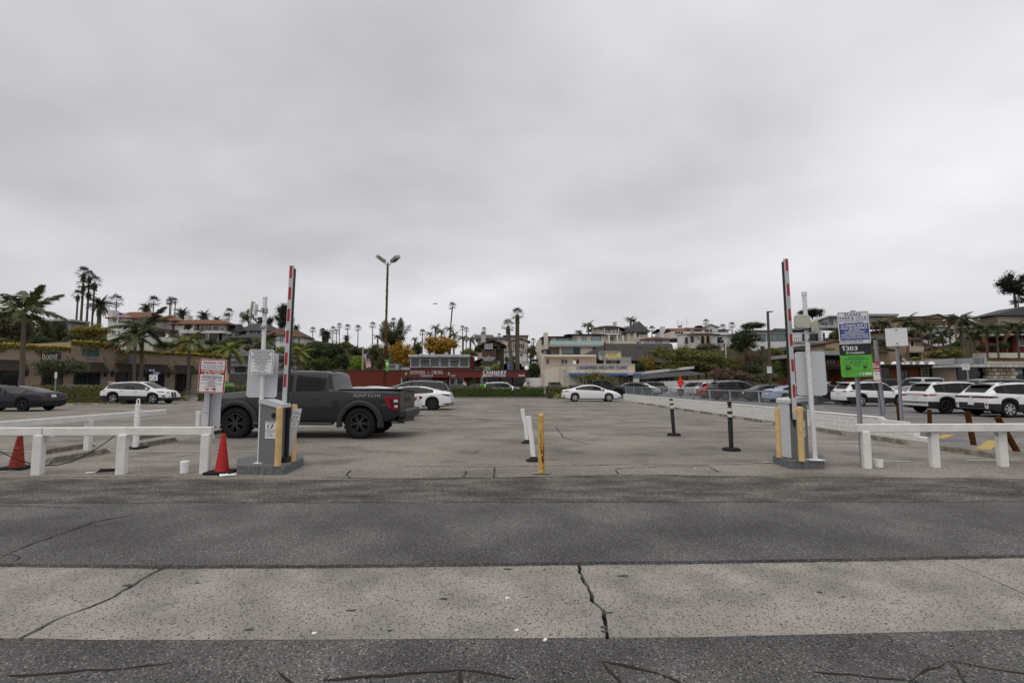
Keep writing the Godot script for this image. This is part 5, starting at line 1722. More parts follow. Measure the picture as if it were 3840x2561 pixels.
	tree("ficus","dark round tree under the thin ridge palms","tree",-34.94,6.33,-90,2.53,2.53,"leaf_deep","round","",1.0,5)
	tree("oak","brown-green tree rising behind the wooden flagpole","tree",-26.63,7.21,-96,2.41,1.84,"leaf_euca","round","",1.0,3)
	tree("oak","brownish tree standing behind the rusty pole's green sign","tree",-24,5.48,-92,1.77,1.77,"leaf_euca","airy","",1.0,1)
	tree("oak","low olive tree with trailing skirt under the date palms","tree",-34.59,9.22,-104,1.69,0.92,"leaf_olive","mound","",1.0,4)
	for p in [[-28.4,4.98,-86,1.91,1.4,"leaf_deep"],[-30.82,4.46,-82,2.06,1.33,"leaf_green"],[-25.87,5.4,-90,1.73,1.46,"leaf_euca"],[-30.86,7.74,-100,2.07,1.18,"leaf_euca"],[-24.72,7.18,-98,1.59,1.3,"leaf_euca"],[-18.12,7.64,-96,1.28,1.28,"leaf_deep"],[-38.83,8.03,-100,2.36,1.62,"leaf_deep"],[-37.26,4.65,-84,1.36,1.12,"leaf_green"]]:
		tree("oak","dense tree filling the slope behind the red brick shop wall","tree",p[0],p[1],p[2],p[3],p[4],p[5],"round","dense trees on the slope")
	bush("shrub","olive shrub mass behind the red upper storey's end",-7.67,6.86,-90,1.73,0.93,"leaf_olive")
	bush("shrub","dark shrub under the chimney of the pink house",-6.48,7.92,-96,0.85,0.99,"leaf_deep")
	bush("shrub","round bright shrub at the foot of the brown tower",-2.63,3.96,-78,0.78,0.46,"leaf_bright","","mound",1.0)
	bush("shrub","olive shrub between the two thick fan palms",-0.29,4.94,-84,1.05,1.24,"leaf_olive","","round",0.1)
	bush("shrub","dark hedge-like shrub beside the clinic's upper storey",3.62,3.48,-80,1.12,1.3,"leaf_deep","","round",0.1)
	bush("shrub","brownish shrub below the beige modern house",3.63,7.15,-92,1.02,1.49,"leaf_euca","","round")
	bush("shrub","thin yellow-green shrub by the tower's lower window",-4.64,3.9,-78,0.46,0.4,"leaf_lime","","mound",1.0)
	# conifers
	tree("cypress","tall dark conifer behind the striped arm","tree",-53.51,16.74,-118,2.35,3.49,"leaf_black","tall","",1.0,2)
	tree("pine","thin-branched pine behind the panel antenna","tree",-63.94,17.07,-122,1.98,2.34,"leaf_euca","airy","",1.0,3)
	tree("pine","dark bushy pine between the antenna pole and the conifer","tree",-58.92,15.74,-120,2.13,1.59,"leaf_black","round","",1.0,1)
	# bank above the brick shops
	tree("oak","broad brown-olive tree behind the tall feather palm","tree",-80.47,9.93,-82,4,2.42,"leaf_euca","round","",1.0,2)
	tree("oak","dark green tree on the bank above the brick shops","tree",-78.13,10.21,-86,2.41,2.03,"leaf_deep","round","",1.0,4)
	tree("pittosporum","large rounded yellow-green tree with clipped dome","tree",-70.7,10.01,-84,3.35,1.61,"leaf_yellow","round","",1.0,3)
	for p in [[-70.74,7.75,-76,1.91,0.9],[-67.54,8.25,-78,1.84,0.92],[-73.23,7.15,-74,2.4,0.87],[-65.34,8.07,-80,1.42,0.71]]:
		bush("shrub","dark shrub along the bank behind the brick shop roof",p[0],p[1],p[2],p[3],p[4],"leaf_deep","dark shrubs on the bank")
	for p in [[-63.2,8.47,-92,2.46,0.58,"leaf_green"],[-56.11,7.11,-86,1.82,0.61,"leaf_lime"],[-53.8,7.11,-88,1.74,0.56,"leaf_yellow"],[-57.14,9.24,-96,1.49,0.81,"leaf_deep"],[-52.74,8.68,-94,1.99,1.06,"leaf_green"],[-51.57,7.24,-88,1.36,0.74,"leaf_deep"],[-68.55,10.58,-102,0.86,0.43,"leaf_green"],[-72.47,9.05,-92,0.91,0.39,"leaf_green"],[-55.47,9.67,-100,2.51,0.89,"leaf_deep"],[-52.54,7.66,-90,1.73,0.93,"leaf_green"],[-47.04,7.93,-92,2.17,0.95,"leaf_euca"],[-39.89,6.88,-88,1.3,1.17,"leaf_olive"]]:
		bush("shrub","garden shrub on the slope below the tile-roofed houses",p[0],p[1],p[2],p[3],p[4],p[5],"garden shrubs on the slope")
	for p in [[-64.34,12.54,-100,0.92,0.63]]:
		tree("topiary_tree","small clipped ball tree on the tile house terrace","tree",p[0],p[1],p[2],p[3],p[4],"leaf_deep","round")
	# long hedge mass over the driveway
	var hl := "big yellow-olive shrub in the bank above the sloping driveway"
	for p in [[24.28,5.41,-84,2.85,2.23],[27.35,5.56,-82,2.91,2.18],[27.39,5.59,-80,3.07,2.01],[31.34,5.32,-82,2.66,1.94],[34.57,5.04,-84,2.48,1.86],[35.31,4.35,-82,1.82,1.33],[21.34,4.41,-80,1.54,1.54],[29.36,4.05,-80,3.31,1.06],[25.11,4.17,-80,2.84,1.18],[24.39,3.7,-80,2.95,0.95]]:
		bush("shrub",hl,p[0],p[1],p[2],p[3],p[4],"leaf_yellow" if p[0] < 24.0 else "leaf_olive","shrub bank above the driveway","round")
	bush("shrub","dark shrub with bare stems beside the clinic's corner",18.75,3.76,-74,0.87,0.87,"leaf_deep","","round",0.1)
	bush("shrub","grey-green feathery shrub on top of the long bank",37.82,8.5,-98,2.46,0.87,"leaf_grey")
	tree("pine","rounded dark pine with dense needles before the white house","tree",40.51,8.72,-88,3.05,2.47,"leaf_deep","round","",1.0,5)
	tree("eucalyptus","brown-topped tree on the ridge behind the rounded pine","tree",64.5,16.71,-135,3.79,1.2,"leaf_euca","wide","",1.0,3)
	bush("shrub","rust-brown rounded shrub above the black sport utility",24.82,2.57,-60,1.68,0.89,"leaf_brown","","mound",0.0)
	bush("shrub","dark brown shrub mass along the second lot's far edge",28.02,2.33,-62,1.83,0.73,"leaf_brown","","mound",0.0)
	bush("shrub","low dark hedge under the dark lamp pole",28.94,2.11,-58,2.06,0.6,"leaf_euca","","mound",0.0)
	tree("bare_tree","leafless grey shrub tree with fine twigs by the dark lamp pole","tree",32.54,4.58,-70,1.76,1.55,"leaf_brown","airy","",0.4,2,0.0)
	tree("oak","rust and olive tree behind the dark lamp pole","tree",35.51,5.19,-72,1.59,1.38,"leaf_euca","airy","",1.0,4,0.0)
	tree("oak","yellow-green tree beside the dark lamp pole","tree",36.69,5.1,-70,1.34,1.45,"leaf_olive","round","",1.0,1,0.0)
	tree("oak","dark green tree behind the striped arm by the second lot","tree",34.06,3.38,-64,1.42,1.13,"leaf_green","round","",1.0,3,0.0)
	tree("oak","dark undergrowth tree filling the gap under the bare twigs","tree",31.11,3.05,-66,1.75,0.88,"leaf_deep","round","",1.0,2,0.0)
	tree("eucalyptus","dark spreading tree behind the square antenna panels","tree",77.69,19.27,-130,3.65,1.44,"leaf_black","wide","",1.0,2)
	tree("eucalyptus","tall dark tree with layered crown at the edge above the ridge","tree",95.27,20.09,-95,3.09,2.67,"leaf_black","round","",1.0,3)
	tree("eucalyptus","low side branch crown under the tall dark ridge tree","tree",95.89,17.08,-95,1.82,0.84,"leaf_black","airy","",1.0,1)
	bush("shrub","wide olive dome shrub behind the flat roofs",53.05,5.09,-62,2.33,0.79,"leaf_olive","","mound")
	bush("shrub","small lime shrub beside the tan house",49.43,4.55,-62,0.5,0.23,"leaf_lime","","mound")
	for p in [[66.66,6.57,-70,1.03,0.47,"leaf_euca"],[64.95,6.38,-70,0.85,0.47,"leaf_deep"],[65.51,7.25,-74,0.99,0.5,"leaf_green"],[64.39,8.61,-78,1.36,0.63,"leaf_deep"],[64.24,7.81,-76,1.23,0.61,"leaf_green"],[66.14,6.61,-68,0.82,0.64,"leaf_deep"],[44.01,6.18,-70,0.85,0.19,"leaf_lime"],[54.07,9.58,-84,1.24,1.02,"leaf_green"],[64.96,9.41,-82,1.54,0.99,"leaf_deep"]]:
		bush("shrub","hillside shrub between the palms behind the flat roofs",p[0],p[1],p[2],p[3],p[4],p[5],"hillside shrubs between the palms")
	# greenery in the recess of the shops
	bush("planter_shrub","tall dark planter foliage beside the shop doors",-5.51,1.39,-73,0.81,0.92,"leaf_deep","","tall",0.08)
	bush("shrub","small weed tuft by the second lot's kerb",14.2,0.67,-40,0.3,0.12,"leaf_green","","mound",0.0)


func building(called: String,label: String,x: float,z: float,y := 0.0,category := "building",group := "") -> Node3D:
	return thing(called,label,category,V3(x,y,z),0.0,group)

# a block of wall: r = [x0,y0,x1,y1] of its face at z = zf,going back to zb
func wall(t: Node3D,r: Array,zf: float,zb: float,m: String,called := "wall") -> Node3D:
	var s := Sh.new()
	s.span(V3(r[0],r[1],zb),V3(r[2],r[3],zf))
	return partw(called,s,M[m],t)

# a window on a wall face at z: a frame with bars,and its panes behind them
func win(t: Node3D,r: Array,z: float,nx := 1,frame := "trim_white",glass := "glass_dark",ny := 1,fw := 0.07) -> void:
	var s := Sh.new()
	var w: float = r[2] - r[0]
	var h: float = r[3] - r[1]
	for k in [[r[0] - fw,r[1] - fw,r[2]+fw,r[1]],[r[0] - fw,r[3],r[2]+fw,r[3]+fw],[r[0] - fw,r[1],r[0],r[3]],[r[2],r[1],r[2]+fw,r[3]]]:
		s.span(V3(k[0],k[1],z - 0.02),V3(k[2],k[3],z+0.07))
	for i in range(1,nx):
		var x: float = r[0]+w * i / nx
		s.span(V3(x - fw * 0.35,r[1],z - 0.02),V3(x+fw * 0.35,r[3],z+0.05))
	for i in range(1,ny):
		var y: float = r[1]+h * i / ny
		s.span(V3(r[0],y - fw * 0.3,z - 0.02),V3(r[2],y+fw * 0.3,z+0.045))
	var f := partw("window",s,M[frame],t)
	for i in nx:
		s = Sh.new()
		s.span(V3(r[0]+w * i / nx,r[1],z - 0.01),V3(r[0]+w * (i+1) / nx,r[3],z+0.012))
		var o: Vector3 = t.position
		inst("pane",s.mesh(),M[glass],f)

func hip(t: Node3D,x0: float,x1: float,zf: float,zb: float,y: float,h: float,m: String,ov := 0.5,called := "roof") -> void:
	var s := Sh.new()
	x0 -= ov; x1 += ov; zf += ov; zb -= ov
	var w := x1 - x0
	var d := zf - zb
	var a: Vector3
	var b: Vector3
	if w >= d:
		a = V3(x0+d * 0.5,y+h,(zf+zb) * 0.5)
		b = V3(x1 - d * 0.5,y+h,(zf+zb) * 0.5)
	else:
		a = V3((x0+x1) * 0.5,y+h,zf - w * 0.5)
		b = V3((x0+x1) * 0.5,y+h,zb+w * 0.5)
	var p := [V3(x0,y,zf),V3(x1,y,zf),V3(x1,y,zb),V3(x0,y,zb)]
	if w >= d:
		s.quad(p[0],p[1],b,a); s.tri(p[1],p[2],b); s.quad(p[2],p[3],a,b); s.tri(p[3],p[0],a)
	else:
		s.tri(p[0],p[1],a); s.quad(p[1],p[2],b,a); s.tri(p[2],p[3],b); s.quad(p[3],p[0],a,b)
	var l := V3(0,-0.18,0)
	for i in 4: s.quad(p[i]+l,p[(i+1) % 4]+l,p[(i+1) % 4],p[i])
	s.quad(p[3]+l,p[2]+l,p[1]+l,p[0]+l)
	partw(called,s,M[m],t)

# gable roof; ridge along x,or towards the viewer when ends is true
func gable(t: Node3D,x0: float,x1: float,zf: float,zb: float,y: float,h: float,m: String,ends := false,ov := 0.5,wallm := "") -> void:
	var s := Sh.new()
	var gx0 := x0
	var gx1 := x1
	x0 -= ov; x1 += ov; zf += ov; zb -= ov
	var th := 0.18
	if ends:
		var xm := (x0+x1) * 0.5
		s.prism([Vector2(x0,y),Vector2(xm,y+h),Vector2(x1,y),Vector2(x1,y+th),Vector2(xm,y+h+th),Vector2(x0,y+th)],zb,zf)
		if wallm != "":
			var g := Sh.new()
			g.prism([Vector2(gx0,y),Vector2(gx1,y),Vector2(xm,y+h * (gx1 - gx0) / (x1 - x0))],zb+ov,zf - ov)
			partw("gable",g,M[wallm],t)
	else:
		var zm := (zf+zb) * 0.5
		var k := Transform3D(Basis(V3(0,0,-1),V3(0,1,0),V3(1,0,0)),Vector3.ZERO)
		s.prism([Vector2(-zf,y),Vector2(-zm,y+h),Vector2(-zb,y),Vector2(-zb,y+th),Vector2(-zm,y+h+th),Vector2(-zf,y+th)],x0,x1,k)
		if wallm != "":
			var g := Sh.new()
			g.prism([Vector2(-zf+ov,y),Vector2(-zb - ov,y),Vector2(-zm,y+h * 0.9)],gx0,gx1,k)
			partw("gable",g,M[wallm],t)
	partw("roof",s,M[m],t)

func flat_roof(t: Node3D,r: Array,zf: float,zb: float,m: String,called := "roof") -> void:
	wall(t,r,zf,zb,m,called)

# posts and rails between two points at the same height
func railing(t: Node3D,x0: float,x1: float,y0: float,y1: float,z: float,n: int,m: String) -> void:
	var s := Sh.new()
	s.span(V3(x0,y1 - 0.05,z - 0.03),V3(x1,y1,z+0.03))
	s.span(V3(x0,y0,z - 0.03),V3(x1,y0+0.05,z+0.03))
	for i in n+1:
		var x := lerpf(x0,x1,float(i) / n)
		s.span(V3(x - 0.025,y0,z - 0.025),V3(x+0.025,y1,z+0.025))
	partw("railing",s,M[m],t)

func column(t: Node3D,x: float,y0: float,y1: float,z: float,w: float,m: String,called := "column") -> void:
	var s := Sh.new()
	s.span(V3(x - w * 0.5,y0,z - w * 0.5),V3(x+w * 0.5,y1,z+w * 0.5))
	partw(called,s,M[m],t)

func wtext(t: Node3D,s: String,r: Array,z: float,m: String,font := "sans-bold",deep := 0.06) -> void:
	letters(s,r[2] - r[0],r[3] - r[1],Transform3D(Basis(),V3((r[0]+r[2]) * 0.5,(r[1]+r[3]) * 0.5,z) - t.position),M[m],t,font,deep)

func buildings_street() -> void:
	red_shops()
	clinic()
	brick_shops()
	white_shops()
	flat_shops()
	# brown shingled tower
	var t := building("office_building","brown shingled office tower with sail emblem and gabled roof",-3.267,-84)
	wall(t,[-5,0.61,-2.64,7.17],-84,-92,"wood_brown")
	wall(t,[-2.67,0.6,-1.45,7.43],-85,-92,"wood_brown")
	gable(t,-5.079,-1.409,-84,-92,7.548,1.054,"trim_brown",true,0.45,"wood_brown")
	win(t,[-4.46,7.16,-3.29,7.85],-83.75,3,"trim_white","glass_blue",2)
	wall(t,[-4.61,7.02,-3.15,8.04],-83.86,-84.4,"trim_brown","bay")
	win(t,[-2.43,7.09,-2.05,7.58],-84.9,1,"trim_brown","glass_blue")
	win(t,[-2.45,4.62,-2.1,5.04],-84.9,1,"trim_white","glass_blue")
	wtext(t,"MARINERS",[-4.91,5.4,-2.83,5.74],-83.9,"sign_white","serif-bold",0.12)
	wtext(t,"INSURANCE",[-4.65,5.11,-3.11,5.33],-83.9,"sign_white","sans-bold",0.12)
	var s := Sh.new()
	for q in [[[1541,638],[1541,672],[1524,670]],[[1545,645],[1562,672],[1545,674]],[[1530,660],[1534,674],[1520,674]]]:
		var p := []
		for k in q: p.append(Vector2((k[0] - 1541) * 0.012+-3.873,(672 - k[1]) * 0.012+5.776))
		s.prism(p,-83.95,-83.82)
	partw("sail_emblem",s,M.sign_gold,t)
	wall(t,[-6.57,0.59,-5.11,4.95],-86,-92,"wood_brown")
	s = Sh.new()
	s.prism([Vector2(-6.67,5.059),Vector2(-5.07,5.691),Vector2(-5.069,5.501),Vector2(-6.669,4.844)],-85.2,-92)
	partw("wing_roof",s,M.trim_brown,t)
	win(t,[-6.51,3.77,-5.6,4.1],-85.95,2,"trim_white","glass_grey")
	win(t,[-4.69,3.72,-3.7,4.09],-83.95,2,"trim_white","glass_teal")
	# rooftop umbrella,folded
	s = Sh.new()
	s.lathe([Vector2(0.05,0),Vector2(0.22,0.15),Vector2(0.16,0.9),Vector2(0.02,1.5)],8,V3(-0.51,3.42,-77))
	s.cyl(V3(-0.51,3.47,-77) - V3(0,3.6,0),V3(-0.51,3.47,-77),0.03,0.03,6)
	solo("folded_parasol",s,M.awning_blue,"folded light blue parasol behind the shop roof","parasol")
	# white gate panel between shops and clinic
	t = building("gate","white panel fence between the red shops and the clinic",3.364,-77,0.08,"fence")
	for k in 4:
		var x0: float = lerpf(2.117,4.701,k / 4.0)
		var x1: float = lerpf(2.117,4.701,(k+1) / 4.0)
		wall(t,[x0+0.03,0.08,x1 - 0.03,2.26],-77,-77.06,"white_plastic","panel")
		column(t,x1,0.08,2.316,-77,0.12,"white_plastic","post")
	s = Sh.new()
	s.span(V3(2.33,1.31,-76.9),V3(2.56,1.62,-76.9)+V3(0,0,0.03))
	partw("accessible_parking_sign",s,M.sign_blue,t)

func red_shops() -> void:
	var t := building("shop_building","low red brick shop row with white lettered fascia and glazed upper storey",-7.125,-75,0.08)
	wall(t,[-24.527,0.0,-16.387,3.347],-75,-88,"brick_red")
	wall(t,[-24.605,3.347,-16.406,3.425],-74.9,-88,"roof_grey","coping")
	wall(t,[-15.98,2.29,1.96,3.3],-73,-75.6,"red_panel","fascia")
	wall(t,[-16.01,3.3,2.01,3.39],-72.9,-88,"roof_grey","coping")
	wall(t,[-16.397,0.0,1.967,2.382],-75.6,-88,"red_panel")
	column(t,-15.952,0.08,2.296,-73.4,0.2,"galvanised")
	for r in [[-16.26,0.88,-15.28,2.25],[-15.06,1.61,-13.62,2.25],[-13.48,1.61,-12.04,2.25]]:
		win(t,r,-75.55,1,"galvanised","glass_dark")
	for r in [[-9.16,0.88,-8.55,2.22],[-8.18,0.88,-7.33,2.22],[-4.6,0.72,-3.76,2.22]]:
		win(t,r,-75.55,1,"trim_white","glass_dark",1,0.16)
	for r in [[-3.51,0.66,-1.87,2.27],[-1.68,0.66,-0.06,2.27],[0.14,0.66,1.86,2.27]]:
		win(t,r,-75.5,1,"galvanised","glass_dark",1,0.22)
	wall(t,[-7.27,0.5,-4.76,2.27],-75.52,-76,"red_panel","recess")
	# upper storey
	wall(t,[-15.3,3.45,-6.32,5.52],-76,-84,"red_panel")
	wall(t,[-6.32,3.45,-6.21,5.64],-76.02,-84,"brick_red","end_wall")
	wall(t,[-15.42,5.35,-6.24,5.73],-75.2,-84.6,"slab_white","roof")
	for r in [[-15.12,3.95,-13.93,5.16],[-12.18,3.95,-10.97,5.16],[-10.69,3.95,-9.51,5.16],[-7.77,3.95,-6.55,5.16]]:
		win(t,r,-75.95,1,"slab_white","glass_grey",1,0.16)
	for r in [[-13.68,3.95,-12.42,4.63],[-9.24,3.95,-8.02,4.63],[-13.62,4.76,-12.5,5.1],[-9.2,4.76,-8.07,5.13]]:
		win(t,r,-75.95,1,"slab_white","glass_grey",1,0.12)
	for u in [629.0,795.0]:
		var s := Sh.new()
		s.cyl(V3(-21.65,5.91,-79)+V3(u * 0.012,0,0),V3(-21.65,6.18,-79)+V3(u * 0.012,0,0),0.06,0.06,8)
		partw("vent_pipe",s,M.slab_white,t)
	wall(t,[-17.8,3.53,-16.14,4.07],-80,-83,"stucco_white","roof_box")
	wall(t,[-17.84,4.04,-16.12,4.13],-79.9,-83.1,"roof_grey","roof_box_cap")
	var z := -72.98
	wtext(t,"STEVENS",[-14.69,2.79,-12.52,3.22],z,"sign_white","serif",0.08)
	wtext(t,"&",[-12.13,2.83,-11.96,3.13],z,"sign_white","serif",0.08)
	wtext(t,"CROSS",[-11.55,2.79,-9.96,3.27],z,"sign_white","serif",0.08)
	wtext(t,"COSMETICS",[-13.21,2.39,-11.37,2.66],z,"sign_white","serif",0.08)
	wtext(t,"2650",[-8.78,2.39,-8.15,2.66],z,"sign_white","serif",0.08)
	wtext(t,"CANNERY",[-4.19,2.71,-0.79,3.24],z,"sign_white","sans-bold",0.08)
	var ex := [-4.17,2.4,-0.87,2.67]
	for i in 8:
		var x0: float = lerpf(ex[0],ex[2] - 0.62,i / 7.0)
		wtext(t,"EXCHANGE"[i],[x0,ex[1],x0+0.62,ex[3]],z,"sign_white","sans-bold",0.08)
	wtext(t,"2640",[0.91,2.43,1.79,2.7],z,"sign_white","sans-bold",0.08)
	wtext(t,"crown",[-1.5,1.47,-0.04,1.74],-75.45,"sign_gold","sans",0.02)
	# rampant animal emblems,small raised silhouettes
	for u in [427.0,988.0]:
		var s := Sh.new()
		var k := 1.0 if u < 600 else -1.0
		var e := 0.011
		var o := Vector2(-19.941+u * e,2.84)
		for q in [[[0,18,6,8],[6,8,3,-6],[3,-6,-6,-10],[-6,-10,-10,-20],[3,-6,10,-20],[3,6,12,10],[0,2,10,-2],[-2,18,-6,14],[-6,-8,-14,2],[-14,2,-12,10]]]:
			for l in q: s.tube([V3(o.x - k * l[0] * e,o.y+l[1] * e,z+0.05),V3(o.x - k * l[2] * e,o.y+l[3] * e,z+0.05)],[3.2 * e,2.0 * e],6)
		partw("lion_emblem",s,M.sign_white,t)
	# gilt crown on the shop window
	var s := Sh.new()
	var e := 0.011
	var o := Vector2(-2.689,1.605)
	var pp := []
	for q in [[-18,-18],[18,-18],[22,10],[10,-2],[0,18],[-10,-2],[-22,10]]: pp.append(o+Vector2(q[0],q[1]) * e)
	s.prism(pp,-75.40,-75.37)
	partw("crown_emblem",s,M.sign_gold,t)
	# rooftop unit
	var ac := building("rooftop_air_unit","grey air conditioning unit on the shop roof beside the gold tree",-18.399,-79,3.519,"air conditioner")
	wall(ac,[-19.13,3.52,-18.25,4.42],-79,-81,"galvanised","cabinet")
	wall(ac,[-18.22,3.52,-17.64,4.42],-78.95,-81,"steel","cabinet")
	win(ac,[-19.04,3.87,-18.29,4.28],-78.98,4,"galvanised","glass_dark",3,0.03)
	s = Sh.new()
	s.lathe([Vector2(0.22,0),Vector2(0.32,0.05),Vector2(0.32,0.12),Vector2(0.18,0.16),Vector2(0.001,0.2)],12,V3(2.11,3.64,-73.4),Basis(V3(1,0,0),1.2))
	s.cyl(V3(1.97,3.23,-73.6),V3(2.11,3.55,-73.4),0.03,0.03,6)
	solo("flood_light",s,M.white_plastic,"white flood light on the corner of the red shop roof","lamp")

func clinic() -> void:
	var t := building("clinic_building","beige single-storey clinic with blue awning strip and blue lettering",11.417,-70)
	wall(t,[6.621,0.0,14.976,2.928],-70,-84,"siding_beige")
	wall(t,[6.63,2.91,16.99,4.06],-70,-84,"siding_beige","parapet")
	wall(t,[6.56,4.05,17.05,4.13],-69.9,-84,"stucco_cream","coping")
	var s := Sh.new()
	s.prism([Vector2(4.553,3.07),Vector2(6.822,4.025),Vector2(6.798,0),Vector2(4.543,0)],-70.4,-80)
	partw("side_wall",s,M.stucco_cream,t)
	s = Sh.new()
	s.cyl(V3(7.06,3.39,-69.9),V3(7.046,0,-69.9),0.09,0.09,8)
	s.span(V3(6.94,3.32,-70),V3(7.25,3.46,-70)+V3(0,0,0.2))
	partw("downpipe",s,M.stucco_cream,t)
	wall(t,[7.89,2.55,17.57,2.86],-68.4,-70.5,"awning_blue","awning")
	wall(t,[7.87,2.85,17.59,2.92],-68.35,-84,"stucco_cream","awning_cap")
	for u in [14.906,15.973,16.247]:
		column(t,u,0.0,2.554,-69.2,0.42,"wood_brown")
	wall(t,[16.355,0.0,17.401,2.554],-69.3,-69.8,"stucco_cream","pier")
	wall(t,[16.49,1.31,17.22,2.1],-69.0,-69.3,"white_plastic","notice_case")
	wall(t,[16.54,1.33,17.17,1.57],-68.96,-69.0,"sign_red","notice")
	wtext(t,"MARINERS MILE PET CLINIC",[9.28,3.42,15.96,3.82],-69.95,"sign_navy","serif-bold",0.06)
	wtext(t,"2630",[15.56,2.6,16.27,2.82],-68.36,"sign_white","sans-bold",0.05)
	s = Sh.new()
	s.prism([Vector2(9.038,3.856),Vector2(8.869,3.423),Vector2(9.137,3.423)],-69.97,-69.9)
	partw("sail_emblem",s,M.glass_blue,t)
	# storey behind
	wall(t,[4.78,3.24,12.48,5.4],-75,-84,"stucco_pink","upper_wall")
	wall(t,[4.45,0.92,5.01,5.71],-76,-84,"stucco_cream","upper_wall")
	wall(t,[4.83,5.34,12.35,5.64],-74.2,-84,"stucco_cream","roof")
	win(t,[5.06,4.3,5.48,4.97],-74.95,1,"stucco_pink","glass_grey")
	win(t,[7.3,4.3,8.21,4.97],-74.95,2,"stucco_pink","glass_grey")
	win(t,[9.51,4.32,9.93,4.99],-74.95,1,"stucco_pink","glass_dark")
	wall(t,[8.98,4.29,9.42,4.77],-74.6,-75.1,"white_plastic","window_air_unit")
	# pole sign
	var b := building("pole_sign","pale yellow pole sign with round blue emblem behind the clinic parapet",13.228,-72,0.0,"sign")
	wall(b,[12.42,4.79,15.54,6],-72,-72.3,"sign_yellow","panel")
	var f := Sh.new()
	var e := [12.39,4.76,15.57,6.05]
	for k in [[e[0],e[1],e[2],e[1]+0.1],[e[0],e[3] - 0.1,e[2],e[3]],[e[0],e[1],e[0]+0.1,e[3]],[e[2] - 0.1,e[1],e[2],e[3]]]:
		f.span(V3(k[0],k[1],-72.35),V3(k[2],k[3],-71.93))
	partw("frame",f,M.galvanised,b)
	column(b,13.228,0.0,4.79,-72.15,0.25,"galvanised","post")
	f = Sh.new()
	f.lathe([Vector2(0.42,0),Vector2(0.42,0.03),Vector2(0.32,0.035),Vector2(0.001,0.035)],20,V3(12.95,5.64,-71.99),Basis(V3(1,0,0),PI / 2))
	partw("emblem",f,M.glass_blue,b)
	wtext(b,"MARINERS MILE",[13.3,5.73,15.28,5.9],-71.98,"glass_teal","serif-bold",0.02)
	wtext(b,"PET CLINIC",[13.57,5.54,14.98,5.7],-71.98,"glass_teal","serif-bold",0.02)
	wtext(b,"Dr. Rade S. Nichols",[13.7,5.39,14.89,5.49],-71.98,"trim_brown","sans",0.02)
	wtext(b,"General Medicine - Surgery - Wellness Care",[12.74,5.17,15.29,5.26],-71.98,"glass_blue","sans",0.02)
	wall(b,[12.71,4.83,13.69,5.07],-71.97,-72,"glass_blue","panel_stripe")
	wtext(b,"949-515-0991",[13.8,4.88,15.34,5.05],-71.98,"glass_blue","sans-bold",0.02)

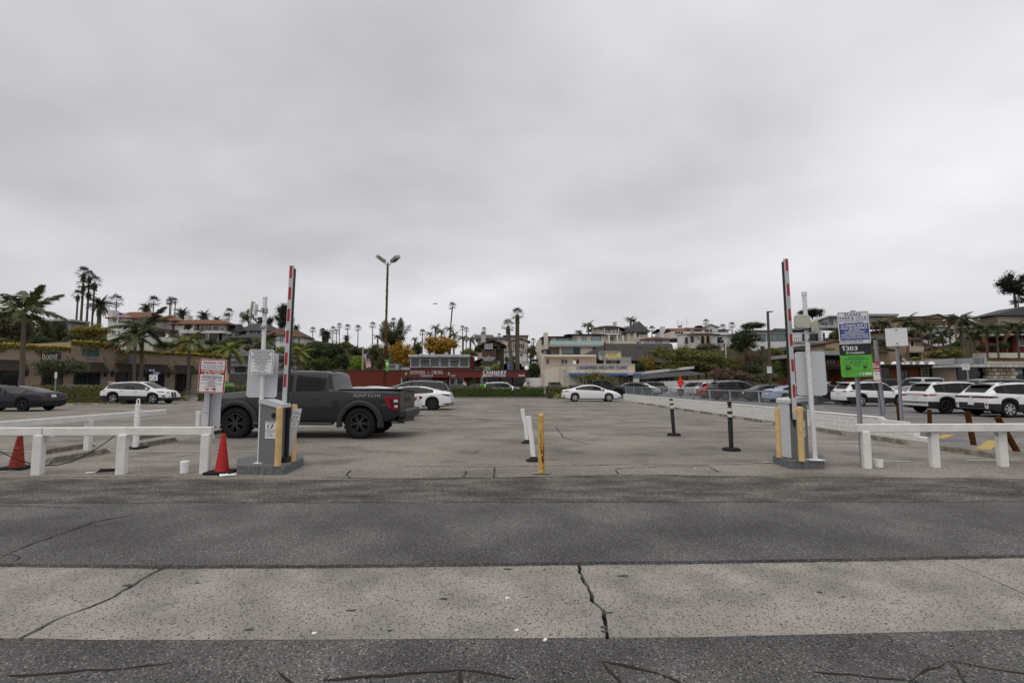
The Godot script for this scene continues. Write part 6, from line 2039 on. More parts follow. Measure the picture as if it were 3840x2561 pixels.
# the tan brick shops stand at an angle to the lot; built in their own axes: x along the front,+z out of it
func brick_shops() -> void:
	var A := V3(-55.5,0,-45.0)
	var B := V3(-42.9,0,-76.0)
	var L := A.distance_to(B)
	var dir := (B - A).normalized()
	var turn := atan2(-dir.z,dir.x)
	var t := thing("shop_building","tan brick shops with sloping metal awnings under yellow flowering vines","building",A,turn)
	var hh := 5.45
	var blk := func(x0: float,x1: float,y0: float,y1: float,z0: float,z1: float,m: String,called: String):
		var s := Sh.new()
		s.span(V3(x0,y0,z0),V3(x1,y1,z1))
		part(called,s,M[m],t)
	# where a pixel column meets the front,measured along it
	var along := func(u: float) -> float:
		var k := (u - 1920.0) / 1900.0
		# A.x+dir.x s = k * -(A.z+dir.z s)
		return (-k * A.z - A.x) / (dir.x+k * dir.z)
	blk.call(-14.0,L,0.0,hh,-9.0,0.0,"brick_tan","wall")
	var xa: float = along.call(258.0)
	var xb: float = along.call(445.0)
	blk.call(xa,xb,hh - 0.1,hh+0.75,-9.0,0.05,"brick_tan","parapet")
	# openings with awnings
	for w in [[-60.0,70.0],[160.0,235.0],[280.0,375.0],[437.0,515.0],[548.0,616.0],[660.0,716.0]]:
		var x0: float = along.call(w[0])
		var x1: float = along.call(w[1])
		blk.call(x0,x1,0.0,2.75,-0.2,0.02,"glass_dark","glazing")
		var fr := Sh.new()
		for x in [x0,(x0+x1) * 0.5,x1]: fr.span(V3(x - 0.06,0,0.0),V3(x+0.06,2.75,0.08))
		fr.span(V3(x0,2.65,0),V3(x1,2.77,0.08))
		part("window_frame",fr,M.trim_dark,t)
		var n := 7
		for k in n:
			var s := Sh.new()
			var a0 := lerpf(x0 - 0.3,x1+0.3,float(k) / n)+0.02
			var a1 := lerpf(x0 - 0.3,x1+0.3,float(k+1) / n) - 0.02
			s.quad(V3(a0,2.85,1.35),V3(a1,2.85,1.35),V3(a1,3.95,0.06),V3(a0,3.95,0.06))
			s.quad(V3(a0,2.82,1.35),V3(a0,3.92,0.06),V3(a1,3.92,0.06),V3(a1,2.82,1.35))
			s.span(V3(a0 - 0.02,2.70,1.32),V3(a1+0.02,2.86,1.36))
			part("awning_panel",s,M.awning_brown,t)
		var br := Sh.new()
		for x in [x0 - 0.3,x1+0.3]:
			br.tube([V3(x,4.6,0.05),V3(x,2.85,1.38)],[0.03,0.03],6)
			br.tube([V3(x,2.85,0.05),V3(x,2.85,1.38)],[0.03,0.03],6)
		part("awning_bracket",br,M.trim_dark,t)
	for u in [540.0,632.0,395.0,420.0,100.0]:
		var x: float = along.call(u)
		blk.call(x - 0.12,x+0.12,2.3,3.0,0.0,0.22,"trim_dark","wall_lamp")
	# signs
	var s0: float = along.call(150.0)
	var s1: float = along.call(222.0)
	blk.call(s0,s1,3.95,4.95,0.02,0.14,"trim_dark","sign_panel")
	letters("boost",(s1 - s0) * 0.78,0.72,Transform3D(Basis(),V3((s0+s1) * 0.5 - 0.15,4.48,0.15)),M.sign_white,t,"sans",0.04)
	s0 = along.call(302.0)
	s1 = along.call(366.0)
	letters("STARFISH",s1 - s0,0.62,Transform3D(Basis(),V3((s0+s1) * 0.5,5.0,0.06)),M.teal,t,"serif-bold",0.06)
	var st := Sh.new()
	st.span(V3(s0+0.5,4.28,0.02),V3(s1 - 0.1,4.38,0.05))
	part("sign_underline",st,M.awning_blue,t)
	st = Sh.new()
	var x: float = along.call(481.0)
	var pp := []
	for k in 10: pp.append(Vector2(x+sin(TAU * k / 10.0) * (0.45 if k % 2 == 0 else 0.2),4.5+cos(TAU * k / 10.0) * (0.45 if k % 2 == 0 else 0.2)))
	st.prism(pp,0.02,0.1)
	part("star_emblem",st,M.awning_blue,t)
	# vine hanging over the roof edge
	var g := RandomNumberGenerator.new()
	g.seed = 99
	var v := thing("flowering_vine","yellow flowering vine spilling over the brick shop roof edge","vine",A,turn)
	var lv := Sh.new()
	lv.tint = true
	var fl := Sh.new()
	fl.tint = true
	var nz := FastNoiseLite.new()
	nz.seed = 4
	nz.frequency = 0.35
	for i in 9000:
		var q := g.randf_range(-12.0,L+0.3)
		var up := hh+(0.75 if q > xa and q < xb else 0.0)
		var hang := 0.35+0.8 * absf(nz.get_noise_1d(q)) * 2.2
		if q > xb: hang = 0.2+0.45 * absf(nz.get_noise_1d(q * 2.0))
		if q > along.call(430.0) and q < along.call(480.0): hang = 2.6
		var f := pow(g.randf(),1.4)
		var p := V3(q,up+0.12 - f * hang,0.08+g.randf() * 0.22 * (1.0 - f * 0.5))
		if g.randf() < 0.25: p = V3(q,up+g.randf() * 0.22,g.randf_range(-0.8,0.2))
		leaf(lv,p,V3(g.randf_range(-0.5,0.5),g.randf_range(0.0,0.8),1.0).normalized(),0.13,g)
	for i in 1500:
		var q := g.randf_range(-12.0,L+0.3)
		var up := hh+(0.75 if q > xa and q < xb else 0.0)
		var p := V3(q,up+0.16+g.randf_range(-0.12,0.14),g.randf_range(-0.1,0.36))
		if g.randf() < 0.22: p.y -= g.randf() * 1.2
		leaf(fl,p,V3(g.randf_range(-0.4,0.4),0.6,1.0).normalized(),0.085,g)
	part("foliage",lv,M.leaf_olive,v)
	part("blossom",fl,M.flower_yellow,v)

func white_shops() -> void:
	var t := building("shop_building","white two-storey shops with grey overhanging roofs behind the notice boards",-43.453,-84,0.08)
	wall(t,[-47.42,0.0,-37.749,5.957],-84,-96,"stucco_bright")
	hip(t,-48.486,-37.931,-84,-96,5.957,1.4,"roof_slate",0.8)
	var s := Sh.new()
	s.prism([Vector2(0,0),Vector2(1.6,0),Vector2(0,0.9)],-47.657,-37.678,Transform3D(Basis(V3(0,0,1),V3(0,1,0),V3(-1,0,0)),V3(0,4.183,-84)) * Transform3D(Basis.from_scale(V3(1,1,-1)),Vector3.ZERO))
	partw("canopy_roof",s,M.roof_slate,t)
	for r in [[-45.48,5.25,-43.8,5.83],[-45.83,3.32,-44.22,3.97],[-38.76,4.84,-38.39,5.34]]:
		win(t,r,-83.95,3 if r[2] - r[0] > 3 else 1,"trim_dark","glass_blue")
	wall(t,[-45.91,5.21,-45.54,5.83],-83.9,-84.1,"stucco_tan","shutter")
	s = Sh.new()
	var y0 := 2.983
	s.prism([Vector2(-45.56,y0 - 1.5),Vector2(-45.444,y0),Vector2(-42.675,y0),Vector2(-42.675,y0 - 1.5)],-81.5,-83.5)
	partw("entry_roof",s,M.roof_slate,t)
	wall(t,[-45.952,0.0,-39.069,2.475],-83,-84,"stucco_cream","entry_wall")
	var b := building("shop_sign","small dark hanging sign with white script beside the striped arm",-33.519,-79,0.0,"sign")
	wall(b,[-34.13,3.31,-32.91,3.99],-79,-79.1,"trim_dark","panel")
	wtext(b,"The Alley",[-34.01,3.43,-33.08,3.89],-78.98,"sign_white","serif",0.03)
	wall(b,[-34.18,3.99,-32.88,4.06],-78.95,-79.15,"white_plastic","cap")
	column(b,-33.508,0.0,3.311,-79.05,0.12,"trim_dark","post")
	b = building("shop_sign","white block letters on a dark fascia showing past the pickup roof",-36.617,-80,0.0,"sign")
	wall(b,[-37.089,0.0,-35.673,3.391],-80,-82,"red_panel","panel")
	wtext(b,"MA",[-36.95,3.01,-36.08,3.33],-79.98,"sign_white","sans-bold",0.05)

func flat_shops() -> void:
	# orange brick restaurant with a deep dark roof edge
	var t := building("restaurant_building","orange brick restaurant under a deep dark flat roof edge",40.035,-50)
	wall(t,[35.544,0.0,43.32,3.148],-50,-60,"brick_orange")
	wall(t,[34.46,3.09,42.22,3.33],-48.6,-60.5,"roof_dark","roof")
	win(t,[38.29,2,38.99,2.78],-49.95,2,"trim_dark","glass_grey")
	win(t,[40.21,2,41.14,3.05],-49.95,3,"trim_dark","stucco_beige",4)
	win(t,[41.25,2,41.81,3.05],-49.95,1,"trim_dark","glass_dark",2,0.12)
	win(t,[42.04,2.38,42.76,2.81],-49.95,1,"trim_dark","glass_dark")
	wall(t,[36.29,2,37.16,3.11],-49.93,-50.2,"glass_dark","entry")
	var s := Sh.new()
	s.prism([Vector2(40.246,3.696),Vector2(45.476,4.073),Vector2(45.402,2.511),Vector2(44.949,2.511),Vector2(45.117,3.431),Vector2(40.229,3.431)],-51.9,-52.4)
	partw("parapet_wall",s,M.siding_grey,t)
	for p in [[245,60],[410,90],[570,100],[700,60],[800,90],[930,110]]:
		s = Sh.new()
		var c := V3(36.112+(p[0]+p[1] * 0.5) * 0.007,3.445,-52.0)
		s.lathe([Vector2(p[1] * 0.5 * 0.007,0),Vector2(p[1] * 0.42 * 0.007,0.16),Vector2(p[1] * 0.2 * 0.007,0.27),Vector2(0.001,0.3)],12,c)
		partw("skylight",s,M.white_plastic,t)
	s = Sh.new()
	s.tube([V3(39.58,3.49,-51),V3(39.61,3.83,-51),V3(39.49,3.91,-51),V3(39.35,3.86,-51)],[0.09,0.09,0.09,0.09],8)
	partw("vent_pipe",s,M.slab_white,t)
	s = Sh.new()
	s.tube([V3(39.79,3.49,-51),V3(39.8,3.69,-51),V3(40.33,3.69,-51),V3(40.32,3.49,-51)],[0.05,0.05,0.05,0.05],6)
	partw("roof_rail",s,M.slab_white,t)
	# its dark-roofed wing
	t = building("restaurant_building","dark-roofed brick wing with small awning window behind the white crossover",35.515,-56)
	wall(t,[34.5,0.0,38.675,4.48],-56,-66,"brick_orange")
	wall(t,[33.85,4.41,38.1,4.99],-55,-66.5,"siding_grey","roof")
	wall(t,[33.78,4.39,38.02,4.57],-54.8,-66.6,"roof_dark","roof_edge")
	win(t,[34.76,3.65,35.72,4.08],-55.95,3,"trim_dark","glass_grey")
	s = Sh.new()
	s.prism([Vector2(34.427,4.385),Vector2(35.847,4.385),Vector2(35.871,4.124),Vector2(34.376,4.124)],-55.2,-55.9)
	partw("window_awning",s,M.roof_dark,t)
	wall(t,[32.03,2.92,35.94,3.13],-52,-56,"roof_dark","porch_roof")
	wall(t,[34.193,0.0,38.099,3.076],-55.5,-55.9,"brick_orange","porch_recess")
	for u in [32.397,34.08,35.832]: column(t,u,0.0,2.938,-52.3,0.2,"trim_dark")
	# storefront with white roof band
	t = building("shop_building","long storefront with white roof band, dark glazing and a stone pier",43.636,-46)
	wall(t,[40.34,3,48.61,3.24],-46,-58,"slab_white","fascia")
	wall(t,[41.369,0.0,49.818,3.065],-47.2,-52,"stucco_beige","recess_wall")
	for r in [[41.43,1.93,42.35,2.99],[42.42,1.93,43.62,2.99],[43.69,1.93,44.31,2.99],[45.42,1.93,46.34,2.99],[46.47,1.93,47.57,2.99]]:
		win(t,r,-47.15,1,"trim_dark","glass_dark")
	for i in 7:
		for j in 5:
			s = Sh.new()
			var x0 := 43.758+j * 0.55+(0.2 if i % 2 else 0.0)
			s.cbox(V3(x0+0.2,2.981 - 0.2 - i * 0.36,-46.9),V3(rng.randf_range(0.42,0.56),rng.randf_range(0.28,0.36),0.5),0.06)
			partw("stone",s,[M.stucco_tan,M.stucco_beige,M.stucco_cream][(i * 3+j * 5) % 3],t)
	wall(t,[44.209,0.0,45.174,3.027],-47.0,-47.3,"stucco_tan","pier")
	wtext(t,"BODI",[46.37,2.42,47.32,2.68],-47.05,"sign_back","sans-bold",0.03)
	wall(t,[48.8,3.47,54.98,3.77],-52,-60,"stucco_beige","roof_wall")
	var ac := building("rooftop_air_unit","grey fenced roof equipment box above the white roof band",46.23,-50,3.389,"air conditioner")
	wall(ac,[45.52,3.42,46.16,4.02],-50,-52,"galvanised","cabinet")
	wall(ac,[46.24,3.43,46.63,4.01],-50.05,-52,"cabinet_grey","cabinet")
	wall(ac,[46.66,3.43,46.95,4.03],-50,-52,"galvanised","cabinet")
	win(ac,[45.59,3.47,46.09,3.95],-49.97,4,"galvanised","glass_grey",4,0.03)

func buildings_hill() -> void:
	var g := "houses on the hillside"
	var t: Node3D
	var s: Sh
	# --- above the brick shops
	t = building("house","white tile-roofed house with flag, chimney and curved balcony",-77.55,-100,6.0,"house",g)
	wall(t,[-80.35,7.29,-75.98,14.74],-100,-105,"stucco_white")
	wall(t,[-76.72,7.35,-71.78,14.42],-101,-106,"stucco_white")
	wall(t,[-78.48,7.21,-75.05,12.11],-98.5,-101,"stucco_white","bay")
	hip(t,-80.345,-71.126,-100,-105,14.366,1.5,"roof_tile",0.4)
	wall(t,[-80.29,13.82,-79.4,15.91],-99.8,-101.5,"stucco_white","chimney")
	for r in [[-79.29,13.47,-78.67,14.07],[-78.3,13.47,-77.78,14.07],[-76.5,13.13,-75.68,13.89]]: win(t,r,r_z(r,-99.95,-100.95,-76.155),2,"trim_white","glass_dark")
	for r in [[-78.15,10.9,-77.46,11.67],[-77.12,10.9,-76.61,11.6]]: win(t,r,-98.45,2,"trim_white","glass_dark")
	wall(t,[-72.18,11.5,-70.27,11.87],-99,-103,"roof_tile","porch_roof")
	t = building("house","white tile-roofed house with arched porch and white balustrade",-71.032,-102,6.0,"house",g)
	wall(t,[-74.67,7.52,-70.34,14.49],-104,-109,"stucco_white")
	hip(t,-74.717,-69.77,-104,-109,14.33,1.5,"roof_tile",0.4)
	wall(t,[-72.59,11.85,-68.55,12.23],-101,-104,"roof_tile","porch_roof")
	for u in [-72.298,-69.362]: column(t,u,10.391,11.903,-101.5,0.5,"trim_white")
	win(t,[-73.46,10.84,-71.91,11.69],-103.95,3,"trim_dark","glass_dark")
	wall(t,[-72.11,9.11,-67.79,10.53],-100.5,-104,"stucco_white","terrace")
	railing(t,-71.323,-67.975,9.774,10.446,-100.3,16,"trim_white")
	wall(t,[-72.57,14.61,-72.1,15.24],-105,-106,"stucco_white","chimney")
	t = building("house","wide cream house with red tile hip roof and columned veranda",-64.578,-104,6.0,"house",g)
	wall(t,[-69.75,7.52,-65.74,13.86],-104,-109,"stucco_white")
	wall(t,[-66.37,7.58,-59.83,13.75],-105,-110,"stucco_white")
	hip(t,-69.916,-59.099,-104,-109,13.63,1.152,"roof_tile",0.6)
	wall(t,[-67.49,11.5,-58.48,12.03],-102,-105,"stucco_white","veranda_roof")
	for u in [-67.195,-61.84,-59.155,-61.745,-59.155]:
		column(t,u,10.004,11.984,-102.3,0.35,"trim_white")
	for r in [[-66.17,12.26,-65.15,13.51],[-64.84,12.49,-64.14,13.35],[-63.85,12.1,-63.48,13.35],[-63.27,12.1,-62.8,13.27],[-62.18,11.97,-61.24,13.2],[-60.51,12.1,-60.2,13.04]]: win(t,r,-104.95,2,"trim_white","glass_dark",2)
	win(t,[-68.84,13.21,-68.16,13.71],-103.95,1,"trim_white","glass_dark")
	win(t,[-67.7,12.39,-66.31,13.43],-103.95,3,"trim_white","glass_dark")
	for r in [[-68.92,10.45,-68.38,11.54],[-68.06,10.3,-66.37,11.46]]: win(t,r,-103.95,2,"trim_white","glass_grey")
	for r in [[-64.97,10.38,-63.65,11.32],[-63.34,10.38,-61.39,11.16]]: win(t,r,-104.95,3,"trim_white","glass_dark")
	for p in [[-71.08,13.75,-70.22,15],[-68.8,14.54,-67.97,15.58],[-61.3,13.7,-60.39,14.34]]: wall(t,p,-105.5,-107,"stucco_white","chimney")
	railing(t,-64.547,-58.493,11.953,12.486,-102.05,26,"trim_dark")
	t = building("house","white house with dark slate hip roofs and stone chimney",-55.878,-106,6.0,"house",g)
	wall(t,[-60.21,7.63,-58.17,12.36],-106,-111,"stucco_white")
	wall(t,[-58.72,7.69,-51.11,12.7],-107,-112,"stucco_white")
	hip(t,-60.408,-57.34,-106,-111,12.278,1.6,"roof_grey",0.5)
	hip(t,-58.198,-50.893,-107,-112,12.49,1.9,"roof_grey",0.6)
	wall(t,[-58.04,10.59,-57.26,13.74],-105.6,-107,"roof_slate","chimney")
	wall(t,[-55.67,12.9,-54.97,14.04],-109,-110,"roof_slate","chimney")
	for r in [[-57.41,11.79,-56.55,12.38],[-55.54,11.58,-54.54,12.3],[-53.95,11.26,-53.58,12.22],[-52.45,11.66,-51.73,12.22]]: win(t,r,-106.95,2,"trim_dark","glass_dark")
	win(t,[-59.34,11.41,-58.95,12.04],-105.95,1,"trim_dark","glass_dark")
	hip(t,-56.561,-50.912,-103,-108,10.643,1.3,"roof_grey",0.6,"lower_roof")
	wall(t,[-56.12,7.52,-51.34,10.73],-104,-107,"stucco_white")
	win(t,[-55.04,9.45,-53.61,10.37],-103.95,2,"trim_dark","glass_dark")
	t = building("house","white house with brown mottled roof and pointed turret",-45.422,-102,5.0,"house",g)
	wall(t,[-47.72,7.41,-44.62,11.04],-102,-107,"stucco_bright")
	wall(t,[-45.06,7.46,-42.77,10.9],-103,-108,"stucco_white")
	hip(t,-50.172,-45.895,-102,-107,11.103,1.6,"roof_brown",0.5)
	hip(t,-48.033,-42.84,-103,-108,10.857,1.8,"roof_brown",0.5)
	for r in [[-46.92,9.68,-46.17,10.66],[-47.46,7.94,-47.01,8.69]]: win(t,r,-101.95,2,"trim_white","glass_blue")
	for r in [[-44.82,10.06,-44.49,10.67],[-43.64,9.91,-43.23,10.44]]: win(t,r,-102.95,1,"trim_white","glass_dark")
	t = building("house","low grey flat-roofed house behind the tall feather palm",-102.239,-112,9.0,"house",g)
	wall(t,[-105.8,12.13,-98.32,15.22],-112,-117,"siding_grey")
	wall(t,[-105.23,15.05,-97.31,15.46],-111,-116,"slab_white","roof")
	win(t,[-105.57,14.89,-104.41,15.17],-111.95,3,"trim_white","glass_dark")
	t = building("house","dark roof line of a house at the far end of the ridge",-115.984,-115,9.0,"house",g)
	wall(t,[-118.27,13.27,-114.34,16.36],-115,-120,"siding_grey")
	gable(t,-118.406,-114.472,-115,-120,16.324,1.4,"roof_grey")
	# middle distance on the ridge
	t = building("house","small white glazed house below the ridge palms",-40.514,-130,5.0,"house",g)
	wall(t,[-43.76,8.21,-38.86,10.43],-130,-138,"stucco_bright")
	win(t,[-41.76,9.6,-38.97,10.29],-129.95,6,"trim_white","glass_grey")
	gable(t,-44.226,-42.578,-130,-137,10.011,1.6,"roof_dark",true)
	t = building("house","pale house glimpsed through the eucalyptus trunks",-29.348,-125,5.0,"house",g)
	wall(t,[-33.77,8.33,-28.78,10.93],-125,-133,"stucco_white")
	win(t,[-30.82,9.81,-29.25,10.28],-124.95,4,"trim_white","glass_grey")
	# pink house behind the brown tower
	t = building("house","pinkish two-storey house with grey roofs, tall chimney and dark shutters",-1.622,-106,6.0,"house",g)
	wall(t,[-7.4,5.55,-4.69,10.75],-108,-118,"stucco_pink")
	wall(t,[-4.64,5.52,-1.32,10.75],-107,-118,"stucco_pink")
	wall(t,[-1.42,5.59,3.17,11.49],-109,-120,"stucco_pink")
	wall(t,[-1.68,5.45,3.37,9.96],-105,-110,"stucco_pink")
	gable(t,-7.735,-4.694,-108,-116,10.707,1.2,"roof_slate")
	gable(t,-4.778,-1.289,-107,-117,10.718,0.758,"roof_slate")
	gable(t,-1.507,3.179,-109,-120,11.488,0.515,"roof_slate")
	gable(t,-0.207,3.448,-105,-110,9.925,0.62,"roof_slate",true,0.4,"stucco_pink")
	wall(t,[-6.56,9.92,-5.58,12.06],-106.5,-108.5,"stucco_pink","chimney")
	railing(t,-6.561,-5.582,11.849,12.103,-106.4,5,"trim_dark")
	for r in [[-3.94,9.92,-3.38,10.35],[-3.1,9.72,-2.14,10.35]]: win(t,r,-106.95,2,"trim_white","glass_grey")
	for r in [[0.54,8.55,1.27,9.64],[1.5,8.62,2.16,9.64]]: win(t,r,-104.95,2,"trim_white","glass_dark")
	for r in [[0.24,8.52,0.48,9.64],[2.28,8.52,2.51,9.64]]: wall(t,r,-104.9,-105,"trim_dark","shutter")
	win(t,[-0.98,8.94,-0.55,9.46],-104.95,1,"trim_white","glass_grey")
	win(t,[-7.17,9.71,-6.77,10.19],-107.95,1,"trim_white","glass_grey")
	win(t,[1.56,10.79,2.45,11.16],-108.95,1,"trim_white","glass_grey")
	wall(t,[-1.65,8.12,3,8.3],-103,-105,"stucco_pink","balcony")
	railing(t,-1.605,2.923,8.3,8.957,-103.05,18,"trim_dark")
	t = building("house","small white clapboard house with low gable behind the fan palms",0.521,-96,3.0,"house",g)
	wall(t,[-1.78,5.12,2.79,7.22],-96,-102,"stucco_bright")
	gable(t,-1.779,2.864,-96,-102,7.18,0.482,"slab_white",true,0.3,"stucco_bright")
	win(t,[1.66,6.65,1.91,6.94],-95.95,1,"trim_dark","glass_dark")
	wall(t,[1.83,4.5,3.28,5.49],-94,-97,"stucco_bright","porch")
	railing(t,1.829,3.26,5.466,6.091,-93.9,10,"trim_white")
	wall(t,[3.36,5.12,3.71,6.82],-96,-97,"trim_brown","stair_wall")
	wall(t,[3.46,5.44,5.5,5.93],-95,-96,"trim_brown","stair_fence")
	# big beige house with glass balcony
	t = building("house","beige modern house with teal glass balcony and dark metal roofs",11.674,-92,4.0,"house",g)
	wall(t,[4.92,4.14,6.49,9.52],-92,-104,"stucco_cream")
	wall(t,[6.56,4.17,11.1,9.81],-93,-104,"stucco_cream")
	wall(t,[11.15,4.18,16.81,10.2],-93.4,-104,"stucco_cream")
	wall(t,[8.52,5.43,16.49,8.18],-90.5,-93.5,"stucco_cream","lower_wall")
	wall(t,[6.82,7.92,16.48,8.21],-90,-94,"stucco_cream","balcony_floor")
	wall(t,[5.78,7.54,6.5,10.52],-91,-93,"stucco_cream","chimney")
	gable(t,6.437,10.711,-93,-104,9.785,0.577,"roof_dark")
	gable(t,10.714,16.782,-93.4,-104,10.256,0.385,"roof_dark")
	wall(t,[5.14,9.56,5.85,9.73],-91.6,-104,"roof_dark","roof_edge")
	for r in [[8.36,9.12,10.6,9.67],[10.87,9.12,11.81,9.79],[13.05,9.12,13.6,9.99],[14.73,9.12,16.26,9.99]]: win(t,r,-92.9,3 if r[2] - r[0] > 3.0 else 1,"trim_dark","glass_teal")
	for r in [[9.02,6.64,10.99,7.9],[11.15,6.64,12.12,7.9],[14.52,7.17,14.86,7.9]]: win(t,r,-90.4,1,"trim_dark","glass_blue" if r[2] - r[0] > 1.5 else "glass_dark")
	for r in [[5.48,8.49,5.76,9.38],[6.72,8.67,7.03,9.54],[5.44,7.06,5.7,7.4],[6.33,6.76,6.91,7.48]]: win(t,r,-91.9,1,"trim_dark","glass_dark")
	for r in [[6.69,8.672],[8.712,11.266],[11.306,13.86],[13.9,16.401]]:
		s = Sh.new()
		s.span(V3(r[0],8.224,-89.8),V3(r[1],8.931,-89.76))
		partw("balcony_glass",s,M.glass_rail,t)
	# large shake roof
	t = building("house","long low house under a broad weathered shake roof with small cupola",20.455,-82,2.0,"house",g)
	wall(t,[15.594,0.5,26.512,5.784],-84,-96,"siding_grey")
	s = Sh.new()
	var ra := V3(17.06,8.6,-92)
	var rb := V3(29.18,8.6,-92)
	var rc := V3(20.75,4.55,-80)
	var rd := V3(17.11,5.59,-80)
	s.quad(V3(rd.x - 6.5,rd.y,-80),V3(rb.x - 3.0,rc.y,-80),rb,ra)
	s.quad(ra,rb,rb+V3(0,-3,-9),ra+V3(0,-3,-9))
	s.tri(V3(rd.x - 6.5,rd.y,-80),ra,ra+V3(0,-3,-9))
	s.tri(V3(rb.x - 3.0,rc.y,-80),rb+V3(0,-3,-9),rb)
	partw("roof",s,M.roof_shake,t)
	wall(t,[17.05,4.27,18.75,5.54],-79.5,-82,"siding_grey","board_wall")
	wall(t,[14.43,4.25,16.41,5.01],-79,-81,"trim_brown","lower_wall")
	win(t,[14.61,4.58,15.19,5.01],-78.95,2,"trim_dark","glass_dark")
	win(t,[15.42,4.58,16.3,5.01],-78.95,3,"trim_brown","glass_grey")
	s = Sh.new()
	s.span(V3(21.82,8.07,-88),V3(22.33,8.52,-88)+V3(0,0,1.0))
	s.prism([Vector2(21.604,8.459),Vector2(22.304,8.459),Vector2(21.965,9.005)],-86.9,-88.3)
	partw("cupola",s,M.siding_grey,t)
	wall(t,[15.38,6.8,15.53,8.27],-84,-84.6,"brick_red","chimney")
	# octagonal house
	t = building("house","cream hilltop house with wraparound balcony and dark hipped roof",23.101,-122,8.0,"house",g)
	s = Sh.new()
	var oc := Vector2(23.782,-127.0)
	var ow: float = 4.373
	var ov := []
	for k in 8: ov.append(Vector2(cos(TAU * (k+0.5) / 8.0) * ow,sin(TAU * (k+0.5) / 8.0) * 7.0))
	var ring := func(sh: Sh,y0: float,y1: float,k0: float,k1: float):
		for k in 8:
			var a: Vector2 = ov[(k+1) % 8]
			var b: Vector2 = ov[k]
			sh.quad(V3(oc.x+a.x * k0,y0,oc.y+a.y * k0),V3(oc.x+b.x * k0,y0,oc.y+b.y * k0),V3(oc.x+b.x * k1,y1,oc.y+b.y * k1),V3(oc.x+a.x * k1,y1,oc.y+a.y * k1))
	ring.call(s,10.361,14.627,0.86,0.86)
	partw("wall",s,M.stucco_cream,t)
	s = Sh.new()
	ring.call(s,14.573,14.81,1.06,1.06)
	ring.call(s,14.81,15.484,1.06,0.45)
	ring.call(s,15.484,15.593,0.45,0.01)
	partw("roof",s,M.roof_brown,t)
	s = Sh.new()
	ring.call(s,12.9,13.172,1.05,1.05)
	ring.call(s,13.172,13.19,1.05,0.8)
	ring.call(s,12.882,12.9,0.8,1.05)
	ring.call(s,13.718,13.809,1.04,1.04)
	partw("balcony",s,M.trim_white,t)
	for k in 8:
		for j in 4:
			var q: Vector2 = ov[k].lerp(ov[(k+1) % 8],j / 4.0) * 1.03
			if q.y > -2.0: column(t,oc.x+q.x,13.172,13.772 if j else 14.719,oc.y+q.y,0.14 if j == 0 else 0.07,"trim_white","balcony_post")
	for r in [[19.45,13.61,19.93,14.18],[20.43,13.61,20.87,14.18],[21.81,13.57,23.81,14.24],[24.25,13.61,24.7,14.18],[23.33,11.64,24.46,12.39]]: win(t,r,-121.2,2,"trim_white","glass_dark")
	wall(t,[21.82,10.29,27.73,12.81],-121.3,-130,"stucco_cream","lower_wall")
	for u in [23.026,24.976,26.359]: column(t,u,10.811,12.679,-119.6,0.3,"trim_white")
	wall(t,[25.34,15.32,26.01,16.57],-125,-126.5,"stucco_cream","chimney")
	wall(t,[22.59,9.18,28.62,10.49],-110,-112,"stucco_cream","garden_wall")
	t = building("house","cream hillside house with dark hip roof and white balcony rail",29.7,-118,8.0,"house",g)
	wall(t,[27.28,10.15,29.05,13.51],-119,-128,"stucco_cream")
	wall(t,[28.39,10,31.59,13.31],-117,-128,"stucco_cream")
	hip(t,28.419,31.544,-117,-128,13.311,2.6,"roof_grey",0.4)
	hip(t,27.137,30.139,-119,-130,13.421,1.6,"roof_grey",0.4)
	win(t,[29.01,12.09,31.18,12.96],-116.95,4,"trim_dark","glass_dark")
	win(t,[28.18,12.27,28.5,13.33],-118.95,1,"trim_white","glass_grey")
	wall(t,[28.84,11.36,31.14,11.86],-115,-117.2,"stucco_cream","balcony")
	railing(t,28.901,31.066,11.844,12.289,-114.95,14,"trim_white")
	wall(t,[31.16,13.5,31.79,14.64],-118,-119,"stucco_cream","chimney")
	# spanish houses
	t = building("house","white house with mottled clay tile roof behind the big shrubs",32.147,-112,7.0,"house",g)
	wall(t,[29.17,8.65,35.02,11.15],-112,-122,"stucco_white")
	hip(t,29.249,35.474,-112,-122,11.112,0.86,"roof_brown",0.5)
	win(t,[31.64,10.18,33.43,10.95],-111.95,2,"trim_white","glass_teal")
	win(t,[29.48,10.11,29.81,10.65],-111.95,1,"trim_white","glass_teal")
	win(t,[30.01,10.18,30.39,10.81],-111.95,1,"trim_white","glass_teal")
	t = building("house","white mission-style house with round tower and clay tile roofs",39.813,-108,7.0,"house",g)
	s = Sh.new()
	s.lathe([Vector2(1.356,8.401),Vector2(1.356,11.851)],20,V3(37.453,0,-110))
	partw("tower",s,M.stucco_white,t)
	s = Sh.new()
	s.lathe([Vector2(1.515,11.739),Vector2(0.478,12.125),Vector2(0.01,12.157)],20,V3(37.479,0,-110))
	partw("tower_roof",s,M.roof_brown,t)
	wall(t,[38.06,8.46,44.35,11.95],-109,-114,"stucco_white")
	wall(t,[35.65,11.4,42.52,12.91],-113,-118,"stucco_white","upper_wall")
	hip(t,38.27,44.414,-109,-114,11.946,0.515,"roof_brown",0.5)
	gable(t,36.407,39.537,-114,-119,12.978,0.842,"roof_tile")
	gable(t,40.383,43.935,-114,-119,13.267,0.707,"roof_brown")
	for r in [[38.64,10.28,39.21,11.38],[40.74,9.92,41.71,11.46],[41.92,9.92,42.84,11.46]]: win(t,r,-108.95,2,"trim_brown","glass_dark")
	for u in [40.401,41.558,42.714]: column(t,u,9.713,11.566,-108.5,0.4,"stucco_tan")
	for r in [[36.5,12.41,38.31,12.88],[40.11,12.74,40.73,13.17]]: win(t,r,-112.95,3,"trim_white","glass_dark")
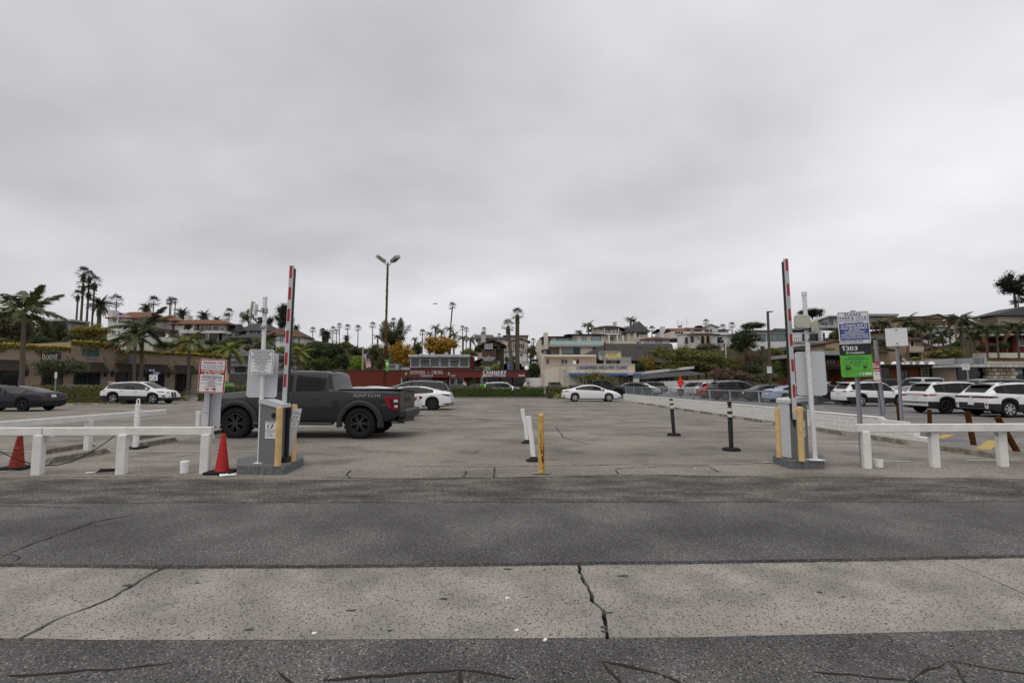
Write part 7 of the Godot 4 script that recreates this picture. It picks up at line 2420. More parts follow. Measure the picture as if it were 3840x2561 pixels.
	for r in [[37.21,9.92,37.69,11.13]]: win(t,r,-108.3,1,"trim_brown","glass_dark")
	for r in [[39.526,40.004],[42.472,43.459]]:
		s = Sh.new()
		s.span(V3(r[0],9.773,-107.5),V3(r[1],10.524,-107.46))
		partw("balcony_glass",s,M.glass_rail,t)
	wall(t,[42.81,14.11,43.87,14.6],-116,-118,"roof_dark","chimney_cap")
	t = building("house","long low white house with maroon roof on the skyline",44.212,-135,9.0,"house",g)
	wall(t,[41.18,12.89,47.99,15.61],-135,-145,"stucco_bright")
	gable(t,41.016,50.634,-135,-146,15.546,0.638,"roof_maroon")
	wall(t,[39.9,13.21,40.79,16.4],-134,-136,"stucco_bright","chimney")
	t = building("house","white gabled house with wide eaves beside the skyline fan palms",50.673,-128,9.0,"house",g)
	wall(t,[48.54,11.93,52.34,15.27],-128,-133,"stucco_bright")
	gable(t,48.499,52.49,-128,-133,15.323,0.851,"slab_white",true,0.4,"stucco_bright")
	wall(t,[53.14,12.09,55.94,14.8],-130,-135,"stucco_bright")
	gable(t,53.192,55.989,-130,-135,14.799,0.461,"roof_maroon")
	win(t,[48.95,14.22,50.09,14.98],-127.95,2,"trim_white","glass_dark")
	win(t,[50.24,14.25,50.89,15.02],-127.95,1,"trim_white","glass_grey")
	railing(t,50.049,51.738,13.597,14.162,-126.5,9,"trim_dark")
	t = building("house","white stepped house with dark awning between mission house and pine",47.432,-114,7.0,"house",g)
	wall(t,[46.39,8.78,49.43,12.25],-114,-119,"stucco_white")
	gable(t,46.277,49.827,-114,-119,12.197,0.572,"slab_white")
	wall(t,[45.61,11.05,46.97,11.56],-112.5,-114,"trim_dark","awning")
	for r in [[46.56,10.55,47.07,10.89],[47.32,10.55,47.75,10.94]]: win(t,r,-113.95,1,"trim_dark","glass_dark")
	# white modern house behind lamp pole
	t = building("house","large white modern house with grey roof and big framed windows",49.322,-96,5.0,"house",g)
	wall(t,[46.15,5.66,52.33,11.19],-96,-101,"stucco_bright")
	wall(t,[53.34,5.75,60.89,11.27],-98,-103,"stucco_bright")
	gable(t,45.831,52.455,-96,-101,11.191,0.397,"roof_slate")
	gable(t,52.9,60.899,-98,-103,11.565,0.55,"roof_slate")
	for r in [[47.06,9.48,48.2,10.65],[48.63,9.53,50.52,10.72],[50.82,9.53,51.97,10.73]]: win(t,r,-95.95,2 if r[2] - r[0] < 5.0 else 3,"trim_dark","glass_teal")
	win(t,[47.3,7.87,47.9,8.36],-95.95,1,"trim_dark","glass_grey")
	wall(t,[52.83,7.17,59.02,9.14],-95,-99,"stucco_bright","terrace")
	wall(t,[52.51,9.02,59.1,9.25],-94.6,-99,"slab_white","terrace_floor")
	railing(t,52.99,59.101,9.266,9.886,-94.7,14,"trim_dark")
	win(t,[56.47,9.52,60.68,10.91],-97.95,5,"trim_dark","glass_dark")
	wall(t,[59.47,9.44,59.86,11.54],-97,-98,"stucco_bright","pier")
	s = Sh.new()
	s.prism([Vector2(49.367,7.402),Vector2(50.199,7.743),Vector2(55.233,7.675),Vector2(55.627,7.375)],-91.5,-95)
	partw("porch_roof",s,M.roof_slate,t)
	win(t,[58.57,7.66,59.72,8.83],-94.5,2,"trim_dark","glass_dark")
	# glass-fronted house above it
	t = building("house","white angular house with slanting glazed front above the modern house",70.85,-112,8.0,"house",g)
	s = Sh.new()
	s.prism([Vector2(68.55,14.07),Vector2(68.59,14.907),Vector2(70.479,16.08),Vector2(72.895,16.08),Vector2(77.225,16.08),Vector2(77.084,13.485),Vector2(68.522,13.485)],-112,-117)
	partw("wall",s,M.stucco_bright,t)
	s = Sh.new()
	s.prism([Vector2(67.264,15.37),Vector2(69.782,16.234),Vector2(76.883,16.267),Vector2(76.869,16.001),Vector2(69.867,15.968),Vector2(67.333,15.104)],-110.5,-115.5)
	partw("roof",s,M.slab_white,t)
	for r in [[68.65,14.12,70.29,14.91],[70.6,14.12,71.51,16],[71.75,15.58,72.71,16]]: win(t,r,-111.95,3 if r[2] - r[0] > 3.4 else 2,"trim_white","glass_teal")
	wall(t,[67.39,13.49,72.33,13.97],-110.8,-113,"slab_white","terrace_floor")
	# tan houses behind the flat roofs
	t = building("house","tan house with arched window and brown tile roofs behind the green sign",53.341,-72,1.0,"house",g)
	wall(t,[51.008,0.5,56.383,7.682],-72,-82,"stucco_tan")
	wall(t,[54.9,7.73,58.79,9.2],-75,-80,"stucco_tan","upper_wall")
	wall(t,[55.505,0.5,57.701,7.502],-71,-82,"stucco_tan")
	hip(t,51.069,53.592,-72,-77,7.682,0.677,"roof_grey",0.4)
	hip(t,54.885,57.618,-75,-80,9.152,0.403,"roof_dark",0.5)
	hip(t,55.629,57.161,-71,-76,7.55,0.525,"roof_brown",0.4)
	gable(t,50.299,53.287,-70.5,-72.5,5.919,0.303,"roof_grey",true,0.3,"stucco_tan")
	for r in [[52.48,6.66,53.31,7.24],[51.95,6.66,52.14,7.24],[54.98,4.58,55.22,5.4],[55.62,4.82,56.25,5.4]]: win(t,r,-71.95,2 if r[2] - r[0] > 0.9 else 1,"trim_dark","glass_dark")
	win(t,[56.02,6.64,56.47,7.41],-70.95,1,"trim_white","glass_dark")
	win(t,[56.02,4.92,57,5.54],-70.95,2,"trim_brown","glass_dark")
	wall(t,[54.77,5.69,56.64,5.92],-69.5,-71.2,"stucco_tan","balcony")
	railing(t,54.925,56.724,5.93,6.522,-69.6,18,"stucco_cream")
	for u in [56.602]: column(t,u,0.3,5.702,-69.8,0.2,"stucco_tan")
	t = building("house","tan gabled wing with brown tile roof beside the balcony house",58.137,-70,1.0,"house",g)
	wall(t,[57.03,0.5,59.337,6.097],-70,-78,"stucco_tan")
	gable(t,57.113,59.469,-70,-75,5.955,0.47,"roof_brown",true,0.4,"stucco_tan")
	t = building("house","small tan house with arched attic window behind the notice back",52.47,-82,2.0,"house",g)
	wall(t,[51.48,5.4,53.74,7.83],-82,-87,"stucco_beige")
	gable(t,51.324,53.809,-82,-87,7.78,0.441,"roof_brown",true,0.4,"stucco_beige")
	for r in [[51.95,6.89,52.2,7.28],[52.87,6.89,53.2,7.39]]: win(t,r,-81.95,1,"trim_white","glass_blue")
	s = Sh.new()
	s.lathe([Vector2(0.264,0),Vector2(0.264,0.06),Vector2(0.001,0.06)],16,V3(52.52,7.33,-81.97),Basis(V3(1,0,0),PI / 2))
	s.span(V3(52.26,6.89,-82),V3(52.81,7.34,-82)+V3(0,0,0.06))
	partw("arched_window",s,M.glass_blue,t)
	t = building("house","flat-roofed grey house on the skyline behind the blue sign",77.021,-105,8.0,"house",g)
	wall(t,[74.26,13,80.5,15.36],-105,-110,"stucco_beige")
	wall(t,[73.49,15.23,80.1,15.7],-104,-109,"siding_grey","roof")
	win(t,[74.87,14.79,77.15,15.26],-104.95,5,"trim_white","glass_dark")
	t = building("house","tan gabled house on the skyline between the palms",83.464,-100,8.0,"house",g)
	wall(t,[79.31,10.56,85.79,14.5],-100,-105,"stucco_beige")
	gable(t,81.986,85.335,-99,-104,14.173,0.638,"roof_brown",true,0.4,"stucco_tan")
	gable(t,79.982,82.959,-100,-105,14.435,0.296,"roof_brown")
	wall(t,[77.24,12.53,92.71,13.33],-97,-100,"roof_brown","lower_roof")
	win(t,[84.94,13.8,85.48,14.09],-98.4,1,"trim_white","glass_dark")
	win(t,[78.14,10.79,78.96,11.02],-97.9,1,"trim_dark","glass_dark")
	wall(t,[76.83,9.33,79.34,11.98],-98,-103,"stucco_pink","lower_wall")
	t = building("house","white flat-roofed modern house with long windows behind the palm row",77.428,-86,4.0,"house",g)
	wall(t,[72.16,7.69,75.64,11.07],-86,-91,"stucco_bright")
	wall(t,[77.45,9.5,91.1,10.93],-88,-93,"stucco_bright")
	wall(t,[70.87,10.94,75,11.17],-85,-90,"slab_white","roof")
	wall(t,[79.25,11.04,89.13,11.36],-86,-91,"slab_white","roof")
	wall(t,[78.11,9.4,87.97,9.75],-85,-88,"slab_white","balcony")
	wall(t,[80.93,8,89.96,9.58],-87,-92,"stucco_bright","garage_wall")
	for r in [[73.9,9.67,74.37,10.83],[74.76,9.49,75.28,10.66]]: win(t,r,-85.95,1,"trim_white","glass_dark")
	win(t,[81.15,10.03,85.07,10.93],-87.95,6,"trim_white","glass_grey")
	win(t,[85.21,10.33,89.25,11.17],-87.95,6,"trim_white","glass_dark")
	for r in [[82.37,9.15,83.02,9.29],[84.03,9.34,84.67,9.47]]: win(t,r,-86.95,1,"trim_dark","glass_dark")
	t = building("house","dark-roofed house with grey shingle slope at the edge of the ridge",92.379,-92,7.0,"house",g)
	wall(t,[88.96,11.97,96.67,13.6],-92,-97,"stucco_beige")
	s = Sh.new()
	s.prism([Vector2(87.084,13.72),Vector2(93.125,15.334),Vector2(97.071,15.334),Vector2(96.925,13.596)],-91,-96)
	partw("roof",s,M.roof_slate,t)
	t = building("house","dark red brick house with black roof edge behind the last palm",70.372,-70,3.0,"house",g)
	wall(t,[69.48,5.06,73.25,8.04],-70,-75,"brick_red")
	wall(t,[67.46,7.76,71.8,7.99],-68.5,-73.5,"roof_dark","roof")
	win(t,[70.34,6.66,70.76,7.8],-69.95,1,"trim_white","glass_grey")
	wall(t,[61.7,4.78,68.97,5.44],-66,-68,"stucco_cream","garden_wall")

func r_z(r: Array,a: float,b: float,x: float) -> float:
	return a if r[0] < x else b


func rrect(w: float,h: float,r: float) -> Array:
	var o := []
	for c in [[1,1,0.0],[-1,1,90.0],[-1,-1,180.0],[1,-1,270.0]]:
		for k in 5:
			var a := deg_to_rad(c[2]+k * 22.5)
			o.append(Vector2(c[0] * (w * 0.5 - r)+cos(a) * r,c[1] * (h * 0.5 - r)+sin(a) * r))
	return o

func plate(t: Node,called: String,w: float,h: float,r: float,xf: Transform3D,m: String,deep := 0.004) -> MeshInstance3D:
	var s := Sh.new()
	s.prism(rrect(w,h,r),-deep * 0.5,deep * 0.5)
	return part(called,s,M[m],t,xf)

# lines of print: [text,x,y,width,height,material,font] on a sign face
func print_lines(t: Node,xf: Transform3D,rows: Array) -> void:
	for q in rows:
		letters(q[0],q[3],q[4],xf * Transform3D(Basis(),V3(q[1],q[2],0)),M[q[5]],t,q[6] if q.size() > 6 else "sans-bold",0.0015)

func frame_bars(w: float,h: float,x: float,y: float,th: float) -> Sh:
	var s := Sh.new()
	s.box(V3(x,y+h * 0.5,0),V3(w+th,th,0.002))
	s.box(V3(x,y - h * 0.5,0),V3(w+th,th,0.002))
	s.box(V3(x - w * 0.5,y,0),V3(th,h - th,0.002))
	s.box(V3(x+w * 0.5,y,0),V3(th,h - th,0.002))
	return s

func up_xf(p: Vector3,deg := 0.0,tilt := 0.0) -> Transform3D:
	return Transform3D(ry(deg) * Basis(V3(0,0,1),deg_to_rad(tilt)),p)

func u_post(s: Sh,a: Vector3,b: Vector3,w := 0.05) -> void:
	var d := b - a
	var k := Basis(d.cross(V3(0,0,1)).normalized(),d.normalized(),V3(0,0,1))
	s.box((a+b) * 0.5,V3(w,d.length(),0.008),k)
	for q in [-1.0,1.0]: s.box((a+b) * 0.5+k * V3(q * w * 0.5,0,0.014),V3(0.008,d.length(),0.03),k)

func street_things() -> void:
	rails()
	cones()
	barrier(true)
	barrier(false)
	signs()
	block_wall()
	wheel_stops()
	posts()
	poles()
	people()

func wood_rail(t: Node3D,a: Vector3,b: Vector3,w := 0.10,h := 0.15) -> void:
	var s := Sh.new()
	var d := b - a
	var k := Basis(d.normalized(),Vector3.UP,d.normalized().cross(Vector3.UP)).orthonormalized()
	s.cbox((a+b) * 0.5,V3(d.length(),h,w),0.012,k)
	partw("rail",s,M.white_wood,t)

func wood_post(t: Node3D,p: Vector3,h: float,w := 0.15,turn := 0.0) -> void:
	var s := Sh.new()
	s.cbox(V3(p.x,p.y+h * 0.5 - 0.05,p.z),V3(w,h+0.1,w),0.012,ry(turn))
	partw("post",s,M.white_wood,t)

func rails() -> void:
	# front rail,first run
	var t := thing("rail_fence","white painted timber rail fence along the apron by the red cones","fence",V3(-7.108,0,-9.374),0.0,"white timber rail fences")
	var h := 0.76
	for p in [V3(-8.563,0,-9.287),V3(-7.082,0,-9.33),V3(-5.622,0,-9.418)]: wood_post(t,p,h - 0.06,0.145,14.0)
	var pa := V3(-8.563,0,-9.287)
	var pb := V3(-5.622,0,-9.418)
	var y := V3(0,h,0)
	wood_rail(t,V3(-16.0,h,pa.z - 0.02),pa+y+V3(0.04,0,-0.02))
	wood_rail(t,pa+y+V3(0.06,0,-0.02),pb+y+V3(0.10,0,-0.02))
	wood_post(t,V3(-10.9,0,pa.z - 0.1),h - 0.06,0.145)
	var s: Sh
	for q in [pa+V3(0.1,0.62,-0.10),pb+V3(0.03,0.64,-0.10)]:
		s = Sh.new()
		s.cbox(q,V3(0.09,0.10,0.08),0.01)
		partw("bracket_block",s,M.white_wood,t)
	# run that goes back beside the concrete walk
	t = thing("rail_fence","white painted timber rail fence running back beside the concrete walk","fence",V3(-10.2,0,-12.5),0.0,"white timber rail fences")
	wood_rail(t,V3(-10.55,0.78,-9.4),V3(-10.1,0.78,-14.85))
	for p in [V3(-10.5,0,-10.2),V3(-10.3,0,-12.45),V3(-10.09,0,-16.444),V3(-9.794,0,-16.306)]: wood_post(t,p,0.72,0.13)
	# run beside the second barrier
	t = thing("rail_fence","white painted timber rail fence beside the tall parking sign","fence",V3(8.264,0,-10.056),0.0,"white timber rail fences")
	pa = V3(6.879,0,-9.968)
	pb = V3(8.301,0,-10.092)
	var pc := V3(9.706,0,-10.164)
	for p in [pa,pb,pc]: wood_post(t,p,h - 0.06,0.14,-14.0)
	wood_rail(t,pa+y+V3(-0.16,0,-0.02),pc+y+V3(2.6,0.02,0.1),0.10,0.155)
	wood_post(t,pc+V3(2.2,0,0.05),h - 0.06,0.14)
	for q in [pb+V3(-0.095,0.635,0.01),pc+V3(-0.095,0.635,0.01)]:
		s = Sh.new()
		s.cbox(q,V3(0.06,0.09,0.06),0.008)
		partw("bracket_block",s,M.galvanised,t)
	# cable slung between posts
	s = Sh.new()
	var path := []
	var rad := []
	for q in [V3(-10.418,0.505,-10),V3(-9.666,0.347,-9.7),V3(-9.275,0.22,-9.6),V3(-8.929,0.148,-9.55),V3(-8.618,0.122,-9.5),V3(-8.397,0.129,-9.5),V3(-8.14,0.194,-9.5),V3(-7.83,0.324,-9.45),V3(-7.476,0.544,-9.42),V3(-7.212,0.743,-9.4)]:
		path.append(q); rad.append(0.009)
	s.tube(path,rad,6)
	solo("cable",s,M.rubber,"dark cable slung loosely between the white fence posts","cable")
	s = Sh.new()
	for k in 6:
		var q := V3(-7.582,0,-9.407)+V3(0,0.02+k * 0.008,-k * 0.015)
		s.tube([V3(-7.385,0,-9.601)+V3(0,0.02+0.03 * k,0.02),q+V3(0.35,0.02,0.02 * k),q,q+V3(0.05,0.0,0.08 - 0.02 * k)],[0.008,0.008,0.008,0.008],5)
	solo("cable_coil",s,M.rubber,"bundle of black cable ends lying at the white post foot","cable")
	for q in [[V3(-7.666,0,-9.369),0.13,"crumpled white paper scrap beside the bundle of black cable"],[V3(-5.026,0,-9.08),0.19,"flattened white paper litter in front of the red cone"]]:
		s = Sh.new()
		var o: Vector3 = q[0]
		var w: float = q[1]
		for i in 5:
			var a := V3(rng.randf_range(-1,1),rng.randf_range(0.05,0.25),rng.randf_range(-0.5,0.5)) * w
			var b := V3(rng.randf_range(-1,1),rng.randf_range(0.05,0.4),rng.randf_range(-0.5,0.5)) * w
			s.tri(o+V3(-w * 0.6,0.006,0.02),o+V3(a.x,absf(a.y),a.z),o+V3(b.x,absf(b.y),b.z))
		solo("paper_litter",s,M.white_plastic,q[2],"litter")
	# pale crumbs and chips of litter on the gutter
	s = Sh.new()
	for q in [V3(-0.037,-0.03,-4.104),V3(0.031,-0.03,-3.593),V3(0.216,-0.02,-3.442),V3(-1.332,-0.03,-3.55)]:
		s.cbox(q+V3(0,0.006,0),V3(0.03,0.012,0.02),0.003,ry(rng.randf() * 90.0))
	var o := solo("paper_litter",s,M.white_plastic,"tiny white litter crumbs on the concrete gutter","litter")
	o.set_meta("kind","stuff")
	# pipe stubs
	for q in [[V3(-6.001,0,-9.427),0.075,0.215,"short white capped pipe stub between fence post and paper",false],[V3(7.185,0,-10.074),0.078,0.145,"broken white pipe stub beside the tall parking sign's fence post",true]]:
		var t2 := thing("pipe_stub",q[3],"pipe",q[0],0.0,"white pipe stubs")
		s = Sh.new()
		var r: float = q[1]
		if q[4]:
			s.lathe([Vector2(r * 0.95,0),Vector2(r,q[2]),Vector2(r * 0.82,q[2]),Vector2(r * 0.8,0.02)],20)
			part("pipe",s,M.white_plastic,t2)
			s = Sh.new()
			s.lathe([Vector2(r * 0.8,0.04),Vector2(0.001,0.05)],16)
			part("soil_fill",s,M.soil,t2)
		else:
			s.lathe([Vector2(r * 0.92,0),Vector2(r * 0.95,q[2] * 0.66)],20)
			part("pipe",s,M.white_plastic,t2)
			s = Sh.new()
			s.lathe([Vector2(r * 0.94,q[2] * 0.66),Vector2(r * 1.02,q[2] * 0.67),Vector2(r * 1.02,q[2] * 0.96),Vector2(r * 0.95,q[2]),Vector2(0.001,q[2])],20)
			part("cap",s,M.white_plastic,t2)

func cones() -> void:
	for q in [[V3(-5.312,0,-9.427),0.0,"cone_red","clean bright red traffic cone beside the white fence post",0.70,0.0],[V3(-9.525,0,-9.887),12.0,"cone_old","scuffed grimy orange-red traffic cone behind the white fence post",0.68,2.0]]:
		var t := thing("traffic_cone",q[3],"cone",q[0],deg_to_rad(q[1]),"traffic cones")
		var s := Sh.new()
		s.cbox(V3(0,0.022,0),V3(0.46,0.044,0.46),0.015)
		part("base",s,M.rubber,t)
		s = Sh.new()
		var h: float = q[4]
		s.lathe([Vector2(0.128,0.03),Vector2(0.12,0.06),Vector2(0.112,0.10),Vector2(0.034,h),Vector2(0.028,h+0.01),Vector2(0.022,h)],28)
		part("cone",s,M[q[2]],t,Transform3D(Basis(V3(0,0,1),deg_to_rad(-q[5])),Vector3.ZERO))

func posts() -> void:
	# yellow guard post in the middle of the entrance
	var p := V3(0.533,0,-9.355)
	var t := thing("bollard","scraped yellow steel guard post standing alone in the lot entrance","bollard",p)
	var s := Sh.new()
	var r := 0.057
	s.lathe([Vector2(r,-0.02),Vector2(r,1.045),Vector2(r * 0.8,1.07),Vector2(r * 0.4,1.085),Vector2(0.001,1.09)],24)
	part("post",s,M.bollard_yellow,t)
	s = Sh.new()
	var pp := []
	for k in 14: pp.append(Vector2(cos(TAU * k / 14.0) * rng.randf_range(0.13,0.2),sin(TAU * k / 14.0) * rng.randf_range(0.1,0.14)))
	s.flat(pp,0.012)
	part("paint_spill",s,M.concrete,t)
	# rust scars that follow the round of the post
	var scar := func(a0: float,a1: float,y0: float,y1: float,m: String,called: String):
		var q := Sh.new()
		for i in 5:
			for j in 4:
				var w := []
				for c in [[i,j],[i,j+1],[i+1,j+1],[i+1,j]]:
					var a := deg_to_rad(lerpf(a0,a1,c[1] / 4.0)+6.0 * sin(c[0] * 2.1+y0 * 20.0))
					w.append(V3(sin(a),0,cos(a)) * (r+0.0015)+V3(0,lerpf(y0,y1,c[0] / 5.0),0))
				q.quad(w[0],w[1],w[2],w[3])
		part(called,q,M[m],t)
	for k in [[22,75,0.10,0.62,"worn_yellow"],[-14,-2,0.40,0.74,"dark_rust"],[-10,14,0.36,0.44,"dark_rust"],[2,40,0.22,0.33,"dark_rust"],[30,56,0.30,0.50,"dark_rust"],[42,62,0.02,0.28,"dark_rust"],[-18,-9,0.935,0.955,"dark_rust"],[-12,-4,0.765,0.78,"dark_rust"],[20,40,0.19,0.24,"dark_rust"],[46,70,0.40,0.56,"dark_rust"],[-60,30,0.0,0.02,"dark_rust"]]:
		scar.call(k[0],k[1],k[2],k[3],k[4],"scrape")
	# leaning white flexible posts
	for q in [[V3(0.419,0,-13.98),V3(0.28,0.918,-13.98),"leaning white flexible post with creased waist beyond the other white one",0.045],[V3(0.46,0,-10.848),V3(0.339,0.933,-10.85),"leaning flattened white flexible post next to the yellow guard post",0.055]]:
		t = thing("flexible_post",q[2],"post",q[0],0.0,"white flexible posts")
		s = Sh.new()
		s.lathe([Vector2(0.17,0),Vector2(0.16,0.025),Vector2(0.08,0.06),Vector2(0.06,0.09),Vector2(0.001,0.09)],18)
		part("base",s,M.rubber,t)
		var e: Vector3 = q[1] - q[0]
		e.z = clampf(e.z,-0.15,0.15)
		s = Sh.new()
		s.tube([V3(0,0.07,0),e * 0.15,e * 0.5+V3(0.012,0,0),e * 0.75,e],[0.045,0.05,q[3] * 0.9,q[3] * 1.05,q[3] * 1.25],14)
		part("post",s,M.white_plastic,t)
	# black delineators with pale bands
	for q in [[V3(5.046,0,-15.946),3.2,false,"black delineator post with two pale bands and plain cap, leaning a little"],[V3(5.346,0,-12.498),0.5,true,"black delineator post with two pale bands and a grip handle top"]]:
		t = thing("delineator_post",q[3],"post",q[0],0.0,"black delineator posts")
		s = Sh.new()
		s.lathe([Vector2(0.215,0),Vector2(0.22,0.03),Vector2(0.19,0.06),Vector2(0.06,0.07),Vector2(0.001,0.07)],10)
		part("base",s,M.rubber,t)
		var k := Transform3D(Basis(V3(0,0,1),deg_to_rad(q[1])),V3(0,0.05,0))
		s = Sh.new()
		s.lathe([Vector2(0.05,0),Vector2(0.053,0.05),Vector2(0.058,0.75),Vector2(0.062,0.755),Vector2(0.062,0.775),Vector2(0.056,0.78),Vector2(0.056,0.89),Vector2(0.061,0.9),Vector2(0.061,0.93),Vector2(0.056,0.94),Vector2(0.056,1.03),Vector2(0.05,1.04),Vector2(0.05,1.08),Vector2(0.045,1.09),Vector2(0.001,1.09)] if not q[2] else [Vector2(0.05,0),Vector2(0.053,0.05),Vector2(0.058,0.72),Vector2(0.062,0.725),Vector2(0.062,0.745),Vector2(0.057,0.75),Vector2(0.057,0.83),Vector2(0.062,0.84),Vector2(0.062,0.88),Vector2(0.057,0.89),Vector2(0.057,0.98),Vector2(0.05,1.0),Vector2(0.035,1.03),Vector2(0.05,1.05),Vector2(0.05,1.08),Vector2(0.001,1.09)],20)
		if q[2]: s.cbox(V3(0,1.10,0),V3(0.095,0.07,0.06),0.015)
		part("post",s,M.black_plastic,t,k)
		for y in ([[0.785,0.885],[0.945,1.025]] if not q[2] else [[0.755,0.825],[0.895,0.975]]):
			s = Sh.new()
			s.lathe([Vector2(0.0585,y[0]),Vector2(0.0585,y[1])],20)
			part("reflective_band",s,M.reflective,t,k)
	# white delineator with loop handle
	t = thing("delineator_post","white delineator post with loop handle by the concrete walk","post",V3(-9.43,0,-12.848))
	s = Sh.new()
	s.cbox(V3(0,0.02,0),V3(0.40,0.04,0.40),0.012)
	part("base",s,M.rubber,t)
	s = Sh.new()
	s.lathe([Vector2(0.075,0.04),Vector2(0.07,0.08),Vector2(0.064,0.78),Vector2(0.07,0.79),Vector2(0.058,0.80),Vector2(0.058,0.92),Vector2(0.064,0.925),Vector2(0.064,0.94),Vector2(0.056,0.945),Vector2(0.056,1.06),Vector2(0.066,1.065),Vector2(0.066,1.09),Vector2(0.04,1.10),Vector2(0.001,1.10)],20)
	part("post",s,M.white_plastic,t)
	s = Sh.new()
	s.tube([V3(-0.032,1.09,0),V3(-0.034,1.19,0),V3(-0.02,1.225,0),V3(0.02,1.225,0),V3(0.034,1.19,0),V3(0.032,1.09,0)],[0.014,0.014,0.014,0.014,0.014,0.014],8)
	part("handle",s,M.white_plastic,t)
	# rusted leaning pipes beside the second lot
	for q in [[V3(16.382,0,-21.634),V3(-0.02,0.7,0),0.05,"rusty pipe post standing beside the blank sign post"],[V3(14.707,0,-17.988),V3(14.726,0.686,-17.99) - V3(14.707,0,-17.988),0.065,"upright rusty flaking pipe post beyond the white fence"],[V3(12.231,0,-13.58),V3(12.12,0.87,-13.58) - V3(12.231,0,-13.58),0.065,"rusty pipe post leaning slightly over the yellow stripe"],[V3(12.162,0,-12.361),V3(11.753,0.803,-12.36) - V3(12.162,0,-12.361),0.065,"rusty pipe post leaning heavily behind the fence rail"]]:
		t = thing("rusty_post",q[3],"post",q[0],0.0,"rusty pipe posts")
		var e: Vector3 = q[1]
		e.z = clampf(e.z,-0.35,0.35)
		s = Sh.new()
		s.tube([-e * 0.06,e],[q[2],q[2]],14)
		part("pipe",s,M.rust,t)

func barrier(first: bool) -> void:
	var t: Node3D
	var s: Sh
	# raised concrete island
	s = Sh.new()
	if first:
		slab(s,[Vector2(-5.4,-10.085),Vector2(-4.962,-9.277),Vector2(-4.094,-9.233),Vector2(-4.156,-10.242),Vector2(-4.446,-10.866),Vector2(-5.342,-10.866)],-0.02,0.15)
	else:
		slab(s,[Vector2(5.367,-10.568),Vector2(5.33,-9.854),Vector2(6.015,-9.894),Vector2(6.501,-10.723),Vector2(6.442,-11.219),Vector2(5.714,-11.167)],-0.02,0.15)
	solo("concrete_island",s,M.island,"grey concrete island under the barrier cabinet with the warning stickers" if first else "grey concrete island under the barrier cabinet and rusted sign pole","island","barrier islands")
	if first:
		var o := V3(-4.511,0.15,-9.546)
		t = thing("barrier_gate","grey barrier cabinet with white lid, warning stickers and open side panel","barrier",o,deg_to_rad(-6))
		s = Sh.new()
		s.prism([Vector2(-0.205,0.0),Vector2(0.17,0.0),Vector2(0.17,1.05),Vector2(-0.205,1.14)],-0.26,0.02)
		part("cabinet",s,M.cabinet_grey,t)
		s = Sh.new()
		s.prism([Vector2(-0.225,1.115),Vector2(0.18,1.02),Vector2(0.235,1.03),Vector2(0.23,1.09),Vector2(0.16,1.12),Vector2(-0.12,1.19),Vector2(-0.225,1.185)],-0.28,0.045)
		part("lid",s,M.cabinet_light,t)
		s = Sh.new()
		s.lathe([Vector2(0.048,0),Vector2(0.048,0.012),Vector2(0.034,0.014),Vector2(0.03,0.004),Vector2(0.001,0.004)],20,V3(0.075,0.885,0.02),Basis(V3(1,0,0),PI / 2))
		part("hub_cap",s,M.black_plastic,t)
		sticker(t,Transform3D(Basis(),V3(0.015,0.62,0.024)),0.22,0.33)
		# side panel swung open
		s = Sh.new()
		s.prism([Vector2(-0.10,0.16),Vector2(0.02,0.16),Vector2(0.06,0.34),Vector2(0.16,0.76),Vector2(0.20,1.02),Vector2(0.035,1.02),Vector2(-0.02,0.74),Vector2(-0.10,0.3)],-0.02,0.0)
		var pk := Transform3D(ry(10),V3(0.245,-0.02,-0.26))
		part("side_panel",s,M.cabinet_light,t,pk)
		sticker(t,pk * Transform3D(Basis(V3(0,0,1),-0.20),V3(0.085,0.80,0.004)),0.145,0.30)
		s = Sh.new()
		s.span(V3(0.175,0.0,-0.30),V3(0.27,0.10,-0.12))
		s.span(V3(0.174,0.1,-0.255),V3(0.235,0.99,-0.20))
		part("inner_frame",s,M.black_plastic,t)
		arm(t,V3(0.335,0.72,-0.36),V3(-4.35,1.236,-9.74),V3(-4.3,3.923,-9.74),1.0)
		guard(V3(-4.224,0.15,-9.268),1.06,"cream yellow guard post in front of the barrier's warning sticker",false)
		guard(V3(-4.205,0.15,-9.851),1.08,"cream yellow guard post beside the barrier's open side panel",false)
	else:
		var o := V3(5.533,0.15,-10.127)+V3(0.13,0,0.0)
		t = thing("barrier_gate","light grey barrier cabinet with dark sides next to the rusted sign pole","barrier",o,deg_to_rad(20))
		s = Sh.new()
		s.cbox(V3(0.04,0.55,-0.13),V3(0.46,1.10,0.26),0.008)
		part("cabinet",s,M.cabinet_grey,t)
		s = Sh.new()
		s.cbox(V3(-0.197,0.56,-0.13),V3(0.02,1.08,0.25),0.006)
		part("side_panel",s,M.cabinet_light,t)
		s = Sh.new()
		s.prism([Vector2(-0.225,1.09),Vector2(0.33,1.13),Vector2(0.33,1.19),Vector2(0.27,1.215),Vector2(-0.18,1.185),Vector2(-0.225,1.15)],-0.29,0.03)
		part("lid",s,M.cabinet_light,t)
		s = Sh.new()
		s.cbox(V3(0.06,0.92,0.03),V3(0.05,0.3,0.05),0.01)
		part("lock",s,M.black_plastic,t)
		sticker(t,Transform3D(Basis(),V3(0.12,0.60,0.0)),0.16,0.36,true)
		arm(t,V3(0.10,0.75,0.06),V3(5.567,0.922,-10.05),V3(5.523,4.134,-10.05),-1.0)
		guard(V3(5.375,0.15,-10.316),1.0,"cream yellow guard post behind the light grey cabinet",false)
		guard(V3(5.544,0.15,-9.827),1.04,"cream yellow guard post with bent wire ring by the light grey cabinet",true)

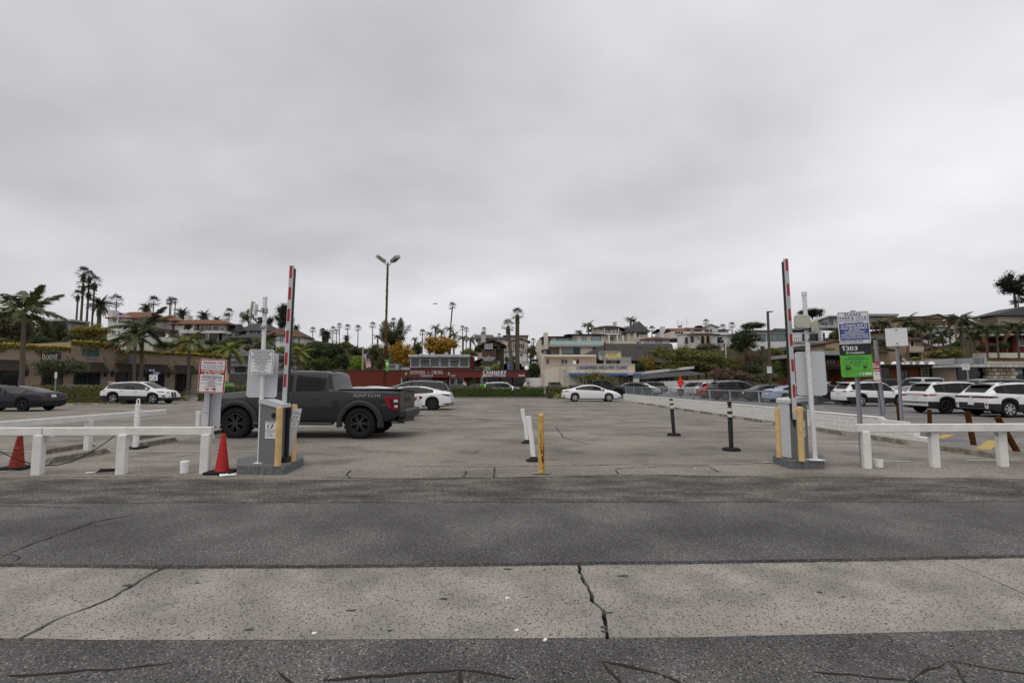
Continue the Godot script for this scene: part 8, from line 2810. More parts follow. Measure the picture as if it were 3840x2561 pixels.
func guard(p: Vector3,h: float,label: String,hook: bool) -> void:
	var t := thing("guard_post",label,"bollard",p,0.0,"cream barrier guard posts")
	var s := Sh.new()
	var r := 0.056
	s.lathe([Vector2(r,0),Vector2(r,h - 0.03),Vector2(r * 0.86,h - 0.008),Vector2(0.001,h)],24)
	part("post",s,M.bollard_cream,t)
	if hook:
		s = Sh.new()
		var path := []
		var rad := []
		for k in 10:
			var a := TAU * k / 10.0
			path.append(V3(-r - 0.05+cos(a) * 0.045,h - 0.10+sin(a) * 0.04,0.02)); rad.append(0.011)
		s.tube(path,rad,6)
		s.tube([V3(r,h - 0.06,0),V3(r+0.03,h - 0.05,0.01),V3(r+0.03,h - 0.09,0.02)],[0.01,0.01,0.01],6)
		part("wire_ring",s,M.bollard_cream,t)

func sticker(t: Node,xf: Transform3D,w: float,h: float,red := false) -> void:
	var o := plate(t,"warning_sticker",w,h,0.004,xf,"sign_white",0.002)
	var f := Transform3D(Basis(),V3(0,0,0.0014))
	part("border",frame_bars(w - 0.006,h - 0.006,0,0,0.004),M.sign_ink,o,f)
	var s := Sh.new()
	if red: s.box(V3(0,h * 0.44,0),V3(w * 0.98,h * 0.1,0.001))
	else: s.box(V3(0,h * 0.385,0),V3(w * 0.98,0.003,0.001))
	part("header",s,M.sign_orange if red else M.sign_ink,o,f)
	s = Sh.new()
	s.prism([Vector2(-w * 0.44,h * 0.41),Vector2(-w * 0.32,h * 0.41),Vector2(-w * 0.38,h * 0.47)],0,0.001)
	# a gate arm striking a falling figure
	s.box(V3(-w * 0.22,h * 0.18,0),V3(w * 0.10,h * 0.2,0.001))
	s.box(V3(-w * 0.13,h * 0.28,0),V3(w * 0.18,h * 0.035,0.001),Basis(V3(0,0,1),0.3))
	for q in [[0.22,0.30,0.10,0.12,0.05],[0.14,0.20,0.02,0.12,0.04],[0.02,0.12,-0.04,0.08,0.035],[0.12,0.18,0.14,0.07,0.04],[0.2,0.28,0.32,0.2,0.03],[0.2,0.28,0.06,0.30,0.03]]:
		s.tube([V3(q[0] * w,q[1] * h,0),V3(q[2] * w,q[3] * h,0)],[q[4] * w,q[4] * w * 0.8],6)
	s.tube([V3(w * 0.24,h * 0.345,0),V3(w * 0.25,h * 0.35,0)],[w * 0.05,w * 0.05],8)
	var pic := part("pictogram",s,M.sign_ink,o,f * Transform3D(Basis.from_scale(V3(1,1,0.05)),Vector3.ZERO))
	s = Sh.new()
	s.box(V3(0,h * 0.02,0),V3(w * 0.98,0.003,0.001))
	part("rule",s,M.sign_ink,o,f)
	print_lines(o,f,[["WARNING",w * 0.06,h * 0.435,w * 0.66,h * 0.065,"sign_ink"],["Moving Gate Can Cause",0,-h * 0.03,w * 0.9,h * 0.05,"sign_ink"],["Serious Injury or Death",0,-h * 0.09,w * 0.9,h * 0.05,"sign_ink"],["Keep Clear! Gate May Move Without",0,-h * 0.15,w * 0.8,h * 0.028,"sign_ink"],["Prior Warning",0,-h * 0.19,w * 0.32,h * 0.028,"sign_ink"],["Do Not Let Children Operate the Gate or Play",0,-h * 0.25,w * 0.86,h * 0.026,"sign_ink"],["in the Gate Area",0,-h * 0.285,w * 0.36,h * 0.026,"sign_ink"],["This Gate Is for Vehicles Only. Pedestrians",0,-h * 0.335,w * 0.86,h * 0.026,"sign_ink"],["Must Use Separate Entrance",0,-h * 0.37,w * 0.56,h * 0.026,"sign_ink"]])

# raised striped arm from a to b,its face towards the street
func arm(t: Node3D,_o: Vector3,a: Vector3,b: Vector3,edge: float) -> void:
	var inv := t.transform.affine_inverse()
	var d := (b - a)
	var k := Basis(d.normalized().cross(V3(0,0,1)).normalized(),d.normalized(),V3(0,0,1))
	k.x = k.y.cross(k.z).normalized()
	var l := d.length()
	var xf := inv * Transform3D(k,(a+b) * 0.5)
	var s := Sh.new()
	s.cbox(Vector3.ZERO,V3(0.090,l,0.04),0.006)
	var o := part("arm",s,M.cabinet_light,t,xf)
	s = Sh.new()
	s.cbox(V3(edge * 0.058,-0.03,-0.012),V3(0.026,l - 0.06,0.05),0.006)
	part("rubber_edge",s,M.black_plastic,o)
	var n := 6
	for i in n:
		s = Sh.new()
		var y := l * 0.5 - 0.13 - i * 0.495 * (l / 3.15)
		if y < -l * 0.5+0.1: break
		s.box(V3(-edge * 0.006,y,0.0205),V3(0.05,0.245,0.003))
		part("red_stripe",s,M.arm_red,o)
	s = Sh.new()
	s.tube([a - d * 0.0+V3(0,0.05,-0.06),a+V3(0,-0.22,-0.10)],[0.05,0.05],10)
	part("arm_mount",s,M.black_plastic,t,inv)

func signs() -> void:
	var s: Sh
	var f: Transform3D
	# red and white parking notice
	var t := thing("parking_sign","red and white tow-away parking notice on a metal post","sign",V3(-8.117,0,-13.771) * V3(1,0,1)+V3(-0.05,0,0.9))
	var p0 := V3(-5.617,1.764,-9.5)
	var inv := t.transform.affine_inverse()
	var w := 0.471
	var h := 0.623
	t.position = V3(-5.658,0,-9.58)
	inv = t.transform.affine_inverse()
	f = inv * up_xf(p0,4.0,-2.6)
	plate(t,"panel",w,h,0.03,f,"sign_red",0.004)
	var g := f * Transform3D(Basis(),V3(0,0,0.003))
	# white fields leave a red border and band; the outermost edge is white again
	plate(t,"edge",w+0.014,h+0.014,0.035,f * Transform3D(Basis(),V3(0,0,-0.002)),"sign_white",0.003)
	plate(t,"upper_field",w * 0.90,h * 0.27,0.012,f * Transform3D(Basis(),V3(0,h * 0.335,0.0025)),"sign_white",0.002)
	plate(t,"lower_field",w * 0.90,h * 0.52,0.012,f * Transform3D(Basis(),V3(0,-h * 0.21,0.0025)),"sign_white",0.002)
	g = f * Transform3D(Basis(),V3(0,0,0.0045))
	print_lines(t,g,[["PARKING FOR",0,h * 0.40,w * 0.76,h * 0.075,"sign_red"],["Waterfront Newport Beach",0,h * 0.31,w * 0.84,h * 0.042,"sign_ink"],["& Newport Office Center",0,h * 0.25,w * 0.80,h * 0.046,"sign_ink"],
		["UNAUTHORIZED VEHICLES WILL BE",0,-h * 0.0,w * 0.72,h * 0.033,"sign_ink"],["TOWED AT VEHICLE OWNER'S EXPENSE",0,-h * 0.045,w * 0.80,h * 0.033,"sign_ink"],["TO RETRIEVE YOUR VEHICLE CONTACT:",0,-h * 0.115,w * 0.80,h * 0.033,"sign_red"],["N.B Police",0,-h * 0.155,w * 0.20,h * 0.025,"sign_ink"],["(949)644-3681",0,-h * 0.187,w * 0.32,h * 0.025,"sign_ink"],["In Case Of Emergency Contact Property",0,-h * 0.22,w * 0.8,h * 0.028,"sign_ink"],["Management",0,-h * 0.255,w * 0.26,h * 0.025,"sign_ink"],["(949)258-4288",0,-h * 0.29,w * 0.34,h * 0.025,"sign_ink"]])
	g = f * Transform3D(Basis(),V3(0,0,0.003))
	print_lines(t,g,[["TOWING ENFORCED",0,h * 0.155,w * 0.88,h * 0.062,"sign_white"],["AT ALL TIMES",0,h * 0.08,w * 0.64,h * 0.062,"sign_white"]])
	g = f * Transform3D(Basis(),V3(0,0,0.0045))
	s = frame_bars(w * 0.40,h * 0.13,-0.01,-h * 0.38,0.005)
	s.box(V3(-0.01,-h * 0.07,0),V3(w * 0.4,0.005,0.001))
	s.box(V3(-w * 0.13,-h * 0.385,0),V3(w * 0.14,h * 0.03,0.001))
	s.box(V3(w * 0.10,-h * 0.385,0),V3(w * 0.15,h * 0.035,0.001))
	s.box(V3(w * 0.11,-h * 0.36,0),V3(w * 0.08,h * 0.03,0.001))
	s.box(V3(-w * 0.02,-h * 0.365,0),V3(w * 0.12,0.006,0.001),Basis(V3(0,0,1),0.5))
	for x in [-0.13,0.14]: s.lathe([Vector2(0.013,0),Vector2(0.013,0.0015),Vector2(0.001,0.0015)],12,V3(w * x,-h * 0.405,0),Basis(V3(1,0,0),PI / 2))
	part("tow_pictogram",s,M.sign_red,t,g)
	s = Sh.new()
	u_post(s,V3(-5.659,-0.05,-9.58),V3(-5.654,2.074,-9.58)+V3(0,0,-0.03),0.06)
	partw("post",s,M.galvanised,t)
	for q in [[V3(-5.691,1.322,-9.68),0.29,0.48,-2.5,20.0,"back panel facing the lot"],[V3(-5.711,0.973,-9.68),0.33,0.32,0.0,10.0,""]]:
		plate(t,"back_sign",q[1],q[2],0.02,inv * up_xf(q[0],q[4],q[3]),"sign_back",0.004)
	# disabled-space notice on the white pole
	t = thing("sign_pole","white square pole carrying a printed notice, a larger sign back and a panel antenna","sign",V3(-4.744,0.15,-9.67))
	inv = t.transform.affine_inverse()
	var base := V3(-4.711,0.15,-9.587)
	var top := V3(-4.724,3.26,-9.59)
	top.z = base.z
	s = Sh.new()
	var dv := top - base
	var k := Basis(dv.cross(V3(0,0,1)).normalized(),dv.normalized(),V3(0,0,1))
	s.cbox((base+top) * 0.5,V3(0.063,dv.length(),0.063),0.008,k)
	partw("pole",s,M.white_paint,t)
	s = Sh.new()
	s.cbox(top+V3(0,0.0,0),V3(0.074,0.05,0.074),0.01,k)
	s.cbox(base+V3(0,0.006,0),V3(0.16,0.012,0.16),0.003)
	partw("cap",s,M.white_paint,t)
	w = 0.444
	h = 0.464
	f = inv * up_xf(V3(-4.707,2.035,-9.5),5.0,-1.2)
	plate(t,"notice",w,h,0.02,f,"sign_white",0.004)
	g = f * Transform3D(Basis(),V3(0,0,0.003))
	part("border",frame_bars(w * 0.91,h * 0.93,0,0,0.006),M.sign_ink,t,g)
	var rows := []
	var tx := ["UNAUTHORIZED VEHICLES PARKED","IN DESIGNATED ACCESSIBLE","SPACES NOT DISPLAYING","DISTINGUISHING PLACARDS OR","SPECIAL LICENSE PLATES ISSUED","FOR PERSONS WITH DISABILITIES","WILL BE TOWED AWAY","AT VEHICLE OWNER'S EXPENSE","TOWED VEHICLES","MAY BE RECLAIMED AT","DTS TOWING","OR BY TELEPHONING","714-530-8697"]
	var wd := [0.82,0.68,0.60,0.75,0.81,0.80,0.52,0.74,0.42,0.54,0.32,0.50,0.31]
	for i in 13: rows.append([tx[i],0,h * (0.415 - i * 0.0585 - (0.012 * (i - 9) if i > 9 else 0.0)),w * wd[i],h * 0.036,"sign_ink"])
	rows.append(["C.V.C. 22652  C.V.C. 22511.8",0,-h * 0.42,w * 0.62,h * 0.034,"sign_ink"])
	print_lines(t,g,rows)
	plate(t,"back_sign",0.566,0.845,0.06,inv * up_xf(V3(-4.76,1.786,-9.68),3.0,-1.0),"sign_back",0.005)
	# panel antenna on its bracket
	s = Sh.new()
	var an := V3(-4.953,3.042,-9.58)
	s.cbox(an+V3(-0.01,0,0),V3(0.035,0.30,0.16),0.01,Basis(V3(0,0,1),-0.16) * ry(10))
	partw("antenna_cover",s,M.cream_plastic,t)
	s = Sh.new()
	s.cbox(V3(-4.902,3.035,-9.58),V3(0.055,0.22,0.12),0.012,Basis(V3(0,0,1),-0.10))
	partw("antenna_body",s,M.white_plastic,t)
	s = Sh.new()
	s.tube([V3(-4.87,3.025,-9.58),V3(-4.798,3.007,-9.58),V3(-4.703,3.014,-9.56)],[0.018,0.02,0.02],8)
	s.cbox(V3(-4.739,3.018,-9.56),V3(0.04,0.10,0.10),0.01)
	s.cbox(V3(-4.683,3.011,-9.56),V3(0.04,0.10,0.10),0.01)
	s.cbox(V3(-4.721,2.698,-9.55),V3(0.07,0.06,0.09),0.01)
	partw("bracket",s,M.steel,t)
	s = Sh.new()
	s.tube([V3(-4.937,2.92,-9.58),V3(-4.927,2.856,-9.58),V3(-4.861,2.798,-9.58),V3(-4.731,2.81,-9.56)],[0.014,0.012,0.012,0.012],8)
	partw("cable",s,M.rubber,t)
	# pole with the square antennas at the second barrier
	t = thing("sign_pole","rust-flecked white round pole with two square antennas and a large sign back","sign",V3(5.88,0.15,-9.974))
	inv = t.transform.affine_inverse()
	base = V3(5.869,0.15,-9.945)
	top = V3(5.804,3.418,-9.94)
	top.z = base.z
	s = Sh.new()
	s.tube([base,base.lerp(top,0.5),top],[0.043,0.042,0.041],16)
	partw("pole",s,M.white_paint,t)
	s = Sh.new()
	dv = (top - base).normalized()
	s.tube([top - dv * 0.05,top+dv * 0.02],[0.05,0.05],16)
	s.cbox(base+V3(0,0.008,0),V3(0.28,0.016,0.2),0.004)
	partw("cap",s,M.white_paint,t)
	for q in [[2.435,0.06],[2.24,0.03],[0.22,0.03],[2.498,0.015],[0.45,0.02],[1.761,0.012]]:
		s = Sh.new()
		var c: Vector3 = base.lerp(top,(q[0] - base.y) / (top.y - base.y))
		for i in 6:
			var a := rng.randf_range(-1.2,1.2)
			var rr := 0.0435
			var y0: float = rng.randf_range(-1.0,0.6) * q[1]
			var y1: float = y0+q[1] * rng.randf_range(0.4,1.0)
			var a2 := a+rng.randf_range(0.2,0.6)
			s.quad(c+V3(sin(a) * rr,y0,cos(a) * rr),c+V3(sin(a2) * rr,y0+0.01,cos(a2) * rr),c+V3(sin(a2) * rr,y1,cos(a2) * rr),c+V3(sin(a) * rr,y1 - 0.01,cos(a) * rr))
		partw("rust_patch",s,M.rust,t)
	s = Sh.new()
	plate(t,"back_sign",0.58,0.867,0.06,inv * up_xf(V3(5.913,1.828,-10.03),-3.0,1.4),"sign_back",0.005)
	for q in [[V3(5.68,2.831,-9.84),0.0,-2.0,0.302,0.269],[V3(5.947,2.747,-9.88),44.0,8.0,0.277,0.266]]:
		s = Sh.new()
		var ww: float = q[3]
		var hh: float = q[4]
		s.prism(rrect(ww,hh,0.055),-0.03,0.02)
		s.prism(rrect(ww * 0.9,hh * 0.9,0.045),0.018,0.035)
		var ax := inv * up_xf(q[0],q[1],q[2])
		var ao := part("antenna",s,M.cream_plastic,t,ax)
		s = Sh.new()
		s.lathe([Vector2(ww * 0.36,0.034),Vector2(ww * 0.35,0.039),Vector2(ww * 0.33,0.039),Vector2(ww * 0.32,0.036)],24,Vector3.ZERO,Basis(V3(1,0,0),PI / 2))
		part("face_ring",s,M.cream_plastic,ao)
	s = Sh.new()
	s.cbox(V3(5.811,2.707,-9.92),V3(0.16,0.05,0.10),0.01)
	s.tube([V3(5.744,2.711,-9.88),V3(5.756,2.677,-9.84),V3(5.862,2.718,-9.88)],[0.008,0.008,0.008],6)
	partw("bracket",s,M.black_plastic,t)
	# park and lock sign,green payment sign
	t = thing("parking_sign","blue and white pay notice above a black and green payment panel on one post","sign",V3(6.952,0,-10.198))
	inv = t.transform.affine_inverse()
	base = V3(6.903,0,-10.128)
	top = V3(6.868,3.093,-10.13)
	top.z = base.z
	s = Sh.new()
	u_post(s,base+V3(0,-0.05,0),top,0.075)
	partw("post",s,M.galvanised,t)
	w = 0.587
	h = 0.643
	f = inv * up_xf(V3(6.827,2.736,-10.05),-6.0,2.2)
	plate(t,"pay_notice",w,h,0.025,f,"sign_white",0.004)
	plate(t,"blue_field",w * 0.94,h * 0.50,0.004,f * Transform3D(Basis(),V3(0,-h * 0.12,0.0025)),"sign_blue",0.002)
	g = f * Transform3D(Basis(),V3(0,0,0.003))
	part("border",frame_bars(w * 0.93,h * 0.35,0,h * 0.305,0.007),M.sign_blue,t,g)
	part("border",frame_bars(w * 0.93,h * 0.09,0,-h * 0.425,0.007),M.sign_blue,t,g)
	print_lines(t,g,[["PLEASE",0,h * 0.405,w * 0.53,h * 0.09,"sign_navy"],["PARK & LOCK",0,h * 0.305,w * 0.86,h * 0.09,"sign_navy"],["We cannot be responsible",0,h * 0.22,w * 0.86,h * 0.058,"sign_navy"],["for car or contents",0,h * 0.165,w * 0.62,h * 0.05,"sign_navy"],["Call (714) 542-1464",-w * 0.09,-h * 0.425,w * 0.68,h * 0.062,"sign_navy"]])
	g = f * Transform3D(Basis(),V3(0,0,0.0045))
	print_lines(t,g,[["ALL PARKING MUST BE",0,h * 0.075,w * 0.84,h * 0.068,"sign_white"],["PAID IN ADVANCE",0,h * -0.01,w * 0.84,h * 0.075,"sign_white"],["PRIVATE PROPERTY",0,-h * 0.075,w * 0.38,h * 0.03,"sign_white"],["PUBLIC PARKING PROHIBITED UNLESS",0,-h * 0.115,w * 0.72,h * 0.032,"sign_white"],["PAYMENT IS MADE IN ADVANCE",0,-h * 0.155,w * 0.58,h * 0.032,"sign_white"],["IMPROPER OR UNPAID PARKED CARS MAY BE",0,-h * 0.2,w * 0.86,h * 0.034,"sign_white"],["SUBJECT TO ADDITIONAL COSTS, LEGAL FEES",0,-h * 0.24,w * 0.88,h * 0.034,"sign_white"],["OR TOWED AT VEHICLE OWNER'S EXPENSE",0,-h * 0.28,w * 0.84,h * 0.034,"sign_white"],["DTS 714-530-8697  SAPD 714-245-8665  CVC 22658",0,-h * 0.325,w * 0.90,h * 0.034,"sign_white"]])
	w = 0.594
	h = 0.657
	f = inv * up_xf(V3(6.842,2.087,-10.06),-6.0,1.8)
	plate(t,"payment_panel",w,h,0.04,f,"sign_green",0.004)
	var bp := Sh.new()
	var outline := rrect(w,h * 0.34,0.035)
	bp.prism(outline,0.0,0.002)
	part("black_field",bp,M.sign_ink,t,f * Transform3D(Basis(),V3(0,h * 0.33,0.002)))
	g = f * Transform3D(Basis(),V3(0,0,0.0045))
	print_lines(t,g,[["ZONE #",-w * 0.33,h * 0.445,w * 0.14,h * 0.025,"sign_white"],["1303",-w * 0.17,h * 0.365,w * 0.50,h * 0.125,"sign_white"],["ParkMobile",w * 0.05,h * 0.23,w * 0.46,h * 0.062,"sign_white"]])
	s = Sh.new()
	s.lathe([Vector2(w * 0.052,0),Vector2(w * 0.052,0.0015),Vector2(0.001,0.0015)],20,V3(-w * 0.26,h * 0.23,0),Basis(V3(1,0,0),PI / 2))
	part("round_logo",s,M.sign_green,t,g)
	g = f * Transform3D(Basis(),V3(0,0,0.003))
	print_lines(t,g,[["Contactless",0,h * 0.095,w * 0.51,h * 0.056,"sign_dark_green"],["Parking Payments",0,h * 0.025,w * 0.77,h * 0.068,"sign_dark_green"],["Download",-w * 0.27,-h * 0.125,w * 0.16,h * 0.022,"sign_dark_green"],["ParkMobile",-w * 0.27,-h * 0.155,w * 0.18,h * 0.022,"sign_dark_green"],["Scan to Pay at",0.0,-h * 0.125,w * 0.22,h * 0.022,"sign_dark_green"],["ParkMobile.io",0.0,-h * 0.155,w * 0.22,h * 0.022,"sign_dark_green"],["Text \"Park\"",w * 0.28,-h * 0.125,w * 0.18,h * 0.022,"sign_dark_green"],["to 77223",w * 0.28,-h * 0.155,w * 0.14,h * 0.022,"sign_dark_green"]])
	s = Sh.new()
	for y in [-0.06,-0.345,-0.305]: s.box(V3(0,h * y,0),V3(w * 0.88,0.003,0.001))
	s.box(V3(-w * 0.02,-h * 0.058,0.001),V3(w * 0.32,h * 0.045,0.001))
	s.box(V3(-w * 0.27,-h * 0.215,0),V3(w * 0.18,h * 0.038,0.001))
	s.box(V3(-w * 0.27,-h * 0.265,0),V3(w * 0.18,h * 0.038,0.001))
	s.box(V3(w * 0.27,-h * 0.22,0),V3(w * 0.10,h * 0.05,0.001))
	for q in [[0.22,-0.24,0.01,0.10],[0.26,-0.285,0.08,0.008],[0.26,-0.19,0.08,0.008]]: s.box(V3(w * q[0],h * q[1],0),V3(w * q[2],h * q[3],0.001))
	for q in [[-0.36,-0.40,-0.30,-0.375],[-0.30,-0.375,-0.24,-0.40],[-0.24,-0.40,-0.30,-0.425],[-0.30,-0.425,-0.36,-0.40]]: s.tube([V3(w * q[0],h * q[1],0),V3(w * q[2],h * q[3],0)],[0.0015,0.0015],4)
	part("panel_graphics",s,M.sign_ink,t,g)
	print_lines(t,g * Transform3D(Basis(),V3(0,0,0.0012)),[["Ways to Pay",-w * 0.02,-h * 0.058,w * 0.24,h * 0.03,"sign_white"]])
	s = Sh.new()
	s.box(V3(w * 0.27,-h * 0.41,0),V3(w * 0.36,h * 0.062,0.001))
	part("card_strip",s,M.sign_white,t,g)
	s = Sh.new()
	s.box(V3(w * 0.14,-h * 0.41,0.001),V3(w * 0.05,h * 0.045,0.001))
	part("card_mark",s,M.sign_blue,t,g)
	s = Sh.new()
	s.lathe([Vector2(w * 0.022,0),Vector2(w * 0.022,0.0015),Vector2(0.001,0.0015)],12,V3(w * 0.225,-h * 0.41,0.0005),Basis(V3(1,0,0),PI / 2))
	part("card_mark",s,M.sign_red,t,g)
	# narrow red pay sign on the tall perforated post
	t = thing("pay_sign","narrow red pay-at-sign panel on a perforated post tied to the fence","sign",V3(17.427,0,-24.016) * V3(1,0,1))
	t.position = V3(12.472,0.0,-17.25)
	inv = t.transform.affine_inverse()
	s = Sh.new()
	u_post(s,V3(12.5,0.6,-17.15),V3(12.368,3.081,-17.2),0.11)
	partw("post",s,M.galvanised,t)
	s = Sh.new()
	s.box(V3(12.5,0.62,-17.22),V3(0.15,1.5,0.06),Basis(V3(0,0,1),0.05))
	partw("sleeve",s,M.galvanised,t)
	w = 0.249
	h = 0.718
	f = inv * up_xf(V3(12.256,1.987,-17.05),-4.0,3.2)
	plate(t,"panel",w,h,0.04,f,"sign_red",0.006)
	g = f * Transform3D(Basis(),V3(0,0,0.004))
	plate(t,"field",w * 0.9,h * 0.40,0.04,f * Transform3D(Basis(),V3(0,-h * 0.18,0.004)),"sign_white",0.002)
	plate(t,"foot_strip",w * 0.98,h * 0.07,0.02,f * Transform3D(Basis(),V3(0,-h * 0.46,0.004)),"sign_white",0.002)
	print_lines(t,g,[["PAY",-w * 0.17,h * 0.37,w * 0.5,h * 0.11,"sign_white"],["AT",w * 0.26,h * 0.40,w * 0.14,h * 0.03,"sign_white"],["THIS",w * 0.28,h * 0.355,w * 0.24,h * 0.03,"sign_white"],["SIGN",0,h * 0.25,w * 0.84,h * 0.12,"sign_white"]])
	s = Sh.new()
	for x in [-0.28,0.02,0.29]: s.box(V3(w * x,h * 0.09,0),V3(w * 0.24,h * 0.055,0.001))
	part("card_marks",s,M.sign_white,t,g)
	g = f * Transform3D(Basis(),V3(0,0,0.0055))
	print_lines(t,g,[["SCAN TO PAY",0,-h * 0.09,w * 0.56,h * 0.03,"sign_ink"]])
	# blank sign back on its post
	t = thing("sign_post","blank white square sign back on a perforated steel post","sign",V3(12.348,0,-16.2))
	inv = t.transform.affine_inverse()
	s = Sh.new()
	u_post(s,V3(12.366,-0.02,-16.2),V3(12.343,3.419,-16.2),0.09)
	partw("post",s,M.galvanised,t)
	plate(t,"panel",0.644,0.572,0.02,inv * up_xf(V3(12.298,3.086,-16.12),-8.0,1.0),"sign_white",0.005)
	s = Sh.new()
	for q in [V3(12.245,3.308,-16.06),V3(12.252,2.873,-16.06)]: s.lathe([Vector2(0.02,0),Vector2(0.02,0.03),Vector2(0.001,0.03)],10,q,Basis(V3(1,0,0),PI / 2))
	partw("bolt",s,M.rust,t)
	# orange road work sign seen from behind
	t = thing("road_work_sign","orange diamond cloth sign on a folding stand beyond the fence","sign",V3(13.232,0,-40))
	inv = t.transform.affine_inverse()
	s = Sh.new()
	var cx := V3(13.28,1.62,-40)
	s.prism([Vector2(0,0.579),Vector2(0.254,0),Vector2(0,-0.579),Vector2(-0.254,0)],-0.01,0.01)
	part("cloth",s,M.sign_orange,t,inv * up_xf(cx))
	g = inv * Transform3D(Basis.from_scale(V3(-1,1,1)),cx+V3(0,0,0.02))
	print_lines(t,g,[["ROAD",0,0.30,0.62,0.16,"sign_ink","sans"],["WORK",0,0.0,0.55,0.14,"sign_ink","sans"],["AHEAD",0,-0.28,0.6,0.15,"sign_ink","sans"]])
	s = Sh.new()
	s.tube([V3(cx.x,0.1,-40),cx+V3(0,-0.8,-0.03)],[0.02,0.02],6)
	for q in [[-0.5,0.3],[0.5,0.3],[-0.5,-0.3],[0.5,-0.3]]: s.tube([V3(cx.x,0.25,-40),V3(cx.x+q[0],0.0,-40+q[1])],[0.02,0.02],6)
	partw("stand",s,M.black_plastic,t)
	# small signs of the far street
	t = thing("payment_sign","black and green payment panel on a post behind the clipped hedge","sign",V3(-3.113,0,-55))
	inv = t.transform.affine_inverse()
	s = Sh.new()
	u_post(s,V3(-3.231,0,-55),V3(-3.24,2.35,-55),0.1)
	partw("post",s,M.galvanised,t)
	pay_panel(t,inv * up_xf(V3(-3.21,1.38,-54.9)),0.504,0.666)
	t = thing("payment_sign","small black and green payment panel beside the spiky palm tuft","sign",V3(-25.154,0,-45))
	inv = t.transform.affine_inverse()
	s = Sh.new()
	u_post(s,V3(-25.154,0,-45),V3(-25.19,2.35,-45),0.12)
	partw("post",s,M.galvanised,t)
	pay_panel(t,inv * up_xf(V3(-25.1,1.46,-44.9)),0.473,0.565)
	s = Sh.new()
	s.prism([Vector2(0,0.28),Vector2(0.16,0),Vector2(0,-0.28),Vector2(-0.16,0)],-0.01,0.01)
	part("warning_diamond",s,M.sign_gold,t,inv * up_xf(V3(-25.28,1.99,-45)))
	t = thing("direction_sign","white and green parking direction sign with two blue street blades","sign",V3(-33.189,0,-47))
	inv = t.transform.affine_inverse()
	s = Sh.new()
	s.tube([V3(-33.209,0,-47),V3(-33.19,2.85,-47)],[0.045,0.045],8)
	partw("post",s,M.galvanised,t)
	w = 0.762
	h = 0.583
	f = inv * up_xf(V3(-33.15,2.05,-46.9),0,2.0)
	plate(t,"panel",w,h,0.02,f,"sign_white",0.02)
	g = f * Transform3D(Basis(),V3(0,0,0.014))
	s = Sh.new()
	s.prism([Vector2(w * 0.05,h * 0.04),Vector2(w * 0.2,h * 0.04),Vector2(w * 0.2,h * 0.12),Vector2(w * 0.34,0),Vector2(w * 0.2,-h * 0.12),Vector2(w * 0.2,-h * 0.04),Vector2(w * 0.05,-h * 0.04)],0,0.004)
	part("arrow",s,M.sign_dark_green,t,g)
	print_lines(t,g,[["P",-w * 0.34,-h * 0.12,w * 0.14,h * 0.44,"sign_dark_green"],["CITY OF NEWPORT BEACH",0,h * 0.34,w * 0.8,h * 0.1,"sign_dark_green"],["ARKING",w * 0.06,-h * 0.28,w * 0.5,h * 0.14,"sign_dark_green"]])
	for q in [[V3(-33.48,2.73,-47),0.53,"RIVERSIDE"],[V3(-32.88,2.48,-47),0.543,"AVON ST"]]:
		f = inv * up_xf(q[0],0,-4.0)
		plate(t,"street_blade",q[1],0.22,0.02,f,"sign_blue",0.02)
		print_lines(t,f * Transform3D(Basis(),V3(0,0,0.012)),[[q[2],0,0,q[1] * 0.66,0.12,"sign_white"]])
	t = thing("sign_post","small red and white parking plate on a thin pole by the street tree","sign",V3(-32.34,0,-36))
	inv = t.transform.affine_inverse()
	s = Sh.new()
	s.tube([V3(-32.351,0,-36),V3(-32.38,2.32,-36)],[0.05,0.05],8)
	partw("post",s,M.glass_teal,t)
	f = inv * up_xf(V3(-32.3,2.13,-35.9))
	plate(t,"panel",0.181,0.415,0.02,f,"sign_white",0.01)
	print_lines(t,f * Transform3D(Basis(),V3(0,0,0.006)),[["2",0,0.08,0.08,0.14,"sign_red"],["HR",0,-0.1,0.12,0.08,"sign_red"]])
	for q in [[V3(35.85,2.85,-40),0.591,0.494,"white printed tow notice on a post before the storefront",V3(36.005,0,-40.05)]]:
		t = thing("notice_sign",q[3],"sign",q[4])
		inv = t.transform.affine_inverse()
		f = inv * up_xf(q[0])
		plate(t,"panel",q[1],q[2],0.03,f,"sign_white",0.01)
		print_lines(t,f * Transform3D(Basis(),V3(0,0,0.006)),[["UNAUTHORIZED",0,q[2] * 0.36,q[1] * 0.84,q[2] * 0.1,"sign_ink"],["VEHICLES WILL BE",0,q[2] * 0.16,q[1] * 0.7,q[2] * 0.06,"sign_ink"],["TOWED AWAY AT",0,0,q[1] * 0.6,q[2] * 0.06,"sign_ink"],["OWNER'S EXPENSE",0,-q[2] * 0.18,q[1] * 0.7,q[2] * 0.06,"sign_ink"]])
		s = Sh.new()
		s.tube([q[4],q[4] * V3(1,0,1)+V3(0,q[0].y,0)],[0.05,0.05],8)
		partw("post",s,M.galvanised,t)

